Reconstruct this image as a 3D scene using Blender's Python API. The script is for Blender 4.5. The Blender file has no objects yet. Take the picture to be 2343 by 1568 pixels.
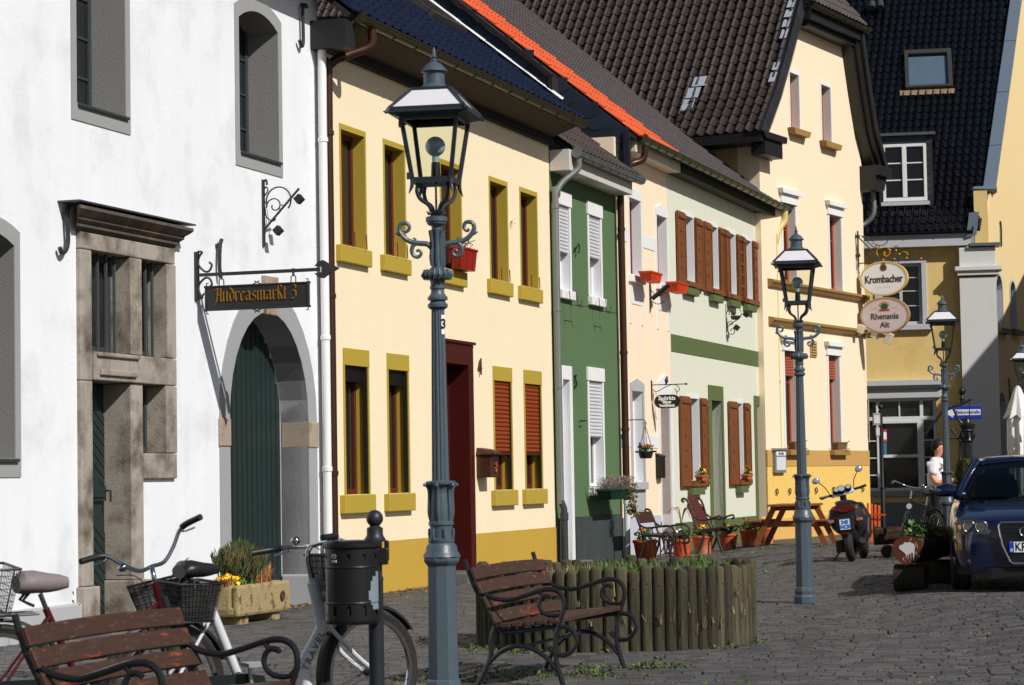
import bpy, math, random
import numpy as np
from math import sin, cos, tan, atan2, radians, pi, sqrt, hypot
from mathutils import Vector, Matrix
from mathutils.geometry import tessellate_polygon

SC = bpy.context.scene
COL = SC.collection
random.seed(7)

# ------------------------------------------------------------------ camera
PITCH, ROLL = math.atan(311 / 5458), radians(1.0)
FWD = Vector((0, cos(PITCH), sin(PITCH)))
_U = Vector((0, -sin(PITCH), cos(PITCH)))
_R = Vector((1, 0, 0))
UP = _U * cos(ROLL) + _R * sin(ROLL)
RIGHT = _R * cos(ROLL) - _U * sin(ROLL)
EYE = Vector((0, 0, 1.4))
cam_data = bpy.data.cameras.new('camera')
cam = bpy.data.objects.new('camera', cam_data)
COL.objects.link(cam)
M3 = Matrix((RIGHT, UP, -FWD)).transposed()
cam.matrix_world = Matrix.Translation(EYE) @ M3.to_4x4()
cam_data.sensor_width = 36
cam_data.lens = 5458 / 2342 * 36
cam_data.clip_end = 1500
cam_data.dof.use_dof = True
cam_data.dof.focus_distance = 30
cam_data.dof.aperture_fstop = 9.0
SC.camera = cam

# ------------------------------------------------------------------ light
SUN_TO = Vector((1.146, -1.163, 1.34)).normalized()      # towards the sun
SUN_EL = math.asin(SUN_TO.z)
SUN_AZ = atan2(SUN_TO.x, SUN_TO.y)                        # clockwise from +Y
world = bpy.data.worlds.new('World')
SC.world = world
world.use_nodes = True
wn = world.node_tree
sky = wn.nodes.new('ShaderNodeTexSky')
sky.sky_type = 'NISHITA'
sky.sun_disc = False
sky.sun_elevation = SUN_EL
sky.sun_rotation = SUN_AZ
wn.links.new(sky.outputs[0], wn.nodes['Background'].inputs[0])
wn.nodes['Background'].inputs[1].default_value = 0.05
sl = bpy.data.lights.new('sun', 'SUN')
sl.energy = 4.3
sl.angle = radians(0.53)
sl.color = (1.0, 0.965, 0.92)
sun = bpy.data.objects.new('sun', sl)
COL.objects.link(sun)
sun.rotation_euler = SUN_TO.to_track_quat('Z', 'Y').to_euler()
sun.location = SUN_TO * 80
SC.view_settings.view_transform = 'Standard'
SC.view_settings.look = 'None'
SC.view_settings.exposure = 0.06
SC.view_settings.gamma = 1.0
SC.view_settings.use_curve_mapping = False
SC.cycles.max_bounces = 6
SC.cycles.transparent_max_bounces = 12

# ------------------------------------------------------------------ materials
def lin(c):
    return tuple(((v / 255) / 12.92 if v / 255 <= .04045 else ((v / 255 + .055) / 1.055) ** 2.4) for v in c) + (1,)

def nd(nt, t, **kw):
    n = nt.nodes.new(t)
    for k, v in kw.items():
        setattr(n, k, v)
    return n

def setin(node, **kw):
    for k, v in kw.items():
        node.inputs[k.replace('_', ' ')].default_value = v

MATS = {}
def mat(name, col, rough=.7, var=.12, scale=6, bump=.0, bscale=40, metal=0, spec=.4, rnd=0., streak=0., col2=None,
        c2lo=.5, c2hi=.62, c2scale=5, stretch=None, coat=0., objrnd=True):
    """procedural surface: base colour, broad noise variation, optional second colour in patches, streaks, bump"""
    if name in MATS:
        return MATS[name]
    m = bpy.data.materials.new(name)
    m.use_nodes = True
    nt = m.node_tree
    b = nt.nodes['Principled BSDF']
    setin(b, Roughness=rough, Metallic=metal)
    b.inputs['Specular IOR Level'].default_value = spec
    if coat:
        b.inputs['Coat Weight'].default_value = coat
        b.inputs['Coat Roughness'].default_value = .04
    c = lin(col) if max(col) > 1 else tuple(col) + (1,)
    tc = nd(nt, 'ShaderNodeTexCoord')
    src = tc.outputs['Object']
    if stretch:
        mp = nd(nt, 'ShaderNodeMapping')
        mp.inputs['Scale'].default_value = stretch
        nt.links.new(src, mp.inputs[0])
        src = mp.outputs[0]
    def noise(sc, det=6, vec=None):
        n = nd(nt, 'ShaderNodeTexNoise')
        setin(n, Scale=sc, Detail=det, Roughness=.6)
        nt.links.new(vec or src, n.inputs['Vector'])
        return n.outputs['Fac']
    def math_(op, a, bv):
        n = nd(nt, 'ShaderNodeMath', operation=op)
        for i, x in enumerate((a, bv)):
            if isinstance(x, (int, float)):
                n.inputs[i].default_value = x
            else:
                nt.links.new(x, n.inputs[i])
        return n.outputs[0]
    rgb = nd(nt, 'ShaderNodeRGB')
    rgb.outputs[0].default_value = c
    cur = rgb.outputs[0]
    if col2:
        mx = nd(nt, 'ShaderNodeMix', data_type='RGBA')
        rmp = nd(nt, 'ShaderNodeMapRange')
        setin(rmp, From_Min=c2lo, From_Max=c2hi)
        nt.links.new(noise(c2scale, 8), rmp.inputs[0])
        nt.links.new(rmp.outputs[0], mx.inputs['Factor'])
        nt.links.new(cur, mx.inputs['A'])
        mx.inputs['B'].default_value = lin(col2) if max(col2) > 1 else tuple(col2) + (1,)
        cur = mx.outputs['Result']
    fac = math_('MULTIPLY_ADD', noise(scale), var * 2)
    fac.node.inputs[2].default_value = 1 - var
    if streak:
        mp = nd(nt, 'ShaderNodeMapping')
        mp.inputs['Scale'].default_value = (3.0, 3.0, .25)
        nt.links.new(tc.outputs['Object'], mp.inputs[0])
        s = math_('MULTIPLY_ADD', noise(1.3, 8, mp.outputs[0]), streak * 2)
        s.node.inputs[2].default_value = 1 - streak
        fac = math_('MULTIPLY', fac, s)
    if rnd:
        gi = nd(nt, 'ShaderNodeNewGeometry')
        oi = nd(nt, 'ShaderNodeObjectInfo')
        r = math_('FRACT', math_('ADD', gi.outputs['Random Per Island'], oi.outputs['Random']), 0)
        r = math_('MULTIPLY_ADD', r, rnd * 2)
        r.node.inputs[2].default_value = 1 - rnd
        fac = math_('MULTIPLY', fac, r)
    mul = nd(nt, 'ShaderNodeVectorMath', operation='SCALE')
    nt.links.new(cur, mul.inputs[0])
    nt.links.new(fac, mul.inputs['Scale'])
    nt.links.new(mul.outputs[0], b.inputs['Base Color'])
    if bump:
        bp = nd(nt, 'ShaderNodeBump')
        setin(bp, Strength=bump, Distance=.02)
        nt.links.new(noise(bscale, 8), bp.inputs['Height'])
        nt.links.new(bp.outputs[0], b.inputs['Normal'])
    MATS[name] = m
    return m

def glassmat(name, tint=(1, 1, 1), refl=.12):
    if name in MATS:
        return MATS[name]
    m = bpy.data.materials.new(name)
    m.use_nodes = True
    nt = m.node_tree
    nt.nodes.remove(nt.nodes['Principled BSDF'])
    out = nt.nodes['Material Output']
    tr = nd(nt, 'ShaderNodeBsdfTransparent')
    tr.inputs[0].default_value = tuple(tint) + (1,)
    gl = nd(nt, 'ShaderNodeBsdfGlossy')
    gl.inputs['Roughness'].default_value = .02
    fr = nd(nt, 'ShaderNodeLayerWeight')
    fr.inputs[0].default_value = refl
    mx = nd(nt, 'ShaderNodeMixShader')
    nt.links.new(fr.outputs['Fresnel'], mx.inputs[0])
    nt.links.new(tr.outputs[0], mx.inputs[1])
    nt.links.new(gl.outputs[0], mx.inputs[2])
    nt.links.new(mx.outputs[0], out.inputs[0])
    MATS[name] = m
    return m

def plaster(name, col, **kw):
    d = dict(rough=.9, var=.05, scale=1.2, bump=.13, bscale=55, spec=.15, streak=.04)
    d.update(kw)
    return mat(name, col, **d)

# ------------------------------------------------------------------ mesh builder
class MB:
    def __init__(s):
        s.v, s.f = [], []
    def add(s, vs, fs):
        o = len(s.v)
        s.v += [tuple(p) for p in vs]
        s.f += [tuple(i + o for i in f) for f in fs]
        return s
    def box(s, x0, x1, y0, y1, z0, z1):
        x0, x1 = min(x0, x1), max(x0, x1); y0, y1 = min(y0, y1), max(y0, y1); z0, z1 = min(z0, z1), max(z0, z1)
        return s.add([(x, y, z) for z in (z0, z1) for y in (y0, y1) for x in (x0, x1)],
                     [(0, 2, 3, 1), (4, 5, 7, 6), (0, 1, 5, 4), (2, 6, 7, 3), (0, 4, 6, 2), (1, 3, 7, 5)])
    def obox(s, c, size, M=None):
        t = MB().box(-size[0] / 2, size[0] / 2, -size[1] / 2, size[1] / 2, -size[2] / 2, size[2] / 2)
        M = M or Matrix.Identity(3)
        c = Vector(c)
        return s.add([c + M @ Vector(p) for p in t.v], t.f)
    def bar(s, a, b, w, h, up=(0, 0, 1)):
        """rectangular bar from a to b, w across, h along up"""
        a, b = Vector(a), Vector(b)
        d = (b - a); L = d.length; d = d / L
        sd = d.cross(Vector(up))
        if sd.length < 1e-4:
            sd = d.cross(Vector((1, 0, 0)))
        sd.normalize()
        u = sd.cross(d)
        M = Matrix((d, sd, u)).transposed()
        return s.obox((a + b) / 2, (L, w, h), M)
    def tube(s, pts, r, n=8, closed=False):
        P = [Vector(p) for p in pts]
        N = len(P)
        rs = r if isinstance(r, (list, tuple)) else [r] * N
        vs, fs = [], []
        prev = None
        for i in range(N):
            if closed:
                t = P[(i + 1) % N] - P[i - 1]
            else:
                t = P[min(i + 1, N - 1)] - P[max(i - 1, 0)]
            t.normalize()
            if prev is None:
                a = Vector((0, 0, 1)) if abs(t.z) < .9 else Vector((1, 0, 0))
                u = t.cross(a).normalized()
            else:
                u = prev - t * prev.dot(t)
                u = u.normalized() if u.length > 1e-6 else t.orthogonal().normalized()
            prev = u
            w = t.cross(u)
            for k in range(n):
                an = 2 * pi * k / n
                vs.append(P[i] + (u * cos(an) + w * sin(an)) * rs[i])
        rng = N if closed else N - 1
        for i in range(rng):
            j = (i + 1) % N
            for k in range(n):
                l = (k + 1) % n
                fs.append((i * n + k, i * n + l, j * n + l, j * n + k))
        if not closed:
            fs.append(tuple(range(n - 1, -1, -1)))
            fs.append(tuple((N - 1) * n + k for k in range(n)))
        return s.add(vs, fs)
    def lathe(s, prof, n=16, c=(0, 0, 0), M=None, flat=0., caps=True):
        M = M or Matrix.Identity(3)
        c = Vector(c)
        vs, fs = [], []
        for r, z in prof:
            for k in range(n):
                a = 2 * pi * (k + flat) / n
                vs.append(c + M @ Vector((r * cos(a), r * sin(a), z)))
        for i in range(len(prof) - 1):
            for k in range(n):
                l = (k + 1) % n
                fs.append((i * n + k, i * n + l, (i + 1) * n + l, (i + 1) * n + k))
        if caps:
            fs.append(tuple(range(n - 1, -1, -1)))
            o = (len(prof) - 1) * n
            fs.append(tuple(o + k for k in range(n)))
        return s.add(vs, fs)
    def sphere(s, c, r, n=12, m=8, sc=(1, 1, 1)):
        prof = [(max(r * sin(pi * i / m), 1e-4), -r * cos(pi * i / m)) for i in range(m + 1)]
        return s.lathe(prof, n, c, Matrix.Diagonal(sc))
    def prism(s, poly, y0, y1):
        """polygon in local x,z extruded along y"""
        n = len(poly)
        vs = [(x, y0, z) for x, z in poly] + [(x, y1, z) for x, z in poly]
        tris = tessellate_polygon([[Vector((x, z, 0)) for x, z in poly]])
        fs = [tuple(t) for t in tris] + [tuple(i + n for i in reversed(t)) for t in tris]
        fs += [(i, (i + 1) % n, n + (i + 1) % n, n + i) for i in range(n)]
        return s.add(vs, fs)
    def faces(s, vs, fs):
        return s.add(vs, fs)
    def xf(s, M):
        s.v = [tuple(M @ Vector(p)) for p in s.v]
        return s
    def shift(s, d):
        s.v = [(p[0] + d[0], p[1] + d[1], p[2] + d[2]) for p in s.v]
        return s
    def mesh(s, name, m, smooth=False):
        me = bpy.data.meshes.new(name)
        me.from_pydata(s.v, [], s.f)
        if m:
            me.materials.append(m)
        if smooth:
            me.polygons.foreach_set('use_smooth', [True] * len(me.polygons))
        me.update()
        return me
    def build(s, name, m, parent=None, smooth=False, loc=None, rot=None, bev=0):
        # outward normals
        me = s.mesh(name, m, False)
        import bmesh
        bm = bmesh.new(); bm.from_mesh(me)
        bmesh.ops.recalc_face_normals(bm, faces=bm.faces)
        bm.to_mesh(me); bm.free()
        if smooth:
            me.shade_smooth()
            me.set_sharp_from_angle(angle=radians(38))
        o = bpy.data.objects.new(name, me)
        COL.objects.link(o)
        if parent:
            o.parent = parent
        if loc is not None:
            o.location = loc
        if rot is not None:
            o.rotation_euler = (0, 0, rot) if isinstance(rot, (int, float)) else rot
        if bev:
            bv = o.modifiers.new('bevel', 'BEVEL'); bv.width = bev; bv.segments = 2; bv.limit_method = 'ANGLE'
        return o

def link(name, me, parent=None, M=None, loc=None):
    o = bpy.data.objects.new(name, me)
    COL.objects.link(o)
    if parent:
        o.parent = parent
    if M is not None:
        o.matrix_basis = M
    if loc is not None:
        o.location = loc
    return o

def thing(name, label, cat, loc=(0, 0, 0), rz=0, group=None):
    o = bpy.data.objects.new(name, None)
    COL.objects.link(o)
    o.empty_display_size = .2
    o.location = loc
    o.rotation_euler = (0, 0, rz)
    return tag(o, label, cat, group)

def tag(o, label=None, cat=None, group=None, kind=None):
    for k, v in (('label', label), ('category', cat), ('group', group), ('kind', kind)):
        if v:
            o[k] = v
    return o

def copy_tree(o, parent=None):
    c = o.copy()
    COL.objects.link(c)
    if parent:
        c.parent = parent
    for ch in list(o.children):
        copy_tree(ch, c)
    return c

def copy_thing(o, label, loc, rz=None, group=None):
    c = copy_tree(o)
    c.location = loc
    if rz is not None:
        c.rotation_euler = (0, 0, rz)
    return tag(c, label, None, group)

def arc(cx, cz, r, a0, a1, n=10, y=0, r1=None):
    """points of an arc (or spiral when r1 is given) in local x,z; degrees"""
    out = []
    for i in range(n + 1):
        t = i / n
        a = radians(a0 + (a1 - a0) * t)
        rr = r + ((r1 if r1 is not None else r) - r) * t
        out.append((cx + rr * cos(a), y, cz + rr * sin(a)))
    return out

def smooth_path(pts, k=5):
    """Catmull-Rom through points"""
    P = [Vector(p) for p in pts]
    P = [P[0] * 2 - P[1]] + P + [P[-1] * 2 - P[-2]]
    out = []
    for i in range(1, len(P) - 2):
        a, b, c, d = P[i - 1:i + 3]
        for j in range(k):
            t = j / k
            out.append(.5 * ((2 * b) + (c - a) * t + (2 * a - 5 * b + 4 * c - d) * t * t + (3 * b - a - 3 * c + d) * t ** 3))
    out.append(P[-2])
    return out

def text_mb(s, size=1, xs=1, thick=.004, bold=0, align='CENTER', spacing=1):
    """lettering as real thin geometry, lying in local x,z, facing -y, centred"""
    cu = bpy.data.curves.new('lettering', 'FONT')
    cu.body = s
    cu.size = size
    cu.align_x = align
    cu.align_y = 'CENTER'
    cu.extrude = thick / 2
    cu.offset = bold
    cu.space_character = spacing
    cu.resolution_u = 2
    o = bpy.data.objects.new('lettering', cu)
    COL.objects.link(o)
    dg = bpy.context.evaluated_depsgraph_get()
    me = o.evaluated_get(dg).to_mesh()
    mb = MB()
    mb.add([(v.co.x * xs, -v.co.z, v.co.y) for v in me.vertices], [tuple(p.vertices) for p in me.polygons])
    o.evaluated_get(dg).to_mesh_clear()
    bpy.data.objects.remove(o)
    bpy.data.curves.remove(cu)
    return mb

# ------------------------------------------------------------------ places
ROW_A = Vector((-2.300, 28.133, 0))
TH = atan2(.94915, .31483)                       # the row of houses runs along this bearing
ROW_D = Vector((cos(TH), sin(TH), 0))
ROW_N = Vector((sin(TH), -cos(TH), 0))           # towards the street
def RP(s, n=0, h=0):
    return ROW_A + ROW_D * s + ROW_N * n + Vector((0, 0, h))
def smst(t):
    t = max(0., min(1., t)); return t * t * (3 - 2 * t)
def gz(x, y):
    """the street rises a little on its far right side"""
    return .12 * smst((x - 3.3) / 1.3) * (1 - smst((y - 43) / 6))
def G(x, y):
    return Vector((x, y, gz(x, y)))
def to_px(P):
    v = Vector(P) - EYE
    z = v.dot(FWD)
    return (1171 + 5458 * v.dot(RIGHT) / z, 784 - 5458 * v.dot(UP) / z, z)
def in_view(P, m=60):
    x, y, z = to_px(P)
    return z > 1 and -m < x < 2342 + m and -m < y < 1568 + m
# ------------------------------------------------------------------ building helpers
class House:
    def __init__(s, name, label, loc, rz):
        s.o = thing(name, label, 'building', loc, rz)
        s.M = Matrix.Translation(loc) @ Matrix.Rotation(rz, 4, 'Z')
        s.Mi = s.M.inverted()
    def part(s, mb, name, m, parent=None, **kw):
        return mb.build(name, m, parent or s.o, **kw)

def rowhouse(name, label, s0):
    h = House(name, label, RP(s0), TH)
    h.s0 = s0
    return h

def wall(poly, holes, T=.45, y=0., back=True):
    """wall with openings: front face, outer edges, closed back"""
    mb = MB()
    loops = [[Vector((x, z, 0)) for x, z in p] for p in [poly] + holes]
    flat = [p for l in loops for p in l]
    tris = tessellate_polygon(loops)
    mb.add([(p.x, y, p.y) for p in flat], [tuple(t) for t in tris])
    n = len(poly)
    mb.add([(x, y, z) for x, z in poly] + [(x, y + T, z) for x, z in poly], [(i, (i + 1) % n, n + (i + 1) % n, n + i) for i in range(n)])
    if not back:
        return mb
    b = tessellate_polygon([[Vector((x, z, 0)) for x, z in poly]])
    mb.add([(x, y + T, z) for x, z in poly], [tuple(t) for t in b])
    return mb

def rect(a, b, c, d):
    return [(a, c), (b, c), (b, d), (a, d)]

def reveal(hole, depth, y=0.):
    mb = MB()
    n = len(hole)
    mb.add([(x, y, z) for x, z in hole] + [(x, y + depth, z) for x, z in hole], [(i, (i + 1) % n, n + (i + 1) % n, n + i) for i in range(n)])
    return mb

def ring(mb, a, b, c, d, w, y0, y1, wt=None, wb=None):
    """flat border round an opening a..b, c..d (outside it)"""
    wt = w if wt is None else wt
    wb = w if wb is None else wb
    mb.box(a - w, a, y0, y1, c, d); mb.box(b, b + w, y0, y1, c, d)
    if wt: mb.box(a - w, b + w, y0, y1, d, d + wt)
    if wb: mb.box(a - w, b + w, y0, y1, c - wb, c)
    return mb

def casement(H, win, a, b, c, d, y, m, w=.06, mull=1, bars=(), panemat=None, curtain=None, t=.05):
    """frame with mullion and glazing bars, pane behind"""
    f = MB()
    f.box(a, a + w, y, y + t, c, d); f.box(b - w, b, y, y + t, c, d)
    f.box(a + w, b - w, y, y + t, d - w, d); f.box(a + w, b - w, y, y + t, c, c + w)
    for i in range(mull):
        x = a + (b - a) * (i + 1) / (mull + 1)
        f.box(x - w * .6, x + w * .6, y - .008, y + t, c + w, d - w)
    for z in bars:
        f.box(a + w, b - w, y + .006, y + t - .01, z - .014, z + .014)
    H.part(f, 'frame', m, win, bev=.006)
    p = MB().box(a + w * .5, b - w * .5, y + t * .55, y + t * .75, c + w * .5, d - w * .5)
    H.part(p, 'pane', panemat or GLASS, win)
    if curtain:
        cm = MB()
        n = 22
        pts = []
        for i in range(n + 1):
            x = a + w * .6 + (b - a - w * 1.2) * i / n
            pts.append((x, y + t + .05 + .018 * sin(i * 1.9)))
        for i in range(n):
            (x0, y0), (x1, y1) = pts[i], pts[i + 1]
            cm.add([(x0, y0, c), (x1, y1, c), (x1, y1, d), (x0, y0, d)], [(0, 1, 2, 3)])
        H.part(cm, 'curtain', CURTAIN, win, smooth=True)
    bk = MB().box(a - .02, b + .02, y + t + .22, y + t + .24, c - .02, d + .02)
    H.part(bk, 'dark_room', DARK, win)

def slats(mb, a, b, c, d, y, pitch=.055, t=.018):
    """roller shutter curtain: one rounded lath after another"""
    n = max(1, int(round((d - c) / pitch)))
    p = (d - c) / n
    for i in range(n):
        z0 = c + i * p
        mb.add([(a, y, z0 + .004), (b, y, z0 + .004), (b, y - t * .8, z0 + p * .35), (a, y - t * .8, z0 + p * .35),
                (b, y - t * .8, z0 + p * .75), (a, y - t * .8, z0 + p * .75), (b, y, z0 + p), (a, y, z0 + p)],
               [(0, 1, 2, 3), (3, 2, 4, 5), (5, 4, 6, 7)])
        mb.add([(a, y, z0), (b, y, z0), (b, y + .01, z0 + .004), (a, y + .01, z0 + .004)], [(0, 1, 2, 3)])
    mb.box(a, b, y + .008, y + .014, c, d)
    return mb

def downpipe(mb, pts, r=.05, rings=()):
    mb.tube(smooth_path(pts, 4) if len(pts) > 2 else pts, r, 12)
    for p in rings:
        mb.lathe([(r, -.03), (r * 1.18, -.025), (r * 1.18, .025), (r, .03)], 12, p, caps=False)
    return mb

def gutter(mb, s0, s1, y, z, r=.075, hooks=.75):
    """half-round gutter along local x with hooks and end plates"""
    n = 8
    vs, fs = [], []
    for x in (s0, s1):
        for k in range(n + 1):
            a = pi + pi * k / n
            vs.append((x, y + r * cos(a), z + r * sin(a)))
        for k in range(n + 1):
            a = pi + pi * (n - k) / n
            vs.append((x, y + (r - .008) * cos(a), z + (r - .008) * sin(a)))
    m = 2 * (n + 1)
    for k in range(m):
        l = (k + 1) % m
        fs.append((k, l, m + l, m + k))
    mb.add(vs, fs)
    for x in (s0, s1):
        mb.lathe([(r, -.006), (r, .006)], 16, (x, y, z), Matrix.Rotation(pi / 2, 3, 'Y'))
    mb.tube([(s0, y - r, z), (s1, y - r, z)], .011, 6)
    x = s0 + .3
    while x < s1:
        mb.tube([(x, y + r * 1.02 * cos(a), z + r * 1.04 * sin(a)) for a in [pi + pi * k / 8 for k in range(9)]], .009, 5)
        x += hooks
    return mb

def pan_profile(kind, w):
    if kind == 'pan':
        u = np.linspace(0, 1, 9)
        z = np.where(u < .42, .062 * np.sin(np.pi * u / .42), -.02 * np.sin(np.pi * (u - .42) / .58))
    elif kind == 'rib':
        u = np.array([0, .3, .48, .56, .68, .8, .88, 1.])
        z = np.array([0, .004, 0, .022, .036, .022, 0, 0])
    else:
        u = np.array([0, .1, .5, .9, 1.]); z = np.array([0, .004, .006, .004, 0])
    return list(zip(u * w, z))

def tile_mesh(kind, tu, tv, m, lift=.034, jit=0.):
    prof = pan_profile(kind, tu)
    k = len(prof)
    vs = []
    for u, z in prof: vs.append((u, -.03, z + lift))
    for u, z in prof: vs.append((u, tv * 1.0, z + .004))
    for u, z in prof: vs.append((u, -.028, z + lift - .03))
    fs = [(i, i + 1, k + i + 1, k + i) for i in range(k - 1)] + [(2 * k + i, 2 * k + i + 1, i + 1, i) for i in range(k - 1)]
    fs += [(0, k, 2 * k), (k - 1, 3 * k - 1, 2 * k - 1)]
    return MB().add(vs, fs)

def tile_roof(H, O, U, V, inside, nu, nv, tu, tv, kind, m, slab, name='roof_tile', shear=0., seed=1, sub=.03, rname='roof', extra=None):
    """roof: a slab polygon with real tiles on it. O,U,V in house-local space, U along the eave, V up the slope"""
    U, V = Vector(U).normalized(), Vector(V).normalized()
    N = U.cross(V).normalized()
    if N.z < 0: N = -N
    O = Vector(O)
    rf = MB()
    pts = [O + U * u + V * v - N * sub for u, v in slab]
    t = tessellate_polygon([[Vector((u, v, 0)) for u, v in slab]])
    n = len(pts)
    th = [p - N * .06 for p in pts]
    rf.add(pts + th, [tuple(x) for x in t] + [tuple(i + n for i in x) for x in t] + [(i, (i + 1) % n, n + (i + 1) % n, n + i) for i in range(n)])
    roof = H.part(rf, rname, SLABM)
    rnd = random.Random(seed)
    base = tile_mesh(kind, tu, tv, m)
    mbs = [tile_mesh(kind, tu, tv, m).mesh(name, m) for _ in range(1)]
    smoothk = kind != 'flat'
    for me in mbs:
        if smoothk:
            me.shade_smooth(); me.set_sharp_from_angle(angle=radians(50))
    cells = []
    for j in range(nv):
        for i in range(nu):
            u, v = i * tu, j * tv
            uu = u + shear * v
            if not inside(uu + tu / 2, v + tv / 2):
                continue
            P = O + U * uu + V * v
            W = H.M @ P
            x, y, z = to_px(W)
            vis = -40 < x < 2380 and -40 < y < 1600
            cells.append((0 if vis else 1, z, P))
    cells.sort(key=lambda c: c[:2])
    stuff = MB()
    Vs = (V + U * shear)
    for idx, (o, z, P) in enumerate(cells):
        a = rnd.gauss(0, .006)
        u2 = (U + V * a).normalized(); n2 = (N + U * rnd.gauss(0, .012) + V * rnd.gauss(0, .012)).normalized()
        R = Matrix((u2, Vs, n2)).transposed().to_4x4()
        Mx = Matrix.Translation(P + N * rnd.uniform(-.003, .004)) @ R
        if o == 0 and idx < 300:
            link(name, mbs[0], roof, Mx)
        else:
            stuff.add([Mx @ Vector(p) for p in base.v], base.f)
    if stuff.v:
        so = stuff.build(name + 's', m, roof)
        if smoothk:
            so.data.shade_smooth(); so.data.set_sharp_from_angle(angle=radians(50))
        so['kind'] = 'stuff'
    return roof

def slate_cladding(H, poly, s, parent, m, step=.27, row=.2, name='slate', face=-1):
    """overlapping slates with a rounded lower corner on a plane x = s; poly in (y,z)"""
    import bpy
    sh = [(-.02, .0), (.06, -.05), (.16, -.075), (.25, -.05), (.31, .02), (.31, .22), (-.02, .22)]
    vs = [(face * (.022 - .018 * (z + .075) / .3), y, z) for y, z in sh]
    k = len(vs)
    base = MB().add(vs + [(x - face * .012, y, z) for x, y, z in vs], [tuple(range(k))] + [(i, (i + 1) % k, k + (i + 1) % k, k + i) for i in range(k)])
    me = base.mesh(name, m)
    ys = [p[0] for p in poly]; zs = [p[1] for p in poly]
    def ins(y, z):
        c = False
        j = len(poly) - 1
        for i in range(len(poly)):
            yi, zi = poly[i]; yj, zj = poly[j]
            if (zi > z) != (zj > z) and y < (yj - yi) * (z - zi) / (zj - zi) + yi: c = not c
            j = i
        return c
    rnd = random.Random(3)
    # courses climb with the slope, the way old slate is laid
    z = min(zs); r = 0
    cells = []
    while z < max(zs):
        y = min(ys) + (r % 2) * step / 2
        while y < max(ys):
            zz = z + .12 * (y - min(ys))
            if ins(y + .14, zz + .08):
                W = H.M @ Vector((s, y, zz))
                cells.append((not in_view(W, 60), to_px(W)[2], y, zz))
            y += step
        z += row; r += 1
    cells.sort()
    st = MB()
    for i, (o, d, y, zz) in enumerate(cells):
        Mx = Matrix.Translation((s, y, zz)) @ Matrix.Rotation(rnd.gauss(.1, .02), 4, 'X')
        if i < 120 and not o:
            link(name, me, parent, Mx)
        else:
            st.add([Mx @ Vector(p) for p in base.v], base.f)
    if st.v:
        st.build(name + 's', m, parent)['kind'] = 'stuff'

# shared materials
GLASS = mat('window_glass', (.012, .014, .016), rough=.04, var=.0, spec=.6)
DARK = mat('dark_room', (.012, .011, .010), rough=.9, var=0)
SLABM = mat('roof_underlay', (.02, .02, .022), rough=.9, var=.1)
CURTAIN = mat('net_curtain', (225, 225, 220), rough=.9, var=.05)
WHITEPAINT = mat('white_paint', (228, 228, 226), rough=.5, var=.05, scale=4)
IRON = mat('wrought_iron', (.022, .023, .026), rough=.5, var=.2, spec=.5, scale=20)
ZINC = mat('zinc', (128, 132, 130), rough=.45, var=.18, scale=3, metal=.5, streak=.1)
COPPER = mat('brown_copper_pipe', (66, 40, 28), rough=.35, var=.15, metal=.3)
DULLGUT = mat('weathered_gutter', (70, 66, 48), rough=.4, var=.25, metal=.5, scale=2)
DWOOD = mat('dark_eave_timber', (.010, .009, .008), rough=.8)
# ------------------------------------------------------------------ white house
WPL = plaster('white_limewash', (228, 230, 234), var=.045, scale=1.6, col2=(198, 198, 198), c2lo=.5, c2hi=.85, c2scale=1.3, bump=.18, bscale=22, streak=.07)
GREYPL = plaster('grey_render', (133, 132, 130), var=.06, bump=.3)
LGREYPL = plaster('light_grey_render', (170, 171, 172), var=.06)
STONE = mat('old_sandstone', (158, 150, 139), rough=.9, var=.25, scale=4, bump=.4, bscale=60, streak=.34, col2=(92, 80, 70), c2lo=.46, c2hi=.66, c2scale=2.2, spec=.15)
STONE2 = mat('pale_sandstone', (160, 146, 128), rough=.9, var=.2, scale=5, bump=.4, bscale=80, col2=(112, 82, 58), c2lo=.55, c2hi=.7, c2scale=4)
GREENDOOR = mat('dark_green_paint', (30, 46, 44), rough=.45, var=.15, scale=3, streak=.1)
DGREY = mat('dark_window_paint', (52, 60, 62), rough=.5)
WH = rowhouse('white_house', 'white limewashed old house with grey window surrounds and an arched green door', -4.0)
S = -4.0
def X(s): return s - S
def segarch(a, b, c, zs, rise, n=8):
    """opening with a flat segmental head"""
    pts = [(a, c), (b, c), (b, zs)]
    R = ((b - a) ** 2 / 4 + rise ** 2) / (2 * rise)
    mid, cz = (a + b) / 2, zs + rise - R
    a0 = math.asin((b - a) / 2 / R)
    for i in range(1, n):
        t = a0 - 2 * a0 * i / n
        pts.append((mid + R * sin(t), cz + R * cos(t)))
    pts.append((a, zs))
    return pts
upper = [(-9.25, -8.2), (-5.8, -4.8), (-2.12, -1.06)]
holes, wins = [], []
for a, b in upper:
    h = segarch(X(a), X(b), 5.06, 6.55, .14)
    holes.append(h); wins.append((a, b, 5.06, 6.69, h))
low = segarch(X(-8.05), X(-6.98), 1.66, 3.58, .12)
holes.append(low); wins.append((-8.05, -6.98, 1.66, 3.70, low))
doorhole = rect(X(-5.82), X(-3.8), -.02, 3.83)
AC, AR, ASP = -1.39, 1.07, 2.12          # arch centre, radius, springing height
def archpoly(cx, r, z0, zs, n=14, ry=1.0):
    return [(cx - r, z0), (cx + r, z0)] + [(cx + r * cos(pi * i / n), zs + r * ry * sin(pi * i / n)) for i in range(n + 1)]
arch = archpoly(X(AC), AR, -.02, ASP, 16, 1.12)
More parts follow.
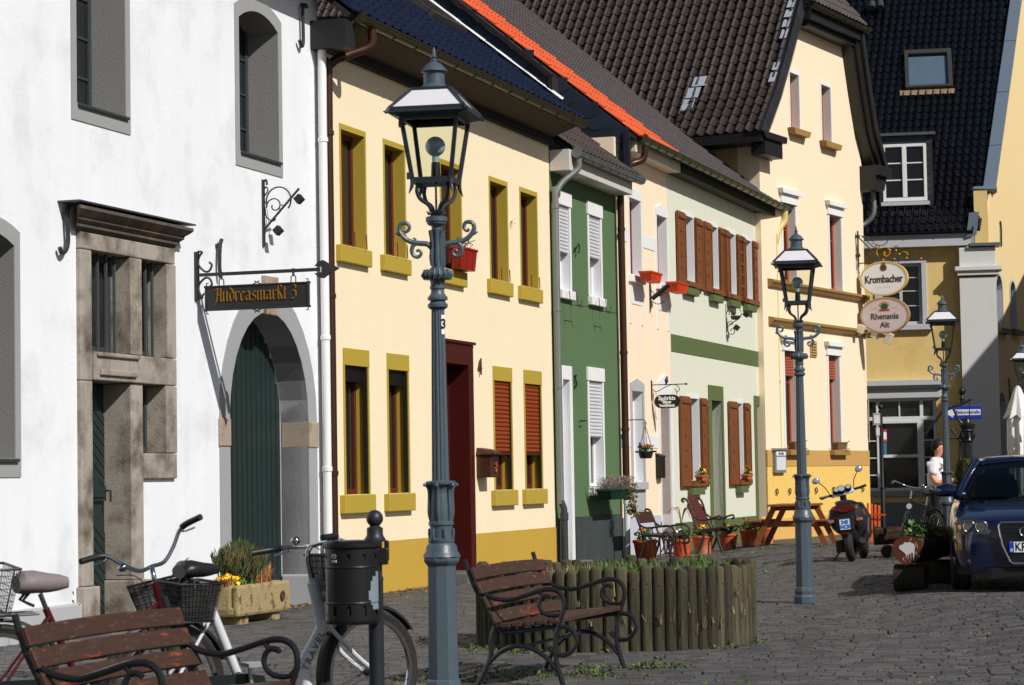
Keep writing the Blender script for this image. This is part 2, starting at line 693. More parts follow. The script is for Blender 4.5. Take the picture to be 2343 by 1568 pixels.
# drop the duplicate springing points
def dedupe(p):
    out = []
    for q in p:
        if not out or hypot(q[0] - out[-1][0], q[1] - out[-1][1]) > 1e-5: out.append(q)
    return out
arch = dedupe(arch)
wpoly = [(X(-16), -.3), (X(.12), -.3), (X(.12), 7.2), (X(-16), 7.2)]
# ground-level openings notch the outline instead of being holes
def notch(poly_bottom_left, right, notches, top):
    pass
wp = [(X(-16), -.3)]
wp += [(X(-5.82), -.3), (X(-5.82), 3.83), (X(-3.8), 3.83), (X(-3.8), -.3)]
wp += [(X(AC) - AR, -.3)] + [(X(AC) - AR * cos(pi * i / 16), ASP + AR * 1.12 * sin(pi * i / 16)) for i in range(17)] + [(X(AC) + AR, -.3)]
wp += [(X(.12), -.3), (X(.12), 7.25), (X(-16), 7.25)]
WH.part(wall(wp, holes, .7), 'wall', WPL)
for a, b, c, d, h in wins:
    w = WH.part(reveal(h, .42), 'window', GREYPL)
    sur = MB()
    n = len(h)
    cx, cz = (X(a) + X(b)) / 2, (c + d) / 2
    # flat painted border following the head
    o = [(x + (-.1 if x < cx else .1), z + (-.17 if z < cz else .13)) for x, z in h]
    for i in range(n):
        j = (i + 1) % n
        (x0, z0), (x1, z1), (x2, z2), (x3, z3) = h[i], h[j], o[j], o[i]
        sur.add([(x0, -.012, z0), (x1, -.012, z1), (x2, -.012, z2), (x3, -.012, z3), (x0, .004, z0), (x1, .004, z1), (x2, .01, z2), (x3, .01, z3)],
                [(0, 1, 2, 3), (3, 2, 6, 7), (0, 4, 5, 1)])
    WH.part(sur, 'surround', mat('grey_window_paint', (150, 150, 149), rough=.85, var=.05, bump=.2), w)
    WH.part(MB().box(X(a) + .01, X(b) + .03, -.045, .36, c - .035, c - .004), 'sill', DGREY, w, bev=.008)
    casement(WH, w, X(a) + .01, X(b) - .01, c, d, .36, DGREY, .055, 1, (c + .38, c + .78, c + 1.18))
# plinth along the base
pl = MB()
for a, b in ((-16, -5.83), (-3.79, AC - AR - .38), (AC + AR + .3, .1)):
    WH.part(MB().box(X(a), X(b), -.06, .02, -.3, .3), 'plinth', LGREYPL, bev=.02)
pass

# stone doorway with transom lights
D = MB()
dw = WH.part(MB().box(X(-5.82), X(-3.8), .42, .46, -.02, 3.8), 'doorway', DARK)
def st(a, b, c, d, y0=-.05, y1=.3, nm='stone_block', bev=.012):
    return WH.part(MB().box(X(a), X(b), y0, y1, c, d), nm, STONE, dw, bev=bev)
st(-5.82, -5.6, .45, 2.4); st(-5.82, -5.6, 2.4 + .004, 3.654); st(-5.86, -5.55, 0, .446, -.09)
st(-5.82, -3.82, 3.66, 3.825)
st(-4.8, -4.56, 2.69, 3.654); st(-4.0, -3.8, 2.69, 3.654)
st(-5.6, -4.56, 2.41, 2.685, -.07); st(-4.556, -3.8, 2.41, 2.685)
st(-5.5, -4.75, 2.46, 2.52, -.1, -.06); st(-5.56, -4.7, 2.64, 2.68, -.1, -.06)
st(-4.8, -4.54, .47, 2.405, -.04); st(-4.86, -4.5, 0, .466, -.1)
st(-4.04, -3.8, 1.72, 2.405); st(-4.536, -3.8, 1.46, 1.716, -.045)
WH.part(MB().box(X(-4.5), X(-3.8), -.001, .3, .0, 1.456), 'infill', WPL, dw)
st(-5.7, -4.5, -.05, .12, -.45, .3, 'step')
# moulded cornice over the doorway
prof = [(0, 0), (.04, .0), (.05, .03), (.1, .04), (.1, .08), (.17, .12), (.17, .15), (.26, .2), (.3, .23), (.3, .27), (.02, .3), (0, .3)]
cb = MB()
for (x0, e0), (x1, e1) in [((-5.88, 1), (-3.84, 1))]:
    k = len(prof)
    vs = [(X(x0) - p * .85, -.03 - p * .62, 3.83 + z * .76) for p, z in prof] + [(X(x1) + p * .4, -.03 - p * .62, 3.83 + z * .76) for p, z in prof]
    cb.add(vs, [(i, (i + 1) % k, k + (i + 1) % k, k + i) for i in range(k)] + [tuple(range(k)), tuple(range(2 * k - 1, k - 1, -1))])
    cb.add([(X(x0), .05, 3.83), (X(x1), .05, 3.83), (X(x1), .05, 4.058), (X(x0), .05, 4.058)], [(0, 1, 2, 3)])
WH.part(cb, 'cornice', mat('sooty_stone', (84, 76, 68), rough=.85, var=.3, scale=4, bump=.4, streak=.15, col2=(130, 104, 78), c2lo=.55, c2hi=.7, c2scale=3), dw)
WH.part(MB().box(X(-6.17), X(-3.7), -.235, .02, 4.062, 4.078), 'lead_cover', mat('lead_sheet', (80, 80, 82), rough=.5, metal=.4), dw)
# window lights with iron bars
for a, b, c, d, nb in ((-5.59, -4.81, 2.7, 3.65, 4), (-4.55, -4.01, 2.7, 3.65, 3), (-4.53, -4.05, 1.73, 2.4, 0)):
    w = WH.part(MB().box(X(a), X(a) + .05, .17, .21, c, d).box(X(b) - .05, X(b), .17, .21, c, d).box(X(a) + .05, X(b) - .05, .17, .21, c, c + .06).box(X(a) + .05, X(b) - .05, .17, .21, d - .06, d), 'window', DGREY, dw)
    p = WH.part(MB().box(X(a), X(b), .2, .215, c, d), 'pane', GLASS, dw)
    for i in range(nb):
        x = X(a) + (b - a) * (i + .75) / (nb + .5)
        WH.part(MB().box(x - .012, x + .012, .05, .074, c - .03, d + .03), 'iron_bar', mat('bar_iron', (70, 74, 76), rough=.6), dw)
# the entrance leaf: herringbone panels
lf = WH.part(MB().box(X(-5.59), X(-4.81), .26, .3, .1, 2.4), 'door', GREENDOOR)
hb = MB()
for z0, z1 in ((.15, 1.25), (1.4, 2.35)):
    z = z0
    while z < z1 - .05:
        for sgn in (-1, 1):
            x0 = X(-5.2); x1 = X(-5.2) + sgn * .36
            hb.add([(x0, .235, z), (x1, .235, z - .25 if z - .25 > z0 - .02 else z0 - .02), (x1, .235, max(z - .16, z0)), (x0, .235, z + .09),
                    (x0, .262, z - .01), (x1, .262, max(z - .26, z0 - .03)), (x1, .262, max(z - .15, z0)), (x0, .262, z + .1)], [(0, 1, 2, 3), (0, 4, 5, 1), (3, 2, 6, 7)])
        z += .105
hb.box(X(-5.56), X(-4.84), .22, .26, 1.25, 1.4).box(X(-5.5), X(-4.9), .2, .225, 1.29, 1.33)
WH.part(hb, 'herringbone_boards', GREENDOOR, lf)
WH.part(MB().tube([(X(-4.9), .2, 1.35), (X(-4.9), .14, 1.35), (X(-4.9), .14, 1.24)], .012), 'handle', IRON, lf)

# arched gateway
gw = WH.part(reveal([(X(AC) - AR, -.02)] + [(X(AC) - AR * cos(pi * i / 16), ASP + AR * 1.12 * sin(pi * i / 16)) for i in range(17)] + [(X(AC) + AR, -.02)], .34), 'gateway', GREYPL)
sa = MB()
for i in range(16):
    t0, t1 = pi * i / 16, pi * (i + 1) / 16
    q = [(X(AC) - r * cos(t), ASP + r * 1.12 * sin(t)) for r, t in ((AR, t0), (AR, t1), (AR + .25, t1), (AR + .25, t0))]
    sa.add([(x, -.015, z) for x, z in q] + [(x, .01, z) for x, z in q], [(0, 1, 2, 3), (0, 4, 5, 1), (2, 6, 7, 3)])
for sg in (-1, 1):
    x0 = X(AC) + sg * AR
    sa.box(x0, x0 + sg * .25, -.015, .01, .33, 1.8); sa.box(x0, x0 + sg * .25, -.015, .01, 2.1, ASP)
WH.part(sa, 'surround', mat('grey_arch_paint', (152, 153, 155), rough=.85, var=.06, bump=.2), gw)
for sg in (-1, 1):
    x0 = X(AC) + sg * AR
    WH.part(MB().box(x0 - sg * .002, x0 + sg * .27, -.03, .336, 1.8, 2.1), 'impost_stone', STONE2, gw, bev=.012)
    WH.part(MB().box(x0 - sg * .05, x0 + sg * .3, -.07, .336, -.1, .33), 'base_stone', LGREYPL, gw, bev=.02)
WH.part(MB().add([(X(AC) + x, y, z) for x, z in ((-.16, 3.28), (.15, 3.28), (.17, 3.72), (-.19, 3.72)) for y in (-.06, .2)],
                 [(0, 2, 4, 6), (1, 7, 5, 3), (0, 1, 3, 2), (2, 3, 5, 4), (4, 5, 7, 6), (6, 7, 1, 0)]), 'keystone', STONE2, gw, bev=.012)
gd = WH.part(MB().box(X(AC) - AR, X(AC) + AR, .39, .42, -.02, 3.4), 'door', GREENDOOR)
nb = 16
for i in range(nb):
    x0 = X(AC) - AR + 2 * AR * i / nb
    x1 = x0 + 2 * AR / nb
    xm = (x0 + x1) / 2 - X(AC)
    top = ASP + 1.12 * sqrt(max(.0, AR * AR - xm * xm)) + .02
    WH.part(MB().add([(x0 + .006, .385, 0), (x0 + .016, .345, 0), (x1 - .016, .345, 0), (x1 - .006, .385, 0), (x0 + .006, .385, top), (x0 + .016, .345, top), (x1 - .016, .345, top), (x1 - .006, .385, top)],
                     [(0, 1, 5, 4), (1, 2, 6, 5), (2, 3, 7, 6), (0, 3, 2, 1), (4, 5, 6, 7)]), 'plank', GREENDOOR, gd)
WH.part(MB().box(X(AC) - .62, X(AC) - .56, .33, .35, 1.0, 1.35).sphere((X(AC) - .56, .3, 1.22), .04).tube([(X(AC) - .6, .33, 1.25), (X(AC) - .6, .27, 1.25), (X(AC) - .66, .26, 1.22)], .012), 'handle', mat('old_brass', (82, 60, 40), rough=.4, metal=.6), gd)

# wall anchors: curled iron hooks
for pts in ([(-6.03, 4.05), (-6.08, 3.95), (-6.06, 3.72), (-6.1, 3.62), (-6.18, 3.58), (-6.22, 3.63)],
            [(-.3, 6.98), (-.36, 7.0), (-.42, 6.95), (-.42, 6.75), (-.42, 6.55), (-.47, 6.49), (-.53, 6.55)],
            [(-2.7, 4.02), (-2.74, 3.95), (-2.76, 3.75), (-2.74, 3.6)]):
    WH.part(MB().tube(smooth_path([(X(a), -.05, z) for a, z in pts], 4), .022, 8).box(X(pts[1][0]) - .02, X(pts[1][0]) + .02, -.04, .02, pts[1][1] - .02, pts[1][1] + .02), 'wall_anchor', IRON)
# eave and roof
WH.part(MB().box(X(-16), X(.2), -.42, .3, 7.19, 7.27), 'eave_board', DWOOD)
tile_roof(WH, (X(-16), -.45, 7.28), (1, 0, 0), (0, .79, .62), lambda u, v: u < 16.3, 54, 16, .3, .34, 'rib', mat('dark_roof_tile', (40, 40, 46), rough=.5, rnd=.2), [(0, 0), (16.3, 0), (16.3, 7), (0, 7)])
WH.part(downpipe(MB(), [(X(.35), -.5, 6.95), (X(.13), -.26, 6.86), (X(.04), -.13, 6.7), (X(.02), -.1, 6.4), (X(.02), -.1, 3), (X(.02), -.1, -.1)], .052, [(X(.02), -.1, z) for z in (5.45, 3.1, 1.55)]), 'downpipe', WHITEPAINT, smooth=True)
for z in (5.45, 3.1, 1.55):
    pass

# ------------------------------------------------------------------ yellow house
YPL = plaster('cream_yellow_plaster', (236, 220, 186), var=.03, streak=.025)
OLIVEY = plaster('olive_yellow_trim', (172, 148, 58), var=.05, streak=.02)
OCHRE = plaster('ochre_plinth', (188, 152, 64), var=.06, streak=.05)
REDWOOD = mat('red_brown_window_wood', (92, 36, 20), rough=.45, var=.2, stretch=(12, 12, 1), scale=3)
BLUETILE = mat('blue_glazed_tile', (17, 23, 44), rough=.3, var=.12, spec=.5, rnd=.2, scale=6)
YH = rowhouse('yellow_house', 'cream yellow house with olive window trims, ochre base and a blue tiled roof', .12)
S = .12
up = [(.80, 1.57), (2.25, 2.95), (4.34, 5.13), (6.40, 7.16), (7.81, 8.59)]
gr = [(.82, 1.57), (2.27, 2.96), (6.43, 7.2), (7.85, 8.63)]
holes = [rect(X(a), X(b), 4.28, 5.69) for a, b in up] + [rect(X(a), X(b), 1.24, 2.81) for a, b in gr]
yp = [(X(.12), .64), (X(4.25), .64), (X(4.25), 3.28), (X(5.5), 3.28), (X(5.5), .64), (X(9.28), .64), (X(9.28), 6.95), (X(.12), 6.95)]
YH.part(wall(yp, holes, .5), 'wall', YPL)
b = MB()
for a, c in ((.12, 4.25), (5.5, 9.28)):
    YH.part(MB().box(X(a), X(c), -.012, .5, -.3, .638), 'plinth', OCHRE)
for i, (a, c) in enumerate(up):
    w = YH.part(reveal(rect(X(a), X(c), 4.28, 5.69), .2), 'window', OLIVEY)
    YH.part(ring(MB(), X(a), X(c), 4.28, 5.69, .045, -.008, .0, .07, 0), 'trim', OLIVEY, w)
    YH.part(MB().box(X(a) - .19, X(c) + .05, -.075, .02, 4.055, 4.262), 'sill', OLIVEY, w, bev=.012)
    casement(YH, w, X(a), X(c), 4.285, 5.69, .15, REDWOOD, .055, 1, (), None, True)
    lp = MB()
    for q in (.12, .62):
        x = X(a) + q * (c - a) + .1
        lp.tube([(x, -.1, 4.26), (x - .02, -.1, 4.44)], .008, 6)
    YH.part(lp, 'flower_box_holder', mat('rusty_red_iron', (120, 50, 24), rough=.7), w)
for i, (a, c) in enumerate(gr):
    w = YH.part(reveal(rect(X(a), X(c), 1.24, 2.81), .2), 'window', OLIVEY)
    YH.part(MB().box(X(a) - .04, X(c) + .04, -.018, .03, 2.812, 3.02), 'shutter_box', OLIVEY, w, bev=.004)
    YH.part(MB().box(X(a) - .045, X(a), -.012, .0, 1.24, 2.812).box(X(c), X(c) + .04, -.012, .0, 1.24, 2.812), 'trim', OLIVEY, w)
    YH.part(MB().box(X(a) - .19, X(c) + .05, -.08, .02, 1.01, 1.236), 'sill', OLIVEY, w, bev=.012)
    casement(YH, w, X(a), X(c), 1.245, 2.81, .15, REDWOOD, .06, 1, ())
    YH.part(MB().box(X(a), X(a) + .022, .0, .05, 1.24, 2.8).box(X(c) - .03, X(c), .0, .05, 1.24, 2.8), 'shutter_rail', mat('rail_dark', (34, 30, 22), rough=.5), w)
    if i >= 2:
        YH.part(slats(MB(), X(a) + .02, X(c) - .03, 1.78, 2.81, .03, .062), 'shutter', mat('rust_brown_shutter', (138, 58, 22), rough=.5, var=.08), w)
        YH.part(MB().box(X(a), X(c), .005, .04, 1.745, 1.78), 'shutter_bar', mat('bar_brown', (60, 30, 20), rough=.4), w)
    else:
        YH.part(MB().box(X(a) + .02, X(c) - .03, .04, .15, 2.62, 2.8), 'shutter_roll', mat('black_shutter', (9, 9, 8), rough=.5), w)
DRED = mat('oxblood_door', (68, 20, 15), rough=.35, var=.15, stretch=(10, 10, 1), scale=2)
dr = YH.part(MB().box(X(4.25), X(4.42), -.02, .34, -.05, 3.28).box(X(5.33), X(5.52), -.02, .34, -.05, 3.28).box(X(4.42), X(5.33), -.02, .34, 2.98, 3.28), 'door_frame', DRED, bev=.01)
YH.part(MB().box(X(4.2), X(5.56), -.05, -.02, 3.27, 3.31), 'lintel_trim', DRED, dr, bev=.006)
YH.part(MB().box(X(4.42), X(5.33), .28, .32, .1, 2.98), 'door', mat('door_wood', (64, 22, 14), rough=.35, var=.25, stretch=(10, 10, 1), scale=2), dr)
YH.part(MB().box(X(4.55), X(4.82), .26, .29, .3, 1.2).box(X(4.94), X(5.2), .26, .29, .3, 1.2).box(X(4.55), X(4.82), .26, .29, 1.4, 2.7).box(X(4.94), X(5.2), .26, .29, 1.4, 2.7), 'door_panel', mat('door_wood', (64, 22, 14)), dr, bev=.01)
YH.part(MB().tube([(X(4.52), .27, 1.25), (X(4.52), .2, 1.25), (X(4.52), .2, 1.45)], .012), 'handle', IRON, dr)
YH.part(MB().box(X(4.2), X(5.56), -.35, .3, -.1, .14), 'door_step', mat('grey_step_stone', (96, 96, 96), rough=.85, bump=.3), dr, bev=.01)
# house number 4
YH.part(text_mb('4', .34, .7, .02).shift((X(5.78), -.03, 2.97)), 'house_number', mat('bronze_number', (90, 60, 40), rough=.5, metal=.5))
YH.part(MB().tube(smooth_path([(X(7.3), -.02, 5.1), (X(7.3), -.06, 5.22), (X(7.38), -.06, 5.24), (X(7.36), -.06, 5.16)], 4), .012), 'wall_hook', YPL)
# eave: sloping soffit, gutter, roof
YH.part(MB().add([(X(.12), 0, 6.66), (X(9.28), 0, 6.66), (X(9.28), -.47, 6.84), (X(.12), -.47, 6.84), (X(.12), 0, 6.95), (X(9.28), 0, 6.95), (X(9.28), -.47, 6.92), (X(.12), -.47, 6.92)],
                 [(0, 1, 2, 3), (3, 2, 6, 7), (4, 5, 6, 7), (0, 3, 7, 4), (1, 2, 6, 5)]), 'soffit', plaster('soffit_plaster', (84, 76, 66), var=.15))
YH.part(MB().box(X(.13), X(9.27), -.09, .0, 6.56, 6.66), 'eave_beam', DWOOD)
YH.part(MB().box(X(-.1), X(.2), -.45, .02, 6.52, 6.86), 'eave_box', mat('slate_box', (30, 30, 34), rough=.6))
YH.part(gutter(MB(), X(.13), X(9.4), -.55, 6.9, .08), 'gutter', DULLGUT, smooth=True)
tile_roof(YH, (X(-.05), -.52, 6.95), (1, 0, 0), (0, 1, .8), lambda u, v: u < 9.42, 37, 17, .256, .42, 'rib', BLUETILE, [(0, 0), (9.42, 0), (9.42, 7.2), (0, 7.2)])
vs = MB()
for i in range(26):
    v = .35 + i * .27
    p = Vector((X(9.33), -.52, 6.97)) + Vector((0, 1, .8)).normalized() * v
    vs.add([(p.x - .09 + .05 * (i % 2), p.y, p.z + .08), (p.x + .02, p.y, p.z + .12), (p.x + .02, p.y + .24, p.z + .31), (p.x - .07 + .03 * (i % 3), p.y + .24, p.z + .27)], [(0, 1, 2, 3)])
YH.part(vs, 'verge_mortar', mat('pale_mortar', (214, 214, 216), rough=.9, var=.2, scale=9))
def on_roof(s, v, up=0):
    p = Vector((X(s), -.52, 6.95)) + Vector((0, 1, .8)).normalized() * v
    return p + Vector((0, -.8, 1)).normalized() * up
rw = MB()
M = Matrix((Vector((1, 0, 0)), Vector((0, 1, .8)).normalized(), Vector((0, -.8, 1)).normalized())).transposed()
for a, b, v0, v1 in ((6.9, 6.98, 2.1, 4.4), (8.3, 8.38, 2.1, 4.4), (6.9, 8.38, 2.02, 2.12)):
    rw.obox(on_roof((a + b) / 2, (v0 + v1) / 2, .07), (b - a, v1 - v0, .12), M)
sk = YH.part(rw, 'roof_window', mat('roof_window_metal', (78, 74, 70), rough=.4, metal=.3))
YH.part(MB().obox(on_roof(7.64, 3.25, .06), (1.3, 2.2, .03), M), 'pane', GLASS, sk)
YH.part(downpipe(MB(), [(X(.5), -.55, 6.82), (X(.5), -.53, 6.62), (X(.34), -.3, 6.5), (X(.2), -.14, 6.38), (X(.17), -.11, 6.1), (X(.17), -.11, 3), (X(.17), -.11, -.1)], .055, [(X(.17), -.11, z) for z in (5.55, 3.6, 1.5)]), 'downpipe', COPPER, smooth=True)

# ------------------------------------------------------------------ green house
GPL = plaster('moss_green_plaster', (88, 112, 78), var=.05, streak=.04)
SLATE = mat('dark_slate', (36, 42, 52), rough=.34, var=.2, spec=.5, rnd=.35)
GH = rowhouse('green_house', 'narrow moss green house with white roller shutters and a dark painted base', 9.3)
S = 9.3
uph = [(9.72, 10.28), (11.37, 12.05)]
holes = [rect(X(a), X(b), 4.36, 5.7) for a, b in uph] + [rect(X(11.2), X(11.98), 1.25, 2.97)]
gp = [(X(9.3), .77), (X(9.68), .77), (X(9.68), 3.0), (X(10.2), 3.0), (X(10.2), .77), (X(13.02), .77), (X(13.02), 6.5), (X(9.3), 6.5)]
GH.part(wall(gp, holes, .5), 'wall', GPL)
for a_, c_ in ((10.29, 12.98), (9.3, 9.66)):
    GH.part(MB().box(X(a_), X(c_), -.03, .4, -.3, .768), 'plinth', mat('dark_plinth_paint', (58, 66, 66), rough=.7, var=.2, streak=.3, col2=(120, 126, 120), c2lo=.68, c2hi=.8, c2scale=7))
REVW = plaster('white_reveal', (222, 223, 227), var=.04)
for a, c, z0, z1, zb in ((9.72, 10.28, 4.36, 5.7, 4.95), (11.37, 12.05, 4.36, 5.7, 5.0), (11.2, 11.98, 1.25, 2.97, 2.05)):
    w = GH.part(reveal(rect(X(a), X(c), z0, z1), .18), 'window', REVW)
    GH.part(ring(MB(), X(a), X(c), z0, z1, .07, -.02, .0, .0, 0).box(X(a) - .09, X(c) + .09, -.035, .02, z1, z1 + .22), 'shutter_box', WHITEPAINT, w, bev=.004)
    GH.part(slats(MB(), X(a) + .01, X(c) - .01, zb, z1, .02, .058), 'shutter', mat('white_shutter', (206, 208, 210), rough=.4, var=.04), w)
    GH.part(MB().box(X(a) - .08, X(c) + .07, -.08, .02, z0 - .15, z0 - .01), 'sill', WHITEPAINT, w, bev=.01)
    casement(GH, w, X(a), X(c), z0, z1, .14, WHITEPAINT, .05, 1, ())
    # wire holder for a flower box under the sill
    if z0 > 2:
        hk = MB()
        for q in (.1, .5):
            x = X(a) + q
            hk.tube([(x, -.13, z0 - .03), (x, -.15, z0 - .26), (x, -.33, z0 - .26), (x, -.33, z0 - .18)], .007, 5)
        hk.tube([(X(a) + .1, -.24, z0 - .26), (X(a) + .5, -.24, z0 - .26)], .006, 5)
        GH.part(hk, 'box_holder', IRON, w)
d = GH.part(reveal(rect(X(9.76), X(10.14), .04, 2.94), .3), 'door_frame', REVW)
GH.part(MB().box(X(9.66), X(9.76), -.02, .05, 0, 2.94).box(X(10.14), X(10.26), -.02, .05, 0, 2.94).box(X(9.66), X(10.26), -.02, .05, 2.94, 3.16), 'surround', WHITEPAINT, d, bev=.006)
GH.part(MB().box(X(9.76), X(10.14), .24, .28, .04, 2.94), 'door', WHITEPAINT, d)
GH.part(MB().box(X(9.7), X(10.28), -.3, .2, -.1, .1), 'door_step', mat('grey_step_stone', (96, 96, 96)), d, bev=.01)
GH.part(text_mb('5', .3, .8, .02).shift((X(10.42), -.03, 2.92)), 'house_number', IRON)
GH.part(MB().tube(smooth_path([(X(10.5), -.02, 5.0), (X(10.5), -.07, 5.1), (X(10.58), -.07, 5.14), (X(10.62), -.07, 5.05), (X(10.56), -.07, 5.0)], 4), .014), 'wall_hook', mat('green_iron', (40, 60, 40), rough=.6))
GH.part(MB().tube([(X(10.6), -.02, 2.3), (X(10.6), -.1, 2.3), (X(10.72), -.1, 2.31)], .012), 'shutter_catch', IRON)
# boxed eave, gutter, roof, slate party walls
GH.part(MB().box(X(9.3), X(12.95), -.33, .0, 6.17, 6.5), 'eave_box', plaster('eave_white', (190, 186, 180), var=.12), bev=.008)
GH.part(gutter(MB(), X(9.4), X(13.2), -.42, 6.45, .085, .5), 'gutter', ZINC, smooth=True)
GH.part(downpipe(MB(), [(X(9.5), -.42, 6.37), (X(9.5), -.4, 6.2), (X(9.36), -.2, 6.0), (X(9.28), -.11, 5.8), (X(9.27), -.1, 5.5), (X(9.27), -.1, 1.0)], .05, [(X(9.27), -.1, z) for z in (5.6, 4.0, 2.8)]), 'downpipe', ZINC, smooth=True)
GH.part(MB().tube([(X(9.27), -.1, 1.05), (X(9.3), -.14, .92), (X(9.3), -.14, .85)], .052, 10).lathe([(.066, .86), (.066, .75), (.055, .74), (.055, -.1)], 12, (X(9.3), -.14, 0)), 'downpipe_foot', mat('cast_iron_grey', (50, 52, 54), rough=.6), smooth=True)
BROWNTILE = mat('brown_roof_tile', (62, 52, 48), rough=.55, rnd=.2, var=.15)
tile_roof(GH, (X(9.5), -.35, 6.52), (1, 0, 0), (0, 1, .8), lambda u, v: u < 3.8, 18, 16, .21, .42, 'rib', BROWNTILE, [(0, 0), (3.8, 0), (3.8, 6.8), (0, 6.8)])
# slate-clad firewall on the yellow house's side (front end vertical, capped with a brown metal edge)
fw = [(0.0, 7.05), (0.0, 7.62), (4.6, 11.5), (4.6, 10.6)]
fwb = MB()
fwb.add([(x, y, z) for x in (X(9.36), X(9.6)) for y, z in fw], [(0, 1, 2, 3), (7, 6, 5, 4), (0, 4, 5, 1), (1, 5, 6, 2), (2, 6, 7, 3), (0, 3, 7, 4)])
fp = GH.part(fwb, 'firewall', SLATE)
slate_cladding(GH, fw, X(9.35), fp, SLATE)
cap = MB()
cap.bar((X(9.45), -.05, 7.66), (X(9.45), 4.6, 11.58), .36, .07)
cap.box(X(9.3), X(9.62), -.07, -.0, 7.0, 7.66)
GH.part(cap, 'edge_flashing', mat('brown_flashing', (58, 50, 46), rough=.35, metal=.4), fp)

# ------------------------------------------------------------------ small cream house
CPL = plaster('pale_cream_plaster', (238, 218, 190), var=.025, streak=.02)
CH = rowhouse('cream_house', 'narrow pale cream house with white pointed window heads under bright orange roof tiles', 13.1)
S = 13.1
holes = [rect(X(13.86), X(14.6), 4.9, 6.25), rect(X(15.7), X(16.4), 4.9, 6.13), rect(X(13.8), X(14.5), 1.3, 2.88)]
cp = [(X(13.02), .7), (X(15.65), .7), (X(15.65), 2.86), (X(16.36), 2.86), (X(16.36), .7), (X(16.55), .7), (X(16.55), 7.2), (X(13.02), 7.2)]
CH.part(wall(cp, holes, .5), 'wall', CPL)
CH.part(MB().box(X(13.02), X(15.58), -.02, .4, -.3, .698), 'plinth', plaster('blue_grey_plinth', (186, 190, 196), var=.05))
for k, (a, c, z0, z1, top) in enumerate(((13.86, 14.6, 4.9, 6.25, .2), (15.7, 16.4, 4.9, 6.13, .22), (13.8, 14.5, 1.3, 2.88, .22))):
    w = CH.part(reveal(rect(X(a), X(c), z0, z1), .2), 'window', plaster('reveal_white', (224, 224, 226), var=.04))
    m = WHITEPAINT if k < 2 else LGREYPL
    sm = MB()
    sm.box(X(a) - .09, X(a), -.02, .0, z0 - .1, z1).box(X(c), X(c) + .1, -.02, .0, z0 - .1, z1)
    mid = (X(a) + X(c)) / 2
    sm.prism([(X(a) - .09, z1), (X(c) + .1, z1), (X(c) + .1, z1 + top * .6), (mid, z1 + top), (X(a) - .09, z1 + top * .6)], -.025, .0)
    sm.box(X(a) - .06, X(a) + .02, -.018, 0, z0 - .85, z0 - .12).box(X(c) - .02, X(c) + .06, -.018, 0, z0 - .85, z0 - .12).box(X(a) + .02, X(c) - .02, -.012, 0, z0 - .5, z0 - .12)
    CH.part(sm, 'surround', m, w)
    CH.part(MB().box(X(a) - .1, X(c) + .05, -.08, .02, z0 - .13, z0), 'sill', m, w, bev=.01)
    casement(CH, w, X(a), X(c), z0, z1, .15, mat('dark_red_frame', (112, 30, 24), rough=.4) if k < 2 else WHITEPAINT, .05, 1, (z1 - .3,))
for a, c, z in ((13.1, 13.72, 5.45), (14.72, 15.58, 5.45), (13.1, 13.68, 1.9), (14.62, 15.5, 1.9)):
    CH.part(MB().box(X(a), X(c), -.012, .0, z, z + .22), 'band', WHITEPAINT)
d = CH.part(reveal(rect(X(15.65), X(16.36), .02, 2.86), .3), 'door_frame', plaster('door_reveal', (214, 204, 204), var=.05))
sm = MB().box(X(15.55), X(15.65), -.03, .0, 0, 2.86).box(X(16.36), X(16.52), -.03, .0, 0, 2.86)
sm.prism([(X(15.55), 2.86), (X(16.52), 2.86), (X(16.52), 3.1), (X(16.03), 3.24), (X(15.55), 3.1)], -.03, .0)
CH.part(sm, 'surround', WHITEPAINT, d)
CH.part(MB().box(X(15.65), X(16.36), .26, .3, .02, 2.86), 'door', mat('pale_door', (190, 186, 184), rough=.5), d)
CH.part(MB().box(X(13.4), X(16.5), -.28, .0, 6.97, 7.2), 'eave_box', plaster('eave_cream', (206, 196, 178), var=.15), bev=.01)
CH.part(downpipe(MB(), [(X(13.5), -.42, 7.08), (X(13.5), -.38, 6.85), (X(13.35), -.2, 6.75), (X(13.1), -.11, 6.6), (X(12.98), -.11, 6.3), (X(12.98), -.11, 3), (X(12.98), -.11, .95)], .06, [(X(12.98), -.11, z) for z in (5.6, 3.5, 2.2)]), 'downpipe', COPPER, smooth=True)
CH.part(MB().lathe([(.062, 1.0), (.062, .94), (.052, .93), (.052, -.1)], 12, (X(12.98), -.11, 0)), 'downpipe_foot', mat('white_pipe_foot', (206, 208, 212), rough=.5), smooth=True)
ORANGETILE = mat('orange_clay_tile', (200, 82, 36), rough=.6, rnd=.1, var=.08)
tile_roof(CH, (X(13.2), -.38, 7.22), (1, 0, 0), (0, 1, .82), lambda u, v: u < 2.6, 13, 19, .2, .42, 'rib', ORANGETILE, [(0, 0), (2.7, 0), (2.7, 8.2), (0, 8.2)])
cw = [(-.2, 6.3), (-.2, 7.3), (.0, 7.48), (6.2, 12.5), (6.2, 10.9), (.3, 6.3)]
cb = MB()
n = len(cw)
cb.add([(x, y, z) for x in (X(13.16), X(13.3)) for y, z in cw], [(i, (i + 1) % n, n + (i + 1) % n, n + i) for i in range(n)])
t = tessellate_polygon([[Vector((y, z, 0)) for y, z in cw]])
cb.f += [tuple(x) for x in t] + [tuple(i + n for i in x) for x in t]
fp = CH.part(cb, 'slate_cheek', SLATE)
slate_cladding(CH, [(-.2, 6.35), (-.2, 7.2), (6.0, 12.2), (6.0, 10.8), (.3, 6.4)], X(13.14), fp, SLATE)
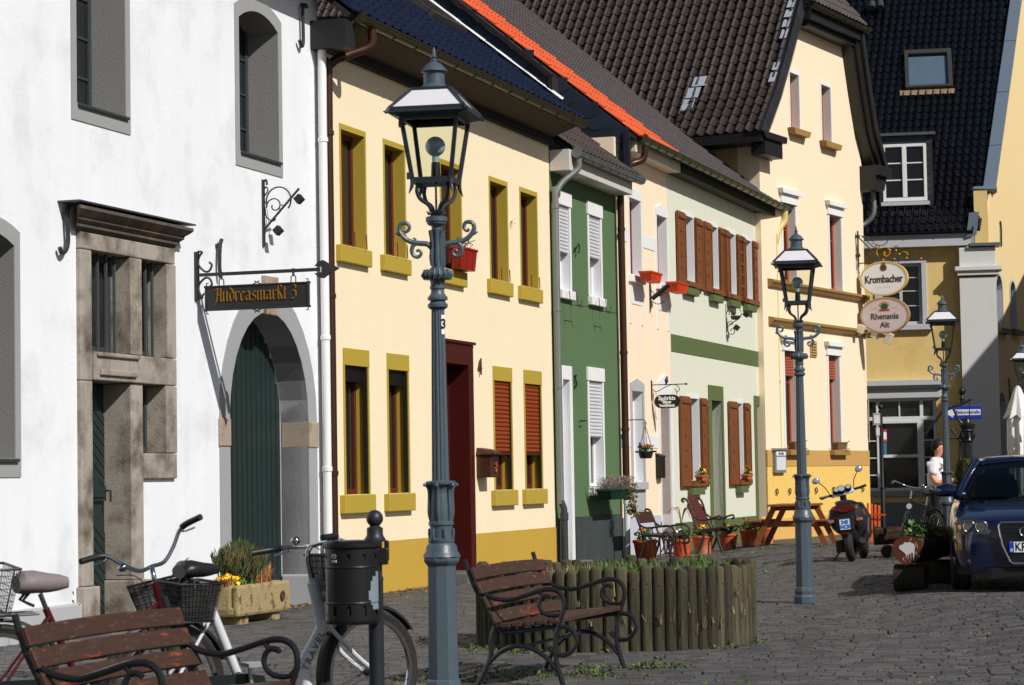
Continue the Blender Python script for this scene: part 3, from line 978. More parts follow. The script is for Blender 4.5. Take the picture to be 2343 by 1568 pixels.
CH.part(MB().box(X(13.08), X(13.2), -.25, -.15, 6.42, 7.3), 'corner_flashing', mat('dark_flashing', (46, 52, 62), rough=.35, metal=.4), fp)

# ------------------------------------------------------------------ sage house
SPL = plaster('sage_green_plaster', (212, 213, 194), var=.02, streak=.02)
SGREEN = plaster('dark_sage_trim', (90, 104, 64), var=.05, streak=.03)
SHUT = mat('brown_shutter_wood', (124, 74, 38), rough=.5, var=.3, stretch=(30, 30, 2), scale=2, col2=(96, 48, 24), c2lo=.5, c2hi=.7, c2scale=3)
SH = rowhouse('sage_house', 'pale sage green house with rows of brown wooden shutters and green door surrounds', 16.5)
S = 16.5
upw = [(17.7, 18.46), (19.8, 20.45), (21.35, 22.0), (22.8, 23.5)]
loww = [(17.8, 18.58), (21.75, 22.32)]
holes = [rect(X(a), X(b), 5.08, 6.33) for a, b in upw] + [rect(X(a), X(b), 1.3, 2.86) for a, b in loww]
sp = [(X(16.56), .53), (X(19.62), .53), (X(19.62), 2.87), (X(20.5), 2.87), (X(20.5), .53), (X(23.66), .53), (X(23.66), 2.85), (X(24.44), 2.85), (X(24.44), .53), (X(25.4), .53), (X(25.4), 7.2), (X(16.56), 7.2)]
SH.part(wall(sp, holes, .5), 'wall', SPL)
g = MB()
for a, c in ((16.56, 19.4), (20.7, 23.5), (24.6, 25.4)):
    SH.part(MB().box(X(a), X(c), -.02, .4, -.3, .528), 'plinth', SGREEN)
SH.part(MB().box(X(16.6), X(25.2), -.012, .0, 3.69, 4.01), 'band', SGREEN)
def wood_shutter(H, win, a, c, z0, z1, y):
    mb = MB()
    n = 3
    w = (c - a) / n
    for i in range(n):
        mb.box(a + i * w + .006, a + (i + 1) * w - .006, y - .03, y, z0, z1)
    for z in (z0 + .03, z1 - .13):
        mb.box(a, c, y - .055, y - .031, z, z + .1)
    mb.box(a, a + .03, y - .05, y - .031, z0 + .14, z1 - .14).box(c - .03, c, y - .05, y - .031, z0 + .14, z1 - .14)
    k = 0
    for z in (.25, .42, .58, .75):
        zz = z0 + (z1 - z0) * z
        mb.box(a + w * 1.2, a + w * 1.8, y - .045, y - .031, zz - .03, zz + .03)
    H.part(mb, 'shutter', SHUT, win)
    H.part(MB().tube([(a + .06, y - .06, z1 - .08), (a + .06, y - .09, z1 - .12)], .014, 6), 'shutter_hinge', IRON, win)
for k, (a, c) in enumerate(upw + loww):
    z0, z1 = (5.08, 6.33) if k < 4 else (1.3, 2.86)
    w = SH.part(reveal(rect(X(a), X(c), z0, z1), .2), 'window', REVW)
    SH.part(ring(MB(), X(a), X(c), z0, z1, .05, -.012, .0, .08, 0), 'surround', WHITEPAINT, w)
    casement(SH, w, X(a), X(c), z0, z1, .15, mat('brown_frame', (90, 50, 26), rough=.5), .05, 1, ())
    sw = .56 if k < 4 else .62
    wood_shutter(SH, w, X(a) - (sw + .06 if k < 4 else .78), X(a) - .05, z0 - .13, z1 + .02, -.025)
    wood_shutter(SH, w, X(c) + .02, X(c) + (.54 if k < 4 else .52), z0 - .13, z1 + .02, -.025)
    SH.part(MB().box(X(a) - .12, X(c) + .02, -.12, -.02, z0 - .11, z0 - .02), 'ledge', SHUT, w)
    SH.part(MB().box(X(a) - .2, X(c) - .06, -.12, .02, z0 - .27, z0 - .14), 'sill', SGREEN, w, bev=.008)
for a, c, top in ((19.62, 20.5, 3.16), (23.66, 24.44, 3.06)):
    d = SH.part(reveal(rect(X(a), X(c), .02, 2.86), .28), 'door_frame', SGREEN)
    SH.part(MB().box(X(a) - .24, X(a), -.02, .02, -.05, 2.86).box(X(c), X(c) + .12, -.02, .02, -.05, 2.86).box(X(a) - .24, X(c) + .12, -.02, .02, 2.86, top), 'surround', SGREEN, d, bev=.005)
    SH.part(MB().box(X(a), X(c), .24, .28, .02, 2.86).box(X(a) + .1, X(c) - .1, .22, .24, .2, 1.1).box(X(a) + .1, X(c) - .1, .22, .24, 1.3, 2.7), 'door', mat('dark_green_door', (52, 66, 34), rough=.5), d)
SH.part(MB().prism([(X(16.6), 6.98), (X(25.0), 6.98), (X(25.0), 7.16), (X(16.6), 7.16)], -.28, .0), 'eave_board', mat('dark_green_eave', (34, 44, 26), rough=.7))
SH.part(gutter(MB(), X(13.45), X(25.3), -.42, 7.2, .085, .55), 'gutter', mat('green_gutter', (72, 84, 50), rough=.35, metal=.4, var=.2), smooth=True)
SH.part(downpipe(MB(), [(X(25.1), -.42, 7.12), (X(25.1), -.4, 6.9), (X(24.98), -.3, 6.7), (X(24.86), -.24, 6.4), (X(24.8), -.22, 6.1), (X(24.8), -.22, -.1)], .075, [(X(24.8), -.22, z) for z in (6.0, 3.4, 1.3)]), 'downpipe', mat('cream_pipe', (204, 186, 122), rough=.45, var=.06), smooth=True)
GREYTILE = mat('grey_brown_tile', (70, 62, 62), rough=.5, rnd=.15, var=.12)
tile_roof(SH, (X(15.85), -.38, 7.2), (1, 0, 0), (0, 1, .82), lambda u, v: True, 51, 21, .2, .42, 'rib', GREYTILE, [(0, 0), (10.3, 0), (10.3, 8.8), (0, 8.8)])
# ------------------------------------------------------------------ gabled house across the end of the row
TG = atan2(.88295, .46947)
GA = Vector((5.362, 50.795, 0))
GD, GN = Vector((.46947, .88295, 0)), Vector((.88295, -.46947, 0))
def GP(s, n=0, h=0): return GA + GD * s + GN * n + Vector((0, 0, h))
GPL2 = plaster('warm_cream_plaster', (238, 218, 188), var=.03, streak=.03)
GB = House('gabled_house', 'tall warm cream house with its steep gable to the street and a dark pantile roof', GA, TG)
holes = [rect(1.86, 2.42, 9.05, 10.28), rect(3.82, 4.42, 8.99, 10.28), rect(1.25, 2.0, 5.6, 7.32), rect(4.14, 4.9, 5.6, 7.32), rect(1.15, 1.95, 1.96, 4.08), rect(3.86, 4.56, 1.96, 4.08)]
gpoly = [(0, -.4), (6.4, -.4), (6.48, 8.6), (6.1, 9.9), (5.6, 11.7), (2.2, 11.85), (1.0, 10.3), (.35, 9.4), (0, 8.9)]
GB.part(wall(gpoly, holes, .5), 'wall', GPL2)
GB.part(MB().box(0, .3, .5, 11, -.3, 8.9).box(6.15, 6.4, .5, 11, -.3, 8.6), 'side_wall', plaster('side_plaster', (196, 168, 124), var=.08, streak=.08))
GB.part(MB().box(.0, 6.42, -.03, .02, 1.56, 1.91), 'base_band', plaster('tan_band', (190, 150, 88), var=.06))
GB.part(MB().box(.0, 6.42, -.02, .02, .45, 1.558), 'plinth', mat('pebbled_yellow_plinth', (232, 192, 104), rough=.95, var=.08, bump=1., bscale=26))
GB.part(MB().box(.0, 6.42, -.04, .02, -.4, .448), 'foot_band', plaster('foot_band', (214, 168, 96), var=.06))
bandm = plaster('brown_sill_band', (150, 120, 72), var=.15)
k = MB()
prof = [(0, 0), (.06, .0), (.1, .06), (.14, .1), (.14, .15), (0, .18)]
for z in (5.42, 4.6):
    kk = len(prof)
    k.add([(x, -p, z + q) for x in (.3, 6.44) for p, q in prof], [(i, (i + 1) % kk, kk + (i + 1) % kk, kk + i) for i in range(kk)] + [tuple(range(kk)), tuple(range(kk, 2 * kk))])
GB.part(k, 'string_course', bandm)
BRICKRED = mat('orange_brown_frame', (160, 66, 24), rough=.45, var=.15)
GREV = plaster('grey_white_reveal', (206, 200, 192), var=.06)
for i, h in enumerate(holes):
    (a, z0), (c, _), (_, z1), _ = h
    w = GB.part(reveal(h, .22), 'window', GREV)
    sm = ring(MB(), a, c, z0, z1, .07 if i < 2 else .1, -.02, .0, .08 if i < 2 else .0, 0)
    GB.part(sm, 'surround', WHITEPAINT, w)
    if i >= 2:
        hd = MB().box(a - .13, c + .13, -.05, .0, z1, z1 + .2)
        hd.prism([(a - .18, z1 + .2), (c + .18, z1 + .2), (c + .24, z1 + .3), (a - .24, z1 + .3)], -.12, .0)
        GB.part(hd, 'head_moulding', WHITEPAINT, w)
    if i < 2:
        GB.part(MB().prism([(a - .1, z0 - .16), (c + .2, z0 - .16), (c + .3, z0 - .03), (a - .18, z0 - .03)], -.17, .02), 'sill', bandm, w)
    if i >= 4:
        GB.part(MB().box(a - .1, c + .2, -.16, .02, 1.8, 1.92), 'sill', bandm, w, bev=.01)
    casement(GB, w, a, c, z0, z1, .17, BRICKRED, .08, 1, (z0 + (z1 - z0) * .68,))
    if i >= 4:
        GB.part(slats(MB(), a + .01, c - .01, z1 - .55, z1, .1, .06), 'shutter', mat('terracotta_shutter', (158, 84, 54), rough=.5), w)
vm = MB().box(2.72, 3.1, -.03, .01, 4.0, 4.36)
for i in range(5):
    vm.bar((2.76, -.045, 4.06 + i * .06), (3.06, -.045, 4.06 + i * .06), .02, .035)
GB.part(vm, 'vent', plaster('tan_vent', (176, 148, 96), var=.05))
for a in (.45, 1.2, 1.95, 2.8, 3.9, 5.85):
    GB.part(MB().tube(arc(a, 1.02, .06, 0, 360, 10, -.05), .012, 5), 'tethering_ring', IRON)
# roof: steep left slope with a kicked eave, half hip in front, steep right slope
PANTILE = mat('dark_brown_pantile', (50, 41, 36), rough=.36, var=.12, spec=.5, rnd=.22)
c0, h0 = -.62, 8.66
s1, h1 = .31, 9.7
L1 = hypot(s1 - c0, h1 - h0)
VK = Vector((s1 - c0, 0, h1 - h0)).normalized()
tile_roof(GB, (c0, -.25, h0), (0, 1, 0), VK, lambda u, v: u < 1.95 and v < L1 + .05, 9, 5, .225, .285, 'pan', PANTILE, [(-.02, -.06), (2.0, -.06), (2.0, L1), (-.02, L1)], rname='roof_kick')
V2 = Vector((1.0, 0, 1.42)).normalized()
vk = -3.4
def upin(u, v):
    if v >= -.02: return u > .02 + max(0, v - 2.9) * .9
    return u > 2.0
tile_roof(GB, Vector((s1, -.25, h1)) + V2 * (-12 * .285), (0, 1, 0), V2, lambda u, v: upin(u, v - 12 * .285), 62, 32, .225, .285, 'pan', PANTILE,
          [(2.0, 0), (13.8, 0), (13.8, 9.2), (5.2, 9.2), (2.7, 6.35), (0, 3.42), (2.0, 3.42)], rname='roof')
FLASH = mat('pale_lead_flashing', (176, 184, 196), rough=.5, var=.15, metal=.2)
fl = MB()
def onl(u, v, up=.06):
    p = Vector((s1, -.25 + u, h1)) + V2 * v
    return p + Vector((-1.42, 0, 1)).normalized() * up
for v0, v1, u0, u1 in ((1.75, 2.0, .0, .16), (2.05, 2.3, .0, .17), (2.35, 2.6, .0, .17), (2.65, 2.9, .0, .18), (1.4, 1.7, -.02, .14), (.1, .4, -.02, .13), (.45, .7, -.02, .12)):
    fl.add([onl(u0, v0, .085), onl(u1, v0, .085), onl(u1, v1, .06), onl(u0, v1, .06)], [(0, 1, 2, 3)])
for v0, v1, u0, u1 in ((.2, .5, 1.6, 1.95), (-.14, .18, 1.72, 2.02), (-.5, -.16, 1.78, 2.06)):
    fl.add([onl(u0, v0, .075), onl(u1, v0, .075), onl(u1, v1, .06), onl(u0, v1, .06)], [(0, 1, 2, 3)])
lf_ = GB.part(fl, 'lead_flashing', FLASH); lf_['kind'] = 'stuff'
# slate-covered verge strip and barge of the left slope
vm = MB()
edge = [(-.62, 8.6), (.31, 9.62), (1.0, 10.55), (1.9, 11.85)]
for (a, z), (b_, z2) in zip(edge[:-1], edge[1:]):
    vm.add([(a, -.27, z + .07), (b_, -.27, z2 + .07), (b_ + .28, -.29, z2 - .12), (a + .28, -.29, z - .12), (a, .02, z), (b_, .02, z2), (b_ + .24, .02, z2 - .2), (a + .24, .02, z - .2)],
           [(0, 1, 2, 3), (0, 4, 5, 1), (3, 2, 6, 7), (4, 5, 6, 7)])
vg = GB.part(vm, 'verge', SLATE)
vslate = MB()
for (a, z), (b_, z2) in zip(edge[:-1], edge[1:]):
    n = int(hypot(b_ - a, z2 - z) / .085)
    for i in range(n):
        t0, t1 = i / n, (i + 1.3) / n
        p0 = (a + (b_ - a) * t0, z + (z2 - z) * t0); p1 = (a + (b_ - a) * t1, z + (z2 - z) * t1)
        vslate.add([(p0[0], -.31, p0[1] + .08), (p0[0] + .29, -.315, p0[1] - .13), (p1[0] + .29, -.295, p1[1] - .13), (p1[0], -.295, p1[1] + .08)], [(0, 1, 2, 3)])
vso = GB.part(vslate, 'verge_slates', mat('verge_slate', (58, 58, 62), rough=.5, rnd=.25), vg)
vso['kind'] = 'stuff'
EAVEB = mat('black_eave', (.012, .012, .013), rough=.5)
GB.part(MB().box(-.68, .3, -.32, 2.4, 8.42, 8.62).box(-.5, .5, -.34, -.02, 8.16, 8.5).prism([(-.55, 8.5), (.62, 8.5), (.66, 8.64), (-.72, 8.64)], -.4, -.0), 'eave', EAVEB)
# right verge: deep dark overhang
re_ = [(5.62, 11.72), (6.05, 10.5), (6.45, 9.55), (7.12, 8.66)]
rv = MB()
for (a, z), (b_, z2) in zip(re_[:-1], re_[1:]):
    for k2, (d0, y0, y1) in enumerate(((.0, -.45, .3), (.16, -.36, .3), (.3, -.25, .3))):
        rv.add([(a - d0, y0, z), (b_ - d0, y0, z2), (b_ - d0 - .17, y0, z2 - .05), (a - d0 - .17, y0, z - .05), (a - d0, y1, z), (b_ - d0, y1, z2), (b_ - d0 - .17, y1, z2 - .05), (a - d0 - .17, y1, z - .05)],
               [(0, 1, 2, 3), (0, 4, 5, 1), (3, 2, 6, 7), (4, 5, 6, 7)])
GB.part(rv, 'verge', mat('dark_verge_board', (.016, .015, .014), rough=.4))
GB.part(MB().add([(5.62, -.45, 11.74), (6.05, -.45, 10.52), (6.45, -.45, 9.57), (7.12, -.45, 8.68), (5.62, 11, 11.74), (6.05, 11, 10.52), (6.45, 11, 9.57), (7.12, 11, 8.68)], [(0, 1, 5, 4), (1, 2, 6, 5), (2, 3, 7, 6)]), 'roof_right', SLABM)
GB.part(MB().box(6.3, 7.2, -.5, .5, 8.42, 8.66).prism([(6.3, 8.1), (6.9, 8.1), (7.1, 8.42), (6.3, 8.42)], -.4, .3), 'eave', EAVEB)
GB.part(downpipe(MB(), [(6.95, -.1, 8.15), (6.95, -.1, 7.6), (6.9, .1, 7.35), (6.7, .3, 7.25)], .06), 'downpipe', ZINC, smooth=True)
# half hip
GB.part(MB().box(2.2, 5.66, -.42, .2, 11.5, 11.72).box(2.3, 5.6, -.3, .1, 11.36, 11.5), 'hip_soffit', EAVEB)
GB.part(gutter(MB(), 2.2, 5.75, -.5, 11.78, .08), 'gutter', DULLGUT, smooth=True)
tile_roof(GB, (2.0, -.5, 11.86), (1, 0, 0), (0, .6, .8), lambda u, v: v * .45 < u < 3.75 - v * .45, 17, 7, .225, .285, 'rib', BROWNTILE, [(0, 0), (3.75, 0), (3.0, 2), (.8, 2)], rname='hip_roof')

# ------------------------------------------------------------------ olive house with the shop front
OA = Vector((9.649, 64.282, 0))
TO = atan2(-.15643, .98769)
OD, ON = Vector((.98769, -.15643, 0)), Vector((-.15643, -.98769, 0))
def OP(s, n=0, h=0): return OA + OD * s + ON * n + Vector((0, 0, h))
OPL = plaster('mustard_olive_plaster', (224, 194, 128), var=.05, streak=.06, col2=(200, 168, 104), c2lo=.5, c2hi=.8, c2scale=1.2)
GREYTRIM = mat('grey_trim_paint', (186, 188, 190), rough=.6, var=.06)
OB = House('olive_house', 'mustard yellow house with a grey shop front below a steep glossy black roof', OA, TO)
wh = rect(.3, 1.42, 5.36, 7.0)
sh = [(-.3, .9), (1.72, .9), (1.72, 3.36), (-.3, 3.36)]
OB.part(wall([(-4, -.4), (2.62, -.4), (2.62, 7.75), (-4, 7.75)], [wh, sh], .5), 'wall', OPL)
OB.part(MB().box(-4, 2.6, -.06, .02, -.4, .58), 'plinth', plaster('grey_plinth', (120, 122, 124), var=.08))
w = OB.part(reveal(wh, .14), 'window', GREYTRIM)
OB.part(ring(MB(), .3, 1.42, 5.36, 7.0, .14, -.04, .0, .14, .0), 'surround', GREYTRIM, w, bev=.01)
OB.part(MB().box(.1, 1.7, -.14, .0, 5.2, 5.35), 'sill', GREYTRIM, w, bev=.01)
casement(OB, w, .3, 1.42, 5.36, 7.0, .08, GREYTRIM, .075, 1, (5.86, 6.26, 6.62), mat('dark_glass', (.006, .006, .008), rough=.06, var=0, spec=.5))
# cornice over the shop front
k = MB().box(-4, 1.86, -.08, .0, 3.37, 3.62).box(-4, 1.9, -.14, .0, 3.622, 3.7).box(-4, 1.95, -.22, .0, 3.702, 3.86)
OB.part(k, 'shop_cornice', GREYTRIM, bev=.015)
sf = OB.part(reveal(sh, .16), 'shop_front', GREYTRIM)
f = MB()
Z0, Z1 = .9, 3.36
for x in (-.3, .12, 1.28, 1.64):
    f.box(x, x + .09, .06, .15, Z0, Z1)
f.box(-.3, 1.72, .05, .15, 2.78, 2.88).box(-.3, 1.72, .06, .15, Z0, Z0 + .07).box(-.3, 1.72, .06, .15, Z1 - .06, Z1)
f.box(.21, 1.28, .03, .15, 2.7, 2.78).box(.21, .28, .03, .15, Z0 + .07, 2.7).box(1.2, 1.28, .03, .15, Z0 + .07, 2.7).box(.28, 1.2, .03, .15, 1.78, 1.86)
f.box(.72, .76, .07, .14, 2.88, Z1)
for z in (1.3, 1.76, 2.22):
    f.box(-.3, .12, .08, .14, z, z + .03); f.box(1.37, 1.64, .08, .14, z, z + .03)
OB.part(f, 'frame', mat('shop_frame_grey', (214, 216, 216), rough=.5, var=.05), sf, bev=.006)
OB.part(MB().box(-.3, 1.72, .12, .135, Z0, Z1), 'pane', mat('shop_glass', (.014, .016, .018), rough=.05, var=0, spec=.55), sf)
OB.part(MB().box(-.4, 1.8, -.08, .04, .74, .895), 'sill', mat('shop_sill', (150, 150, 152), rough=.7, var=.1), sf, bev=.01)
# eave, gutter, black roof
OB.part(MB().box(-4, 2.75, -.3, .0, 7.42, 7.72), 'eave_board', GREYTRIM)
OB.part(gutter(MB(), -4, 2.8, -.34, 7.8, .08, .8), 'gutter', mat('dark_gutter', (36, 36, 40), rough=.3, metal=.4), smooth=True)
BLACKTILE = mat('glossy_black_tile', (15, 15, 19), rough=.2, var=.1, spec=.6, rnd=.25)
tl = hypot(1, 1.3)
VB = Vector((0, 1 / tl, 1.3 / tl))
def roof_ok(u, v):
    if u - 4 > 2.9 + .145 * v: return False
    s_, z_ = u - 4, 7.85 + v * 1.3 / tl
    y_ = -.3 + v / tl
    if .38 < s_ - .0 < 1.75 and 8.7 < z_ < 10.5: return False
    if 1.12 < s_ < 2.42 and 12.05 < z_ < 13.4: return False
    return True
tile_roof(OB, (-4, -.3, 7.85), (1, 0, 0), VB, roof_ok, 46, 36, .205, .285, 'pan', BLACKTILE, [(0, 0), (7.0, 0), (8.6, 10.5), (0, 10.5)], shear=.104)
# zinc-covered verge along the right edge
zb = MB()
def onb(s, v, up): return Vector((s, -.3 + v / tl, 7.85 + v * 1.3 / tl)) + Vector((0, -1.3 / tl, 1 / tl)) * up
for v0, v1 in ((1.35, 3.0), (3.01, 5.1), (5.11, 7.2), (7.21, 9.5)):
    a0, a1 = 2.93 + .147 * v0, 2.93 + .147 * v1
    zb.add([onb(a0, v0, .12), onb(a0 + .33, v0, .14), onb(a1 + .33, v1, .13), onb(a1, v1, .11), onb(a0, v0, -.1), onb(a0 + .33, v0, -.1), onb(a1 + .33, v1, -.1), onb(a1, v1, -.1)],
           [(0, 1, 2, 3), (0, 4, 5, 1), (0, 3, 7, 4), (1, 5, 6, 2)])
zb.add([onb(2.85, 1.34, .16), onb(3.5, 1.3, .16), onb(3.5, 1.42, .16), onb(2.9, 1.42, .16), onb(2.85, 1.34, .0), onb(3.5, 1.3, .0), onb(3.5, 1.42, 0), onb(2.9, 1.42, 0)], [(0, 1, 2, 3), (0, 4, 5, 1), (1, 5, 6, 2)])
OB.part(zb, 'verge_flashing', mat('blue_zinc', (112, 126, 142), rough=.42, metal=.3, var=.1, streak=.08))
# skylight with a blind
Mb = Matrix((Vector((1, 0, 0)), VB, Vector((0, -1.3 / tl, 1 / tl)))).transposed()
def zv(z): return (z - 7.85) * tl / 1.3
skm = mat('skylight_frame', (74, 72, 70), rough=.35, metal=.4)
v0, v1 = zv(12.15), zv(13.38)
s = MB()
for a, b_, c, d in ((1.1, 1.2, v0, v1), (2.3, 2.42, v0, v1), (1.2, 2.3, v1 - .16, v1), (1.2, 2.3, v0, v0 + .08)):
    s.obox(onb((a + b_) / 2 + .06, (c + d) / 2, .08), (b_ - a, d - c, .16), Mb)
skl = OB.part(s, 'skylight', skm, bev=.008)
OB.part(MB().obox(onb(1.8, (v0 + v1) / 2, .1), (1.1, v1 - v0 - .2, .01), Mb), 'pane', glassmat('skylight_glass', (.8, .85, .9), .25), skl)
bl = MB()
for i in range(22):
    bl.obox(onb(1.8, v0 + .12 + i * (v1 - v0 - .3) / 22, .055), (1.06, .04, .006), Mb @ Matrix.Rotation(.35, 3, 'X'))
OB.part(bl, 'blind', mat('grey_blind', (150, 164, 168), rough=.5), skl)
ap = MB()
for i in range(14):
    x0, x1 = 1.0 + i * .11, 1.11 + i * .11
    ap.add([onb(x0, v0 - .22, .05 + .02 * (i % 2)), onb(x1, v0 - .22, .05 + .02 * ((i + 1) % 2)), onb(x1, v0 - .02, .06), onb(x0, v0 - .02, .06)], [(0, 1, 2, 3)])
OB.part(ap, 'apron', mat('lead_apron', (128, 108, 82), rough=.7, var=.1), skl)
# two vent pipes
for x in (.28, .52):
    OB.part(MB().tube([onb(x, zv(15.0), .0), onb(x, zv(15.0) - .05, .22), onb(x, zv(15.0) - .3, .26)], .1, 12), 'vent_pipe', mat('vent_grey', (60, 64, 66), rough=.4), smooth=True)
# dormer
DY = .28
dm = MB().box(.36, .46, DY, 2.6, 8.62, 10.5).box(1.64, 1.8, DY, 2.6, 8.62, 10.5).box(.46, 1.64, DY, 2.6, 10.28, 10.5).box(.46, 1.64, DY, 1.0, 8.62, 8.72)
dob = OB.part(dm, 'dormer', SLATE)
OB.part(MB().box(.2, 1.9, DY - .12, 2.8, 10.505, 10.58), 'dormer_roof', mat('dormer_zinc', (92, 92, 94), rough=.45, metal=.3), dob)
sl2 = MB()
for i in range(9):
    for j in range(5):
        z = 8.65 + i * .2; y = DY + .02 + j * .26 + .13 * (i % 2)
        if z < 8.0 + (y + .3) * 1.3 - .2: continue
        sl2.add([(1.825, y, z), (1.825, y + .13, z - .05), (1.825, y + .27, z), (1.806, y + .27, z + .22), (1.806, y, z + .22)], [(0, 1, 2, 3, 4)])
for i in range(9):
    z = 8.68 + i * .2
    sl2.add([(1.65, DY - .025, z), (1.72, DY - .025, z - .05), (1.81, DY - .025, z), (1.81, DY - .006, z + .22), (1.65, DY - .006, z + .22)], [(0, 1, 2, 3, 4)])
OB.part(sl2, 'dormer_slates', mat('dormer_slate', (38, 38, 42), rough=.5, rnd=.3), dob)['kind'] = 'stuff'
f = MB().box(.46, .54, DY - .03, DY + .06, 8.72, 10.28).box(1.56, 1.64, DY - .03, DY + .06, 8.72, 10.28).box(.54, 1.56, DY - .03, DY + .06, 10.2, 10.28).box(.54, 1.56, DY - .03, DY + .06, 8.72, 8.82).box(.99, 1.11, DY - .04, DY + .06, 8.82, 10.2)
for z in (9.28, 9.74):
    f.box(.54, .99, DY, DY + .05, z, z + .035).box(1.11, 1.56, DY, DY + .05, z, z + .035)
OB.part(f, 'window_frame', WHITEPAINT, dob, bev=.008)
OB.part(MB().box(.54, 1.56, DY + .03, DY + .045, 8.8, 10.25), 'pane', mat('dark_glass', (.006, .006, .008)), dob)
OB.part(MB().box(.4, 1.7, DY - .1, DY + .02, 8.6, 8.7), 'sill', GREYTRIM, dob)
hp = MB()
rr = random.Random(5)
for c in ((.7, 9.0), (1.2, 9.5), (1.42, 9.52), (.85, 8.95)):
    for i in range(16):
        a = rr.uniform(0, 6.28); r = rr.uniform(.0, .12)
        p = Vector((c[0] + r * cos(a), DY - .015, c[1] + r * sin(a)))
        hp.add([p + Vector((rr.uniform(-.04, .04), 0, rr.uniform(-.04, .04))) for _ in range(4)], [(0, 1, 2, 3)])
# gable end wall receding to the right, with a pilaster at the corner
EA = OP(3.22)
TE = atan2(cos(radians(24)), sin(radians(24)))
BPL = plaster('sunny_beige_plaster', (226, 202, 150), var=.04, streak=.05)
EH = House('beige_gable_house', 'tall beige end wall with narrow arched windows beside the black roof', EA, TE)
def aw(a, c, z0, z1, r=.5):
    m_ = (a + c) / 2; R = (c - a) / 2
    return [(a, z0), (c, z0)] + [(m_ + R * cos(pi * i / 6), z1 - R + R * sin(pi * i / 6)) for i in range(7)]
ah = [aw(.75, 1.5, 5.25, 6.7), aw(2.5, 3.2, 5.3, 6.65), aw(.6, 1.5, .6, 3.5), aw(2.3, 3.1, .6, 3.6)]
EH.part(wall([(0, -.4), (9, -.4), (9, 8.0), (7.2, 10.0), (6.4, 12.8), (5.7, 15.4), (.02, 8.3), (0, 8.0)], ah, .06, 0., False), 'wall', BPL)
for h in ah:
    w = EH.part(reveal(h, .2), 'window', GREYTRIM)
    a, c = h[0][0], h[1][0]; z0, z1 = h[0][1], max(p[1] for p in h)
    EH.part(MB().box(a, c, .15, .19, z0, z1), 'pane', GLASS, w)
    sm = MB()
    o = [((a + c) / 2 + (x - (a + c) / 2) * 1.25, (z0 + (z - z0) * 1.05) if z > z0 else z) for x, z in h]
    n = len(h)
    for i in range(1, n):
        j = (i + 1) % n
        sm.add([(h[i][0], -.012, h[i][1]), (h[j][0], -.012, h[j][1]), (o[j][0], -.012, o[j][1]), (o[i][0], -.012, o[i][1])], [(0, 1, 2, 3)])
    EH.part(sm, 'surround', GREYTRIM, w)
    EH.part(MB().box(a - .12, c + .25, -.16, .05, z0 - .15, z0 - .01), 'sill', mat('dark_sill', (90, 84, 74), rough=.7), w)
EH.part(MB().tube([(1.4, -.03, 8.2), (1.42, -.04, 8.0), (1.39, -.04, 7.5)], .025, 6).tube([(1.9, -.03, 3.9), (1.92, -.04, 3.6), (1.9, -.04, 3.1)], .02, 6), 'wall_anchor', IRON)
EH.part(MB().bar((5.72, .2, 15.5), (6.45, .2, 12.8), .6, .1).bar((6.45, .2, 12.8), (7.25, .2, 10.0), .6, .1).bar((7.25, .2, 10.0), (9.1, .2, 7.95), .6, .1), 'verge', mat('dark_verge_board', (.016, .015, .014)))
# pilaster: square grey pier with cap mouldings, in the plane of the shop front
PIM = plaster('grey_pier_plaster', (212, 212, 208), var=.06, streak=.05)
def opl(mb, name, m, bev=0):
    return mb.xf(EH.Mi @ OB.M).build(name, m, EH.o, bev=bev)
pi_ = opl(MB().box(2.42, 3.38, -.32, .3, -.4, 6.55), 'corner_pier', PIM)
opl(MB().box(2.36, 3.46, -.38, .3, 6.6, 6.72).box(2.3, 3.54, -.44, .3, 6.724, 6.84).box(2.42, 3.38, -.32, .3, 6.845, 7.35), 'pier_cap', PIM, .015)
opl(MB().box(2.7, 3.5, -.42, .3, 7.38, 7.46), 'pier_cover', mat('pier_lead', (96, 98, 102), rough=.5))
opl(MB().box(2.86, 3.22, -.02, .4, 7.46, 8.9), 'corner_wall', OPL)
opl(MB().prism([(2.62, 7.62), (2.9, 7.7), (2.98, 8.3), (2.72, 8.28)], -.36, -.1), 'flashing', mat('blue_zinc', (112, 126, 142)))

# neighbour across the street, right of the view: its eave throws the long shadow on the end wall
NB = House('brick_house', 'red brick house with grey roof standing to the right across the street', Vector((19.0, 50.5, 0)), 0)
NB.part(MB().box(0, 9, 0, 16, -.3, 11.8), 'wall', mat('red_brick', (140, 78, 58), rough=.9, var=.15))
NB.part(MB().prism([(-.25, 11.8), (9.3, 11.8), (4.5, 15.5)], -.2, 16.2), 'roof', mat('grey_slate_roof', (70, 70, 74), rough=.7))
nw = MB()
for z in (1.2, 4.6, 8.0):
    for y in (2, 5, 8, 11, 14):
        o = NB.part(MB().box(-.05, .02, y - .6, y + .6, z, z + 1.8), 'window', WHITEPAINT)
        NB.part(MB().box(-.055, -.03, y - .52, y + .52, z + .08, z + 1.72), 'pane', GLASS, o)

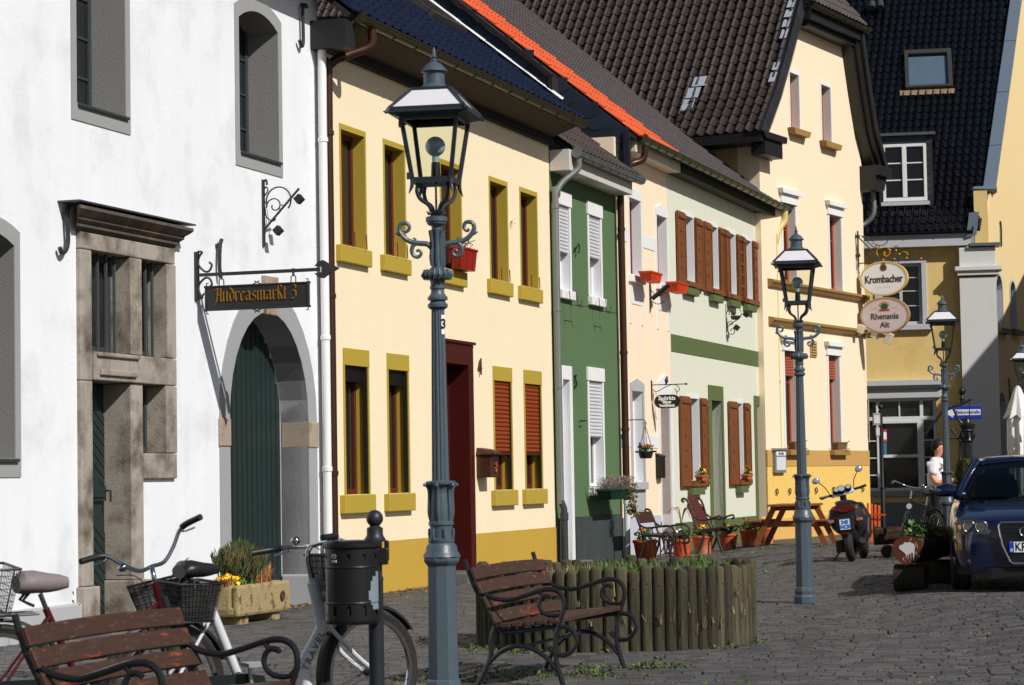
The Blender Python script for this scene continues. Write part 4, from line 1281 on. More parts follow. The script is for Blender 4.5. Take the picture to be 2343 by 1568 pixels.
# ------------------------------------------------------------------ ground
COB = mat('basalt_cobble', (.084, .079, .077), rough=.62, var=.25, scale=14, rnd=.32, bump=.2, bscale=60, spec=.35, col2=(.12, .105, .085), c2lo=.6, c2hi=.8, c2scale=1.3)
JOINT = mat('dirt_joint', (.066, .056, .045), rough=.95, var=.4, scale=9, col2=(.05, .065, .02), c2lo=.52, c2hi=.64, c2scale=2.5)
gm = MB()
xs = sorted(set([-60, -40, -25, -15, -8, -4, 0, 2] + [3 + .15 * i for i in range(14)] + [6, 8, 12, 18, 30, 60, 120]))
ys = sorted(set([-40, -15, 0, 8, 14] + [18 + 2 * i for i in range(12)] + [42 + .5 * i for i in range(16)] + [54, 60, 70, 90, 140, 250, 500]))
n = len(xs)
gm.add([(x, y, gz(x, y) - .022 * (1 - smst((y - 46) / 1.5)) - .003) for y in ys for x in xs], [(j * n + i, j * n + i + 1, (j + 1) * n + i + 1, (j + 1) * n + i) for j in range(len(ys) - 1) for i in range(n - 1)])
# beyond the built stones the paving is a brick-patterned material
FARG = mat('far_paving', (.066, .060, .056), rough=.7, var=.3, scale=5, bump=.4, bscale=12, col2=(.10, .088, .07), c2lo=.5, c2hi=.7, c2scale=2)
ground = gm.build('ground', JOINT)
ground.data.materials.append(FARG)
for p in ground.data.polygons:
    if p.center.y > 46: p.material_index = 1
ground['kind'] = 'structure'
rnd = random.Random(11)
CA = radians(-4)
cx_, sx_ = cos(CA), sin(CA)
def stone(cx, cy, lx, ly, r):
    q = [(-lx, -ly), (lx, -ly), (lx, ly), (-lx, ly)]
    vs = [(a + r.uniform(-.006, .006), b + r.uniform(-.006, .006), -.03) for a, b in q]
    t = r.uniform(-.0025, .003)
    tx, ty = r.gauss(0, .012), r.gauss(0, .02)
    k = .93
    vs += [(a * k + r.uniform(-.006, .006), b * (k - .02) + r.uniform(-.005, .005), t + tx * a + ty * b) for a, b in q]
    fs = [(4, 5, 6, 7)] + [(i, (i + 1) % 4, 4 + (i + 1) % 4, 4 + i) for i in range(4)]
    return vs, fs
cells = []
PX, PY = .175, .135
j = 0
y = 14.6
while y < 47:
    x = -10.0 + rnd.uniform(0, .17)
    while x < 15:
        wdt = PX * rnd.uniform(.82, 1.22)
        xc = x + wdt / 2
        px, py = xc * cx_ - (y - 25) * sx_, xc * sx_ + (y - 25) * cx_ + 25
        P = Vector((px, py, 0))
        d = (P - ROW_A).dot(ROW_N)
        if d > .02 and abs(px) < .25 * py + 1.2 and (Vector((px, py)) - Vector((.83, 20.35))).length > 1.05 and (P - GA).dot(GN) > .05:
            cells.append((py, px, wdt))
        x += wdt
    y += PY
    j += 1
lib = []
for i in range(10):
    vs, fs = stone(0, 0, .083, .0655, rnd)
    lib.append(MB().add(vs, fs).mesh('cobblestone', COB))
vis = [c for c in cells if in_view((c[1], c[0], gz(c[1], c[0])), 10)]
rest = [c for c in cells if not in_view((c[1], c[0], gz(c[1], c[0])), 10)]
vis.sort()
for py, px, wdt in vis[:300]:
    M = Matrix.Translation((px, py, gz(px, py))) @ Matrix.Rotation(CA + rnd.gauss(0, .03), 4, 'Z') @ Matrix.Diagonal((wdt / PX, 1, 1, 1))
    link('cobblestone', rnd.choice(lib), ground, M)
cm = MB()
CR = Matrix.Rotation(CA, 3, 'Z')
for py, px, wdt in vis[300:] + rest:
    vs, fs = stone(0, 0, wdt * .475, .0655, rnd)
    z0 = gz(px, py)
    R = CR
    cm.add([(px + a * cx_ - b * sx_, py + a * sx_ + b * cx_, gz(px + a * cx_ - b * sx_, py + a * sx_ + b * cx_) + c) for a, b, c in vs], fs)
me = cm.mesh('cobblestones', COB)
o = link('cobblestones', me, ground)
o['kind'] = 'stuff'
# strip of gravel and dry leaves along the foot of the houses
gs = MB()
for i in range(2600):
    s = rnd.uniform(-3, 24); nn = abs(rnd.gauss(0, .16)) + .02
    p = RP(s, nn, .004)
    a = rnd.uniform(0, 6.28); l = rnd.uniform(.015, .05)
    d = Vector((cos(a), sin(a), rnd.uniform(-.2, .5))) * l; e = Vector((-sin(a), cos(a), .2)) * l * .5
    gs.add([p, p + d, p + d + e, p + e], [(0, 1, 2, 3)])
gl = gs.build('leaf_litter', mat('dry_leaf_litter', (150, 112, 70), rough=.9, rnd=.5))
gl['kind'] = 'stuff'
# ------------------------------------------------------------------ street lamps
LMET = mat('lamp_grey_paint', (72, 84, 93), rough=.38, var=.14, spec=.5, scale=14, bump=.12, bscale=50)
LDARK = mat('lamp_dark_paint', (38, 44, 50), rough=.4, var=.15, spec=.5)
def make_lamp():
    t = thing('street_lamp', 'nearest grey cast iron street lamp with a number 3 sticker, beside the litter bin', 'street lamp', (-.457, 14.79, 0), 0, 'cast iron lamps along the street')
    mb = MB()
    mb.lathe([(.125, 0), (.125, .075), (.112, .09), (.118, .13), (.112, .165), (.099, .18)], 8, flat=.5)
    mb.lathe([(.1, .175), (.096, .5), (.093, .87), (.108, .885), (.118, .90), (.118, .925)], 8, flat=.5)
    mb.build('plinth', LMET, t, bev=.006)
    mb = MB()
    mb.lathe([(.118, .925), (.108, .945), (.098, .96), (.094, .99), (.078, 1.01), (.082, 1.02), (.082, 1.035), (.07, 1.04), (.069, 1.09), (.071, 1.115), (.079, 1.122), (.079, 1.14), (.069, 1.146),
              (.072, 1.18), (.071, 1.24), (.066, 1.31), (.064, 1.345), (.074, 1.36), (.092, 1.372), (.094, 1.385), (.086, 1.392), (.055, 1.395)], 24)
    # flower collar petals on the bulb
    for k in range(6):
        a = 2 * pi * k / 6 + .3
        pts = [(r * cos(a), r * sin(a), z) for r, z in ((.062, 1.14), (.076, 1.2), (.072, 1.3), (.078, 1.35), (.098, 1.372), (.104, 1.36))]
        mb.tube(smooth_path(pts, 3), .012, 6)
        b = a + pi / 6
        mb.tube([(r * cos(b), r * sin(b), z) for r, z in ((.07, 1.04), (.075, 1.06), (.073, 1.1))], .012, 6)
    mb.build('bulbous_base', LMET, t, smooth=True)
    # fluted shaft: twelve shallow flutes
    n = 36
    vs, fs = [], []
    zs = [(1.39, .054), (2.0, .047), (2.46, .041)]
    for z, r in zs:
        for k in range(n):
            rr = r * (1 if k % 3 else .88)
            a = 2 * pi * k / n
            vs.append((rr * cos(a), rr * sin(a), z))
    for i in range(2):
        for k in range(n):
            l = (k + 1) % n
            fs.append((i * n + k, i * n + l, (i + 1) * n + l, (i + 1) * n + k))
    MB().add(vs, fs).build('fluted_shaft', LMET, t)
    mb = MB().lathe([(.041, 2.455), (.05, 2.46), (.062, 2.47), (.063, 2.487), (.05, 2.5), (.045, 2.51), (.062, 2.515), (.063, 2.53), (.05, 2.545), (.042, 2.56), (.041, 2.58), (.048, 2.585), (.048, 2.6), (.043, 2.605), (.044, 2.625), (.05, 2.64)], 24)
    mb.lathe([(.05, 2.64), (.082, 2.648), (.092, 2.665), (.09, 2.685), (.075, 2.7), (.042, 2.705), (.043, 2.715), (.036, 2.72), (.036, 2.8), (.032, 2.88), (.034, 2.93), (.042, 2.952), (.032, 2.955), (.031, 2.975), (.055, 2.985), (.06, 2.993), (.06, 3.0), (.067, 3.005), (.067, 3.032), (.055, 3.036), (.02, 3.04)], 24)
    for k in range(18):
        a = 2 * pi * k / 18
        mb.tube([(r * cos(a), r * sin(a), z) for r, z in ((.08, 2.645), (.096, 2.668), (.078, 2.702))], .008, 5)
    for k in range(8):
        a = 2 * pi * k / 8
        mb.tube([(r * cos(a), r * sin(a), z) for r, z in ((.035, 2.73), (.039, 2.78), (.036, 2.84), (.036, 2.9), (.047, 2.95))], [.008, .011, .008, .009, .006], 5)
    mb.box(.02, .05, -.02, .05, 2.72, 2.93)
    mb.build('capital', LMET, t, smooth=True)
    for sg in (-1, 1):
        mb = MB()
        pts = [(.03, 2.84), (.06, 2.865), (.12, 2.872), (.17, 2.885), (.21, 2.915), (.233, 2.955), (.226, 2.99), (.2, 3.0), (.178, 2.992), (.17, 2.965), (.188, 2.945), (.203, 2.955)]
        mb.tube(smooth_path([(sg * x, 0, z) for x, z in pts], 4), [.018 - .008 * i / 44 for i in range(45)], 8)
        mb.tube([(sg * .222, 0, 2.925), (sg * .238, 0, 2.932), (sg * .258, 0, 2.936)], [.014, .014, .002], 6)
        pts = [(.1, 2.872), (.14, 2.865), (.157, 2.83), (.148, 2.798), (.122, 2.785), (.102, 2.798), (.1, 2.818), (.116, 2.828), (.128, 2.818)]
        mb.tube(smooth_path([(sg * x, 0, z) for x, z in pts], 4), [.015 - .007 * i / 32 for i in range(33)], 8)
        mb.tube([(sg * .12, 0, 2.87), (sg * .135, 0, 2.9), (sg * .15, 0, 2.905)], [.012, .008, .003], 6)
        mb.build('scroll_arm', LMET, t, smooth=True)
    # lantern (turned a little on the post)
    R = Matrix.Rotation(radians(-11), 3, 'Z')
    def P4(hw, z): return [R @ Vector((sx * hw, sy * hw, z)) for sx, sy in ((-1, -1), (1, -1), (1, 1), (-1, 1))]
    lo, hi = P4(.12, 3.255), P4(.175, 3.64)
    fr = MB()
    for i in range(4):
        fr.bar(lo[i], hi[i], .024, .024, R @ Vector((1, 0, 0)))
        fr.bar(lo[i], lo[(i + 1) % 4], .022, .035)
        fr.bar(hi[i] + Vector((0, 0, .0)), hi[(i + 1) % 4] + Vector((0, 0, .0)), .022, .03)
        # small curled feet under the corners
        d = (lo[i] - Vector((0, 0, lo[i].z))).normalized()
        fr.tube([lo[i] + Vector((0, 0, .02)), lo[i] + d * .006 + Vector((0, 0, -.04)), lo[i] + d * .028 + Vector((0, 0, -.085))], [.016, .013, .003], 6)
    for z, k in ((3.28, 0), (3.60, 0)):
        q = P4(.14 if z < 3.4 else .178, z)[0]
        fr.box(q.x - .012, q.x + .016, q.y - .018, q.y + .018, z - .02, z + .02)
    lan = fr.build('lantern', LDARK, t)
    for i in range(4):
        j = (i + 1) % 4
        MB().add([lo[i], lo[j], hi[j], hi[i]], [(0, 1, 2, 3)]).build('glass_pane', glassmat('lantern_glass', (.9, .92, .86), .015), lan)
    e0, e1, e2 = P4(.252, 3.665), P4(.236, 3.69), P4(.118, 3.82)
    rf = MB()
    for i in range(4):
        j = (i + 1) % 4
        rf.bar(e1[i], e2[i], .022, .022)
        rf.bar(e2[i], e2[j], .02, .026)
        rf.add([e0[i], e0[j], e1[j], e1[i]] + [hi[i], hi[j]], [(0, 1, 2, 3), (0, 4, 5, 1)])
        rf.bar(e1[i], e1[j], .014, .02)
        d = (e0[i] - Vector((0, 0, e0[i].z))).normalized()
        rf.tube([e1[i], e0[i], e0[i] + d * .02 + Vector((0, 0, .006))], [.012, .012, .002], 6)
    roof = rf.build('lantern_roof', LDARK, t)
    for i in range(4):
        j = (i + 1) % 4
        MB().add([e1[i], e1[j], e2[j], e2[i]], [(0, 1, 2, 3)]).shift((0, 0, .004)).build('opal_pane', mat('opal_glass', (214, 212, 218), rough=.25, var=.05), roof)
    MB().lathe([(.11, 3.81), (.1, 3.83), (.085, 3.85), (.066, 3.866), (.065, 3.935), (.07, 3.94), (.085, 3.945), (.08, 3.955), (.062, 3.975), (.05, 3.99), (.034, 4.0), (.018, 4.008), (.02, 4.02), (.012, 4.03), (.02, 4.036), (.02, 4.042), (.012, 4.048), (.01, 4.075), (.003, 4.1)], 20).build('chimney_cap', LMET, roof, smooth=True)
    MB().lathe([(.032, 3.255), (.026, 3.375)], 14).build('lamp_holder', mat('black_holder', (22, 24, 27), rough=.4), lan, smooth=True)
    MB().lathe([(.022, 3.375), (.022, 3.41), (.024, 3.42)], 14).sphere((0, 0, 3.475), .063, 18, 12).build('light_bulb', mat('opal_bulb', (150, 168, 178), rough=.12, var=.05, spec=.6), lan, smooth=True)
    sp = MB().tube([(0, 0, 3.03), (0, 0, 3.26)], .008, 6)
    for i in range(4):
        d = Vector((lo[i].x, lo[i].y, 0)).normalized()
        sp.tube(smooth_path([d * .13 + Vector((0, 0, 3.235)), d * .14 + Vector((0, 0, 3.19)), d * .115 + Vector((0, 0, 3.14)), d * .05 + Vector((0, 0, 3.1)), d * .025 + Vector((0, 0, 3.03))], 4), .013, 7)
        sp.tube([d * .03 + Vector((0, 0, 3.06)), d * .055 + Vector((0, 0, 3.05)), d * .07 + Vector((0, 0, 3.065))], [.012, .01, .004], 6)
    sp.build('lantern_support', LDARK, t, smooth=True)
    return t
lamp = make_lamp()
copy_thing(lamp, 'tall grey street lamp standing on the cobbles in front of the warm cream gabled house', (3.12, 25.93, 0))
copy_thing(lamp, 'grey street lamp beside the man in the white t-shirt, before the shop window', (6.575, 36.35, 0))
copy_thing(lamp, 'farthest street lamp, cut off by the right edge of the picture above the white parasols', (11.12, 52.0, .12))
# the sticker exists on the nearest lamp only
sticker = MB().add([(.047 * cos(a), .047 * sin(a), z) for z in (2.3, 2.42) for a in (radians(-62), radians(-50), radians(-38), radians(-26))], [(0, 1, 5, 4), (1, 2, 6, 5), (2, 3, 7, 6)]).build('number_sticker', mat('white_sticker', (228, 228, 232), rough=.5, var=.02), lamp)
text_mb('3', .085, .9, .003, .002).xf(Matrix.Rotation(radians(46), 4, 'Z')).shift((.0495 * cos(radians(-44)), .0495 * sin(radians(-44)), 2.362)).build('numeral', mat('black_print', (20, 20, 22), rough=.5), sticker)

# ------------------------------------------------------------------ slatted park benches with scrolled iron ends
BIRON = mat('black_bench_iron', (.012, .012, .013), rough=.28, var=.2, spec=.6, scale=30)
SLATW = mat('peeling_bench_wood', (66, 45, 33), rough=.5, var=.35, scale=5, stretch=(1.4, 8, 8), col2=(158, 66, 28), c2lo=.61, c2hi=.7, c2scale=2.2, bump=.3, bscale=40)
def grey_flakes():
    m = SLATW
    nt = m.node_tree
    b = nt.nodes['Principled BSDF']
    src = b.inputs['Base Color'].links[0].from_socket
    tc = nd(nt, 'ShaderNodeTexCoord')
    n = nd(nt, 'ShaderNodeTexNoise'); setin(n, Scale=16, Detail=8, Roughness=.7)
    mp = nd(nt, 'ShaderNodeMapping'); mp.inputs['Scale'].default_value = (.7, 3, 3); mp.inputs['Location'].default_value = (3, 1, 5)
    nt.links.new(tc.outputs['Object'], mp.inputs[0]); nt.links.new(mp.outputs[0], n.inputs['Vector'])
    r = nd(nt, 'ShaderNodeMapRange'); setin(r, From_Min=.56, From_Max=.74)
    nt.links.new(n.outputs['Fac'], r.inputs[0])
    mx = nd(nt, 'ShaderNodeMix', data_type='RGBA')
    nt.links.new(r.outputs[0], mx.inputs['Factor']); nt.links.new(src, mx.inputs['A'])
    mx.inputs['B'].default_value = lin((104, 92, 90))
    nt.links.new(mx.outputs['Result'], b.inputs['Base Color'])
grey_flakes()
def make_bench(label, loc, rz, L=1.5):
    t = thing('park_bench', label, 'bench', loc, rz, 'wooden slatted benches with black iron scroll ends')
    for x in (0, L):
        mb = MB()
        def tb(pts, r, k=4):
            mb.tube(smooth_path([(x, -u, z) for u, z in pts], k), r, 8)
        tb([(-.075, .853), (-.04, .745), (0, .65), (.085, .508), (.13, .425), (.16, .385), (.2, .362), (.3, .366), (.42, .384), (.55, .398), (.63, .398), (.68, .375), (.707, .33), (.7, .277), (.66, .228), (.605, .208), (.55, .228), (.51, .268)], .0165)
        tb([(.0, .65), (.05, .625), (.1, .6), (.165, .583), (.24, .58), (.345, .608), (.46, .643), (.54, .65), (.592, .63), (.62, .59), (.624, .53), (.61, .48), (.592, .43), (.582, .395)], .0165)
        tb([(.61, .5), (.58, .478), (.53, .474), (.48, .492), (.452, .535), (.458, .58), (.485, .605), (.52, .602), (.535, .59)], .0145)
        tb([(.44, .643), (.465, .622), (.48, .6)], .014)
        tb([(.582, .4), (.563, .34), (.562, .2), (.582, .1), (.612, 0)], .0185)
        tb([(.13, .4), (.106, .31), (.1, .21), (.062, .115), (.0, 0)], .0185)
        tb([(.075, .14), (.115, .185), (.18, .235), (.27, .268), (.345, .266), (.42, .241), (.5, .187), (.572, .105)], .0165)
        mb.build('side_frame', BIRON, t, smooth=True)
    MB().tube([(0, -.3, .262), (L, -.3, .262)], .012, 8).build('tie_rod', BIRON, t)
    # back slats: slightly bowed boards
    def board(c, up, out, w, th, bow):
        vs, fs = [], []
        n = 8
        for i in range(n + 1):
            xx = -.035 + (L + .07) * i / n
            b_ = bow * (1 - (2 * i / n - 1) ** 2)
            o = Vector((xx, -c[0], c[1])) + up * b_
            for sa, sb in ((-.5, 0), (-.5, 1), (.5, 1), (.5, 0)):
                vs.append(o + up * (sa * w) + out * (sb * th))
        for i in range(n):
            for k in range(4):
                l = (k + 1) % 4
                fs.append((i * 4 + k, i * 4 + l, (i + 1) * 4 + l, (i + 1) * 4 + k))
        fs += [(0, 1, 2, 3), (n * 4 + 3, n * 4 + 2, n * 4 + 1, n * 4)]
        return MB().add(vs, fs).build('slat', SLATW, t, bev=.005)
    for u, z, tilt, w in ((-.018, .752, 20, .088), (.02, .655, 24, .088), (.068, .556, 28, .088), (.118, .452, 26, .085)):
        a = radians(tilt)
        up = Vector((0, sin(a), cos(a))); out = Vector((0, -cos(a), sin(a)))
        board((u, z), up, out, w, .028, .012)
    for u in (.215, .3, .385, .47, .56):
        up = Vector((0, -1, .03)); out = Vector((0, .03, 1))
        board((u, .382 + .03 * (u - .2) / .36 + .012), up, out, .074, .03, 0)
    return t
make_bench('park bench with worn brown slats in front of the round log planter', (-.275, 16.3, 0), TH)
make_bench('nearest park bench at the lower left, its worn slats in front of the bicycles', (-2.09, 10.3, -.0), TH, 1.42)

# ------------------------------------------------------------------ litter bin on its post
BINM = mat('black_bin_paint', (.009, .009, .010), rough=.36, var=.2, spec=.4)
bp = thing('bollard_post', 'dark grey round post with ball top that carries the litter bin', 'bollard', (-.757, 12.9, .02))
MB().lathe([(.05, -.05), (.05, .02), (.041, .03), (.041, .84), (.043, .85), (.043, .86), (.037, .87), (.037, 1.05), (.058, 1.055), (.058, 1.068), (.052, 1.075), (.044, 1.09), (.044, 1.125), (.03, 1.135), (.024, 1.142)], 18).build('pole', mat('dark_post', (36, 40, 46), rough=.45, var=.2), bp, smooth=True)
MB().sphere((0, 0, 1.178), .046, 16, 12).build('ball', mat('dark_post', (36, 40, 46)), bp, smooth=True)
MB().box(-.05, .07, -.055, .03, .93, 1.02).box(.05, .075, -.02, .02, .95, 1.06).build('clamp', BINM, bp, bev=.006)
lb = thing('litter_bin', 'black drum litter bin with a grey worn patch hanging on the post', 'litter bin', (-.9, 12.83, 0))
r0 = .146
mb = MB()
# drum with two rows of punched slots
n = 44
rows = [(.525, 0), (.555, 0), (.575, 1), (.62, 1), (.632, 0), (.9, 0), (.915, 1), (.945, 1), (.955, 0), (.985, 0)]
zs = [.53, .565, .625, .89, .91, .938, .985]
vs = [(r0 * cos(2 * pi * k / n), r0 * sin(2 * pi * k / n), z) for z in zs for k in range(n)]
fs = []
for i in range(len(zs) - 1):
    for k in range(n):
        if (i == 1 and k % 4 == 0) or (i == 4 and k % 4 == 0): continue
        l = (k + 1) % n
        fs.append((i * n + k, i * n + l, (i + 1) * n + l, (i + 1) * n + k))
mb.add(vs, fs)
lin_ = MB().lathe([(r0 - .01, .535), (r0 - .01, .98)], 24, caps=False)
mb.lathe([(.09, .505), (.14, .51), (r0, .522), (r0 + .002, .532)], 32)
for z in (.858, .64):
    mb.lathe([(r0, z - .008), (r0 + .004, z), (r0, z + .008)], 32, caps=False)
d = mb.build('drum', BINM, lb, smooth=True)
lin_.build('lining', DARK, lb)
lb.scale = (1, 1, .87); lb.location = (-.875, 12.83, .197)
MB().lathe([(r0 + .004, .972), (r0 + .014, .98), (r0 + .014, 1.0), (r0 + .004, 1.012), (r0 - .03, 1.02), (.02, 1.018)], 32).build('lid', BINM, lb, smooth=True)
pt = []
for i in range(9):
    for k in range(9):
        a = radians(-62 + 42 * k / 8); z = .6 + .23 * i / 8
        pt.append(((r0 + .0025) * cos(a), (r0 + .0025) * sin(a), z))
fs = []
for i in range(8):
    for k in range(8):
        u, v = (k + .5) / 8, (i + .5) / 8
        if u > .25 + .75 * abs(v - .42) ** 1.5 * 1.6:
            fs.append((i * 9 + k, i * 9 + k + 1, (i + 1) * 9 + k + 1, (i + 1) * 9 + k))
MB().add(pt, fs).build('worn_patch', mat('bare_zinc_patch', (120, 130, 142), rough=.55, var=.2, scale=30), d, smooth=True)
MB().lathe([(.014, 0), (.014, .006)], 14, (r0 * cos(radians(-128)), r0 * sin(radians(-128)) - .004, .928), Matrix.Rotation(radians(90), 3, 'X')).build('lock', mat('steel_lock', (150, 152, 152), rough=.3, metal=.7), d)
MB().lathe([(.006, 0), (.006, .003)], 10, (r0 * cos(radians(-128)), r0 * sin(radians(-128)) - .0105, .928), Matrix.Rotation(radians(90), 3, 'X')).build('keyhole', BINM, d)
MB().box(-.016, .016, -.003, .003, .89, .905).xf(Matrix.Rotation(radians(-38), 4, 'Z')).shift((r0 * cos(radians(-128)), r0 * sin(radians(-128)) - .002, 0)).build('sticker', mat('grey_sticker', (170, 174, 176), rough=.5), d)

# ------------------------------------------------------------------ leaves, grass, flowers
LEAF = mat('leaf_green', (.055, .11, .022), rough=.55, rnd=.45, var=.2)
GRASS = mat('grass_green', (.085, .17, .03), rough=.6, rnd=.5, var=.2)
DRYG = mat('dry_grass', (.26, .19, .09), rough=.8, rnd=.4)
def leaves(mb, c, rad, n, size, r=random, updir=.3):
    for _ in range(n):
        while True:
            p = Vector((r.uniform(-1, 1), r.uniform(-1, 1), r.uniform(-1, 1)))
            if p.length < 1: break
        q = Vector(c) + Vector((p.x * rad[0], p.y * rad[1], p.z * rad[2]))
        d = Vector((r.gauss(0, 1), r.gauss(0, 1), r.gauss(0, 1) + updir)).normalized()
        e = d.orthogonal().normalized(); e.rotate(Matrix.Rotation(r.uniform(0, 6.28), 3, d))
        s = size * r.uniform(.6, 1.3)
        mb.add([q, q + d * s * .5 + e * s * .3, q + d * s, q + d * s * .5 - e * s * .3], [(0, 1, 2, 3)])
    return mb
def blades(mb, c, rx, ry, n, h, r=random, lean=.5, w=.008):
    for _ in range(n):
        a = r.uniform(0, 6.28); q = sqrt(r.random())
        p = Vector((c[0] + rx * q * cos(a), c[1] + ry * q * sin(a), c[2]))
        b = r.uniform(0, 6.28); l = h * r.uniform(.5, 1.2); k = lean * r.uniform(.1, 1)
        d = Vector((cos(b) * k, sin(b) * k, 0)) * l
        s = Vector((-sin(b), cos(b), 0)) * w
        mb.add([p - s, p + s, p + d * .35 + Vector((0, 0, l * .6)) + s * .7, p + d * .35 + Vector((0, 0, l * .6)) - s * .7, p + d + Vector((0, 0, l * (1 - .35 * k)))], [(0, 1, 2, 3), (3, 2, 4)])
    return mb
def pansies(mb, c, rx, ry, n, size, r=random, zj=.03):
    for _ in range(n):
        p = Vector((c[0] + r.uniform(-rx, rx), c[1] + r.uniform(-ry, ry), c[2] + r.uniform(-zj, zj)))
        nrm = Vector((r.gauss(.2, .5), r.gauss(-.7, .4), r.gauss(.6, .3))).normalized()
        e = nrm.orthogonal().normalized(); f = nrm.cross(e)
        s = size * r.uniform(.7, 1.15)
        k = 7
        mb.add([p + nrm * .01] + [p + (e * cos(2 * pi * i / k) + f * sin(2 * pi * i / k)) * s * (.85 + .25 * (i % 2)) for i in range(k)], [(0, 1 + i, 1 + (i + 1) % k) for i in range(k)])
    return mb

# ------------------------------------------------------------------ round planter of upright logs
RC = Vector((.84, 20.35, 0)); RR = 1.14
rp = thing('round_planter', 'round raised bed walled with upright weathered logs, grass growing on top', 'planter', RC)
LOG = mat('mossy_log', (78, 71, 52), rough=.9, var=.4, scale=6, rnd=.45, stretch=(9, 9, .9), col2=(38, 42, 30), c2lo=.45, c2hi=.62, c2scale=2.5, bump=.5, bscale=30)
rr = random.Random(21)
nl = 72
kinds = []
for q in range(6):
    mb = MB()
    prof = [(.05, -.05)] + [(.05 + rr.gauss(0, .0015), z) for z in (.1, .25, .4, .55)] + [(.05, .63), (.044, .65), (.03, .66)]
    mb.lathe(prof, 12)
    mb.lathe([(.007, 0), (.007, .006), (.002, .009)], 8, (0, -.05, .52), Matrix.Rotation(pi / 2, 3, 'X'))
    me = mb.mesh('log', LOG)
    me.shade_smooth(); me.set_sharp_from_angle(angle=radians(50))
    kinds.append(me)
for i in range(nl):
    a = 2 * pi * i / nl
    s = rr.uniform(.92, 1.06)
    M = Matrix.Translation((RR * cos(a), RR * sin(a), rr.gauss(0, .013))) @ Matrix.Rotation(a + pi / 2, 4, 'Z') @ Matrix.Rotation(rr.gauss(0, .012), 4, 'X') @ Matrix.Diagonal((s, s, rr.uniform(.97, 1.03), 1))
    link('log', kinds[i % 6], rp, M)
sb = MB()
nn = 28
sb.add([(0, 0, .62)] + [(1.1 * cos(2 * pi * k / nn), 1.1 * sin(2 * pi * k / nn), .55) for k in range(nn)], [(0, 1 + k, 1 + (k + 1) % nn) for k in range(nn)])
sb.build('soil', mat('dry_soil', (.11, .075, .05), rough=.95, var=.4, scale=12, bump=.6, bscale=20), rp)
g = MB()
for _ in range(100):
    x, y = rr.gauss(.2, .36), rr.gauss(-.35, .42)
    if hypot(x, y) < 1.0 and x > -.4:
        blades(g, (x, y, .58), .08, .08, rr.randint(4, 16), rr.uniform(.07, .16), rr, 1.2, .005)
blades(g, (.72, .4, .58), .1, .1, 40, .2, rr, .5, .005)
go = g.build('grass', GRASS)
go.location = RC; go['kind'] = 'stuff'
dg = MB()
for _ in range(26):
    a = rr.uniform(-2.2, -.2)
    blades(dg, (1.2 * cos(a), 1.2 * sin(a), rr.uniform(.05, .5)), .02, .02, 5, .15, rr, 1.2, .003)
blades(dg, (-.3, -.2, .6), .6, .5, 160, .08, rr, 1.6, .004)
o = dg.build('dry_grass', DRYG); o.location = RC; o['kind'] = 'stuff'

# low weeds between the stones near the planter
g = MB(); g2 = MB()
def weed(x, y, rx, ry, n, h=.05):
    for _ in range(n):
        px, py = x + rr.gauss(0, rx), y + rr.gauss(0, ry)
        blades(g, (px, py, gz(px, py) - .01), .05, .03, 7, h, rr, 1.1, .006)
        if rr.random() < .35: leaves(g, (px, py, .015), (.06, .04, .015), 5, .04, rr, .8)
for k in range(60):
    a = rr.uniform(-2.7, -.1)
    if k % 2: weed(RC.x + 1.24 * cos(a), RC.y + 1.24 * sin(a), .04, .03, 1, .035)
weed(.3, 17.1, .25, .1, 44, .04); weed(.95, 17.55, .2, .07, 40, .04); weed(-.1, 16.7, .3, .12, 30, .035); weed(.6, 16.9, .3, .08, 16, .03)
weed(-1.0, 16.4, .5, .3, 10, .025); weed(-1.7, 18.2, .5, .25, 14, .025); weed(-.4, 19.3, .35, .25, 16, .03); weed(-.9, 21, .3, .3, 12, .03)
weed(4.2, 42.4, .6, .3, 40); weed(5.3, 41.6, .5, .3, 40); weed(3.4, 41.2, .8, .5, 26); weed(2.6, 33, .2, 2.5, 30); weed(3.6, 37, .2, 2.5, 26)
for _ in range(110):
    y = rr.uniform(15.5, 40); x = rr.uniform(-.05, .215) * y
    weed(x, y, .05, .05, 1, .012)
o = g.build('weeds', mat('weed_green', (.075, .115, .025), rough=.7, rnd=.5)); o['kind'] = 'stuff'
d2 = MB()
for _ in range(1500):
    y = 15.2 * (2.9 ** rr.random()); x = rr.uniform(-.1, .22) * y
    p = Vector((x, y, gz(x, y) + .004)); a = rr.uniform(0, 6.28); l = rr.uniform(.008, .03)
    d2.add([p, p + Vector((cos(a), sin(a), .3)) * l, p + Vector((cos(a + .8), sin(a + .8), .4)) * l], [(0, 1, 2)])
o = d2.build('fallen_leaves', mat('brown_leaf_bits', (140, 104, 62), rough=.9, rnd=.6)); o['kind'] = 'stuff'
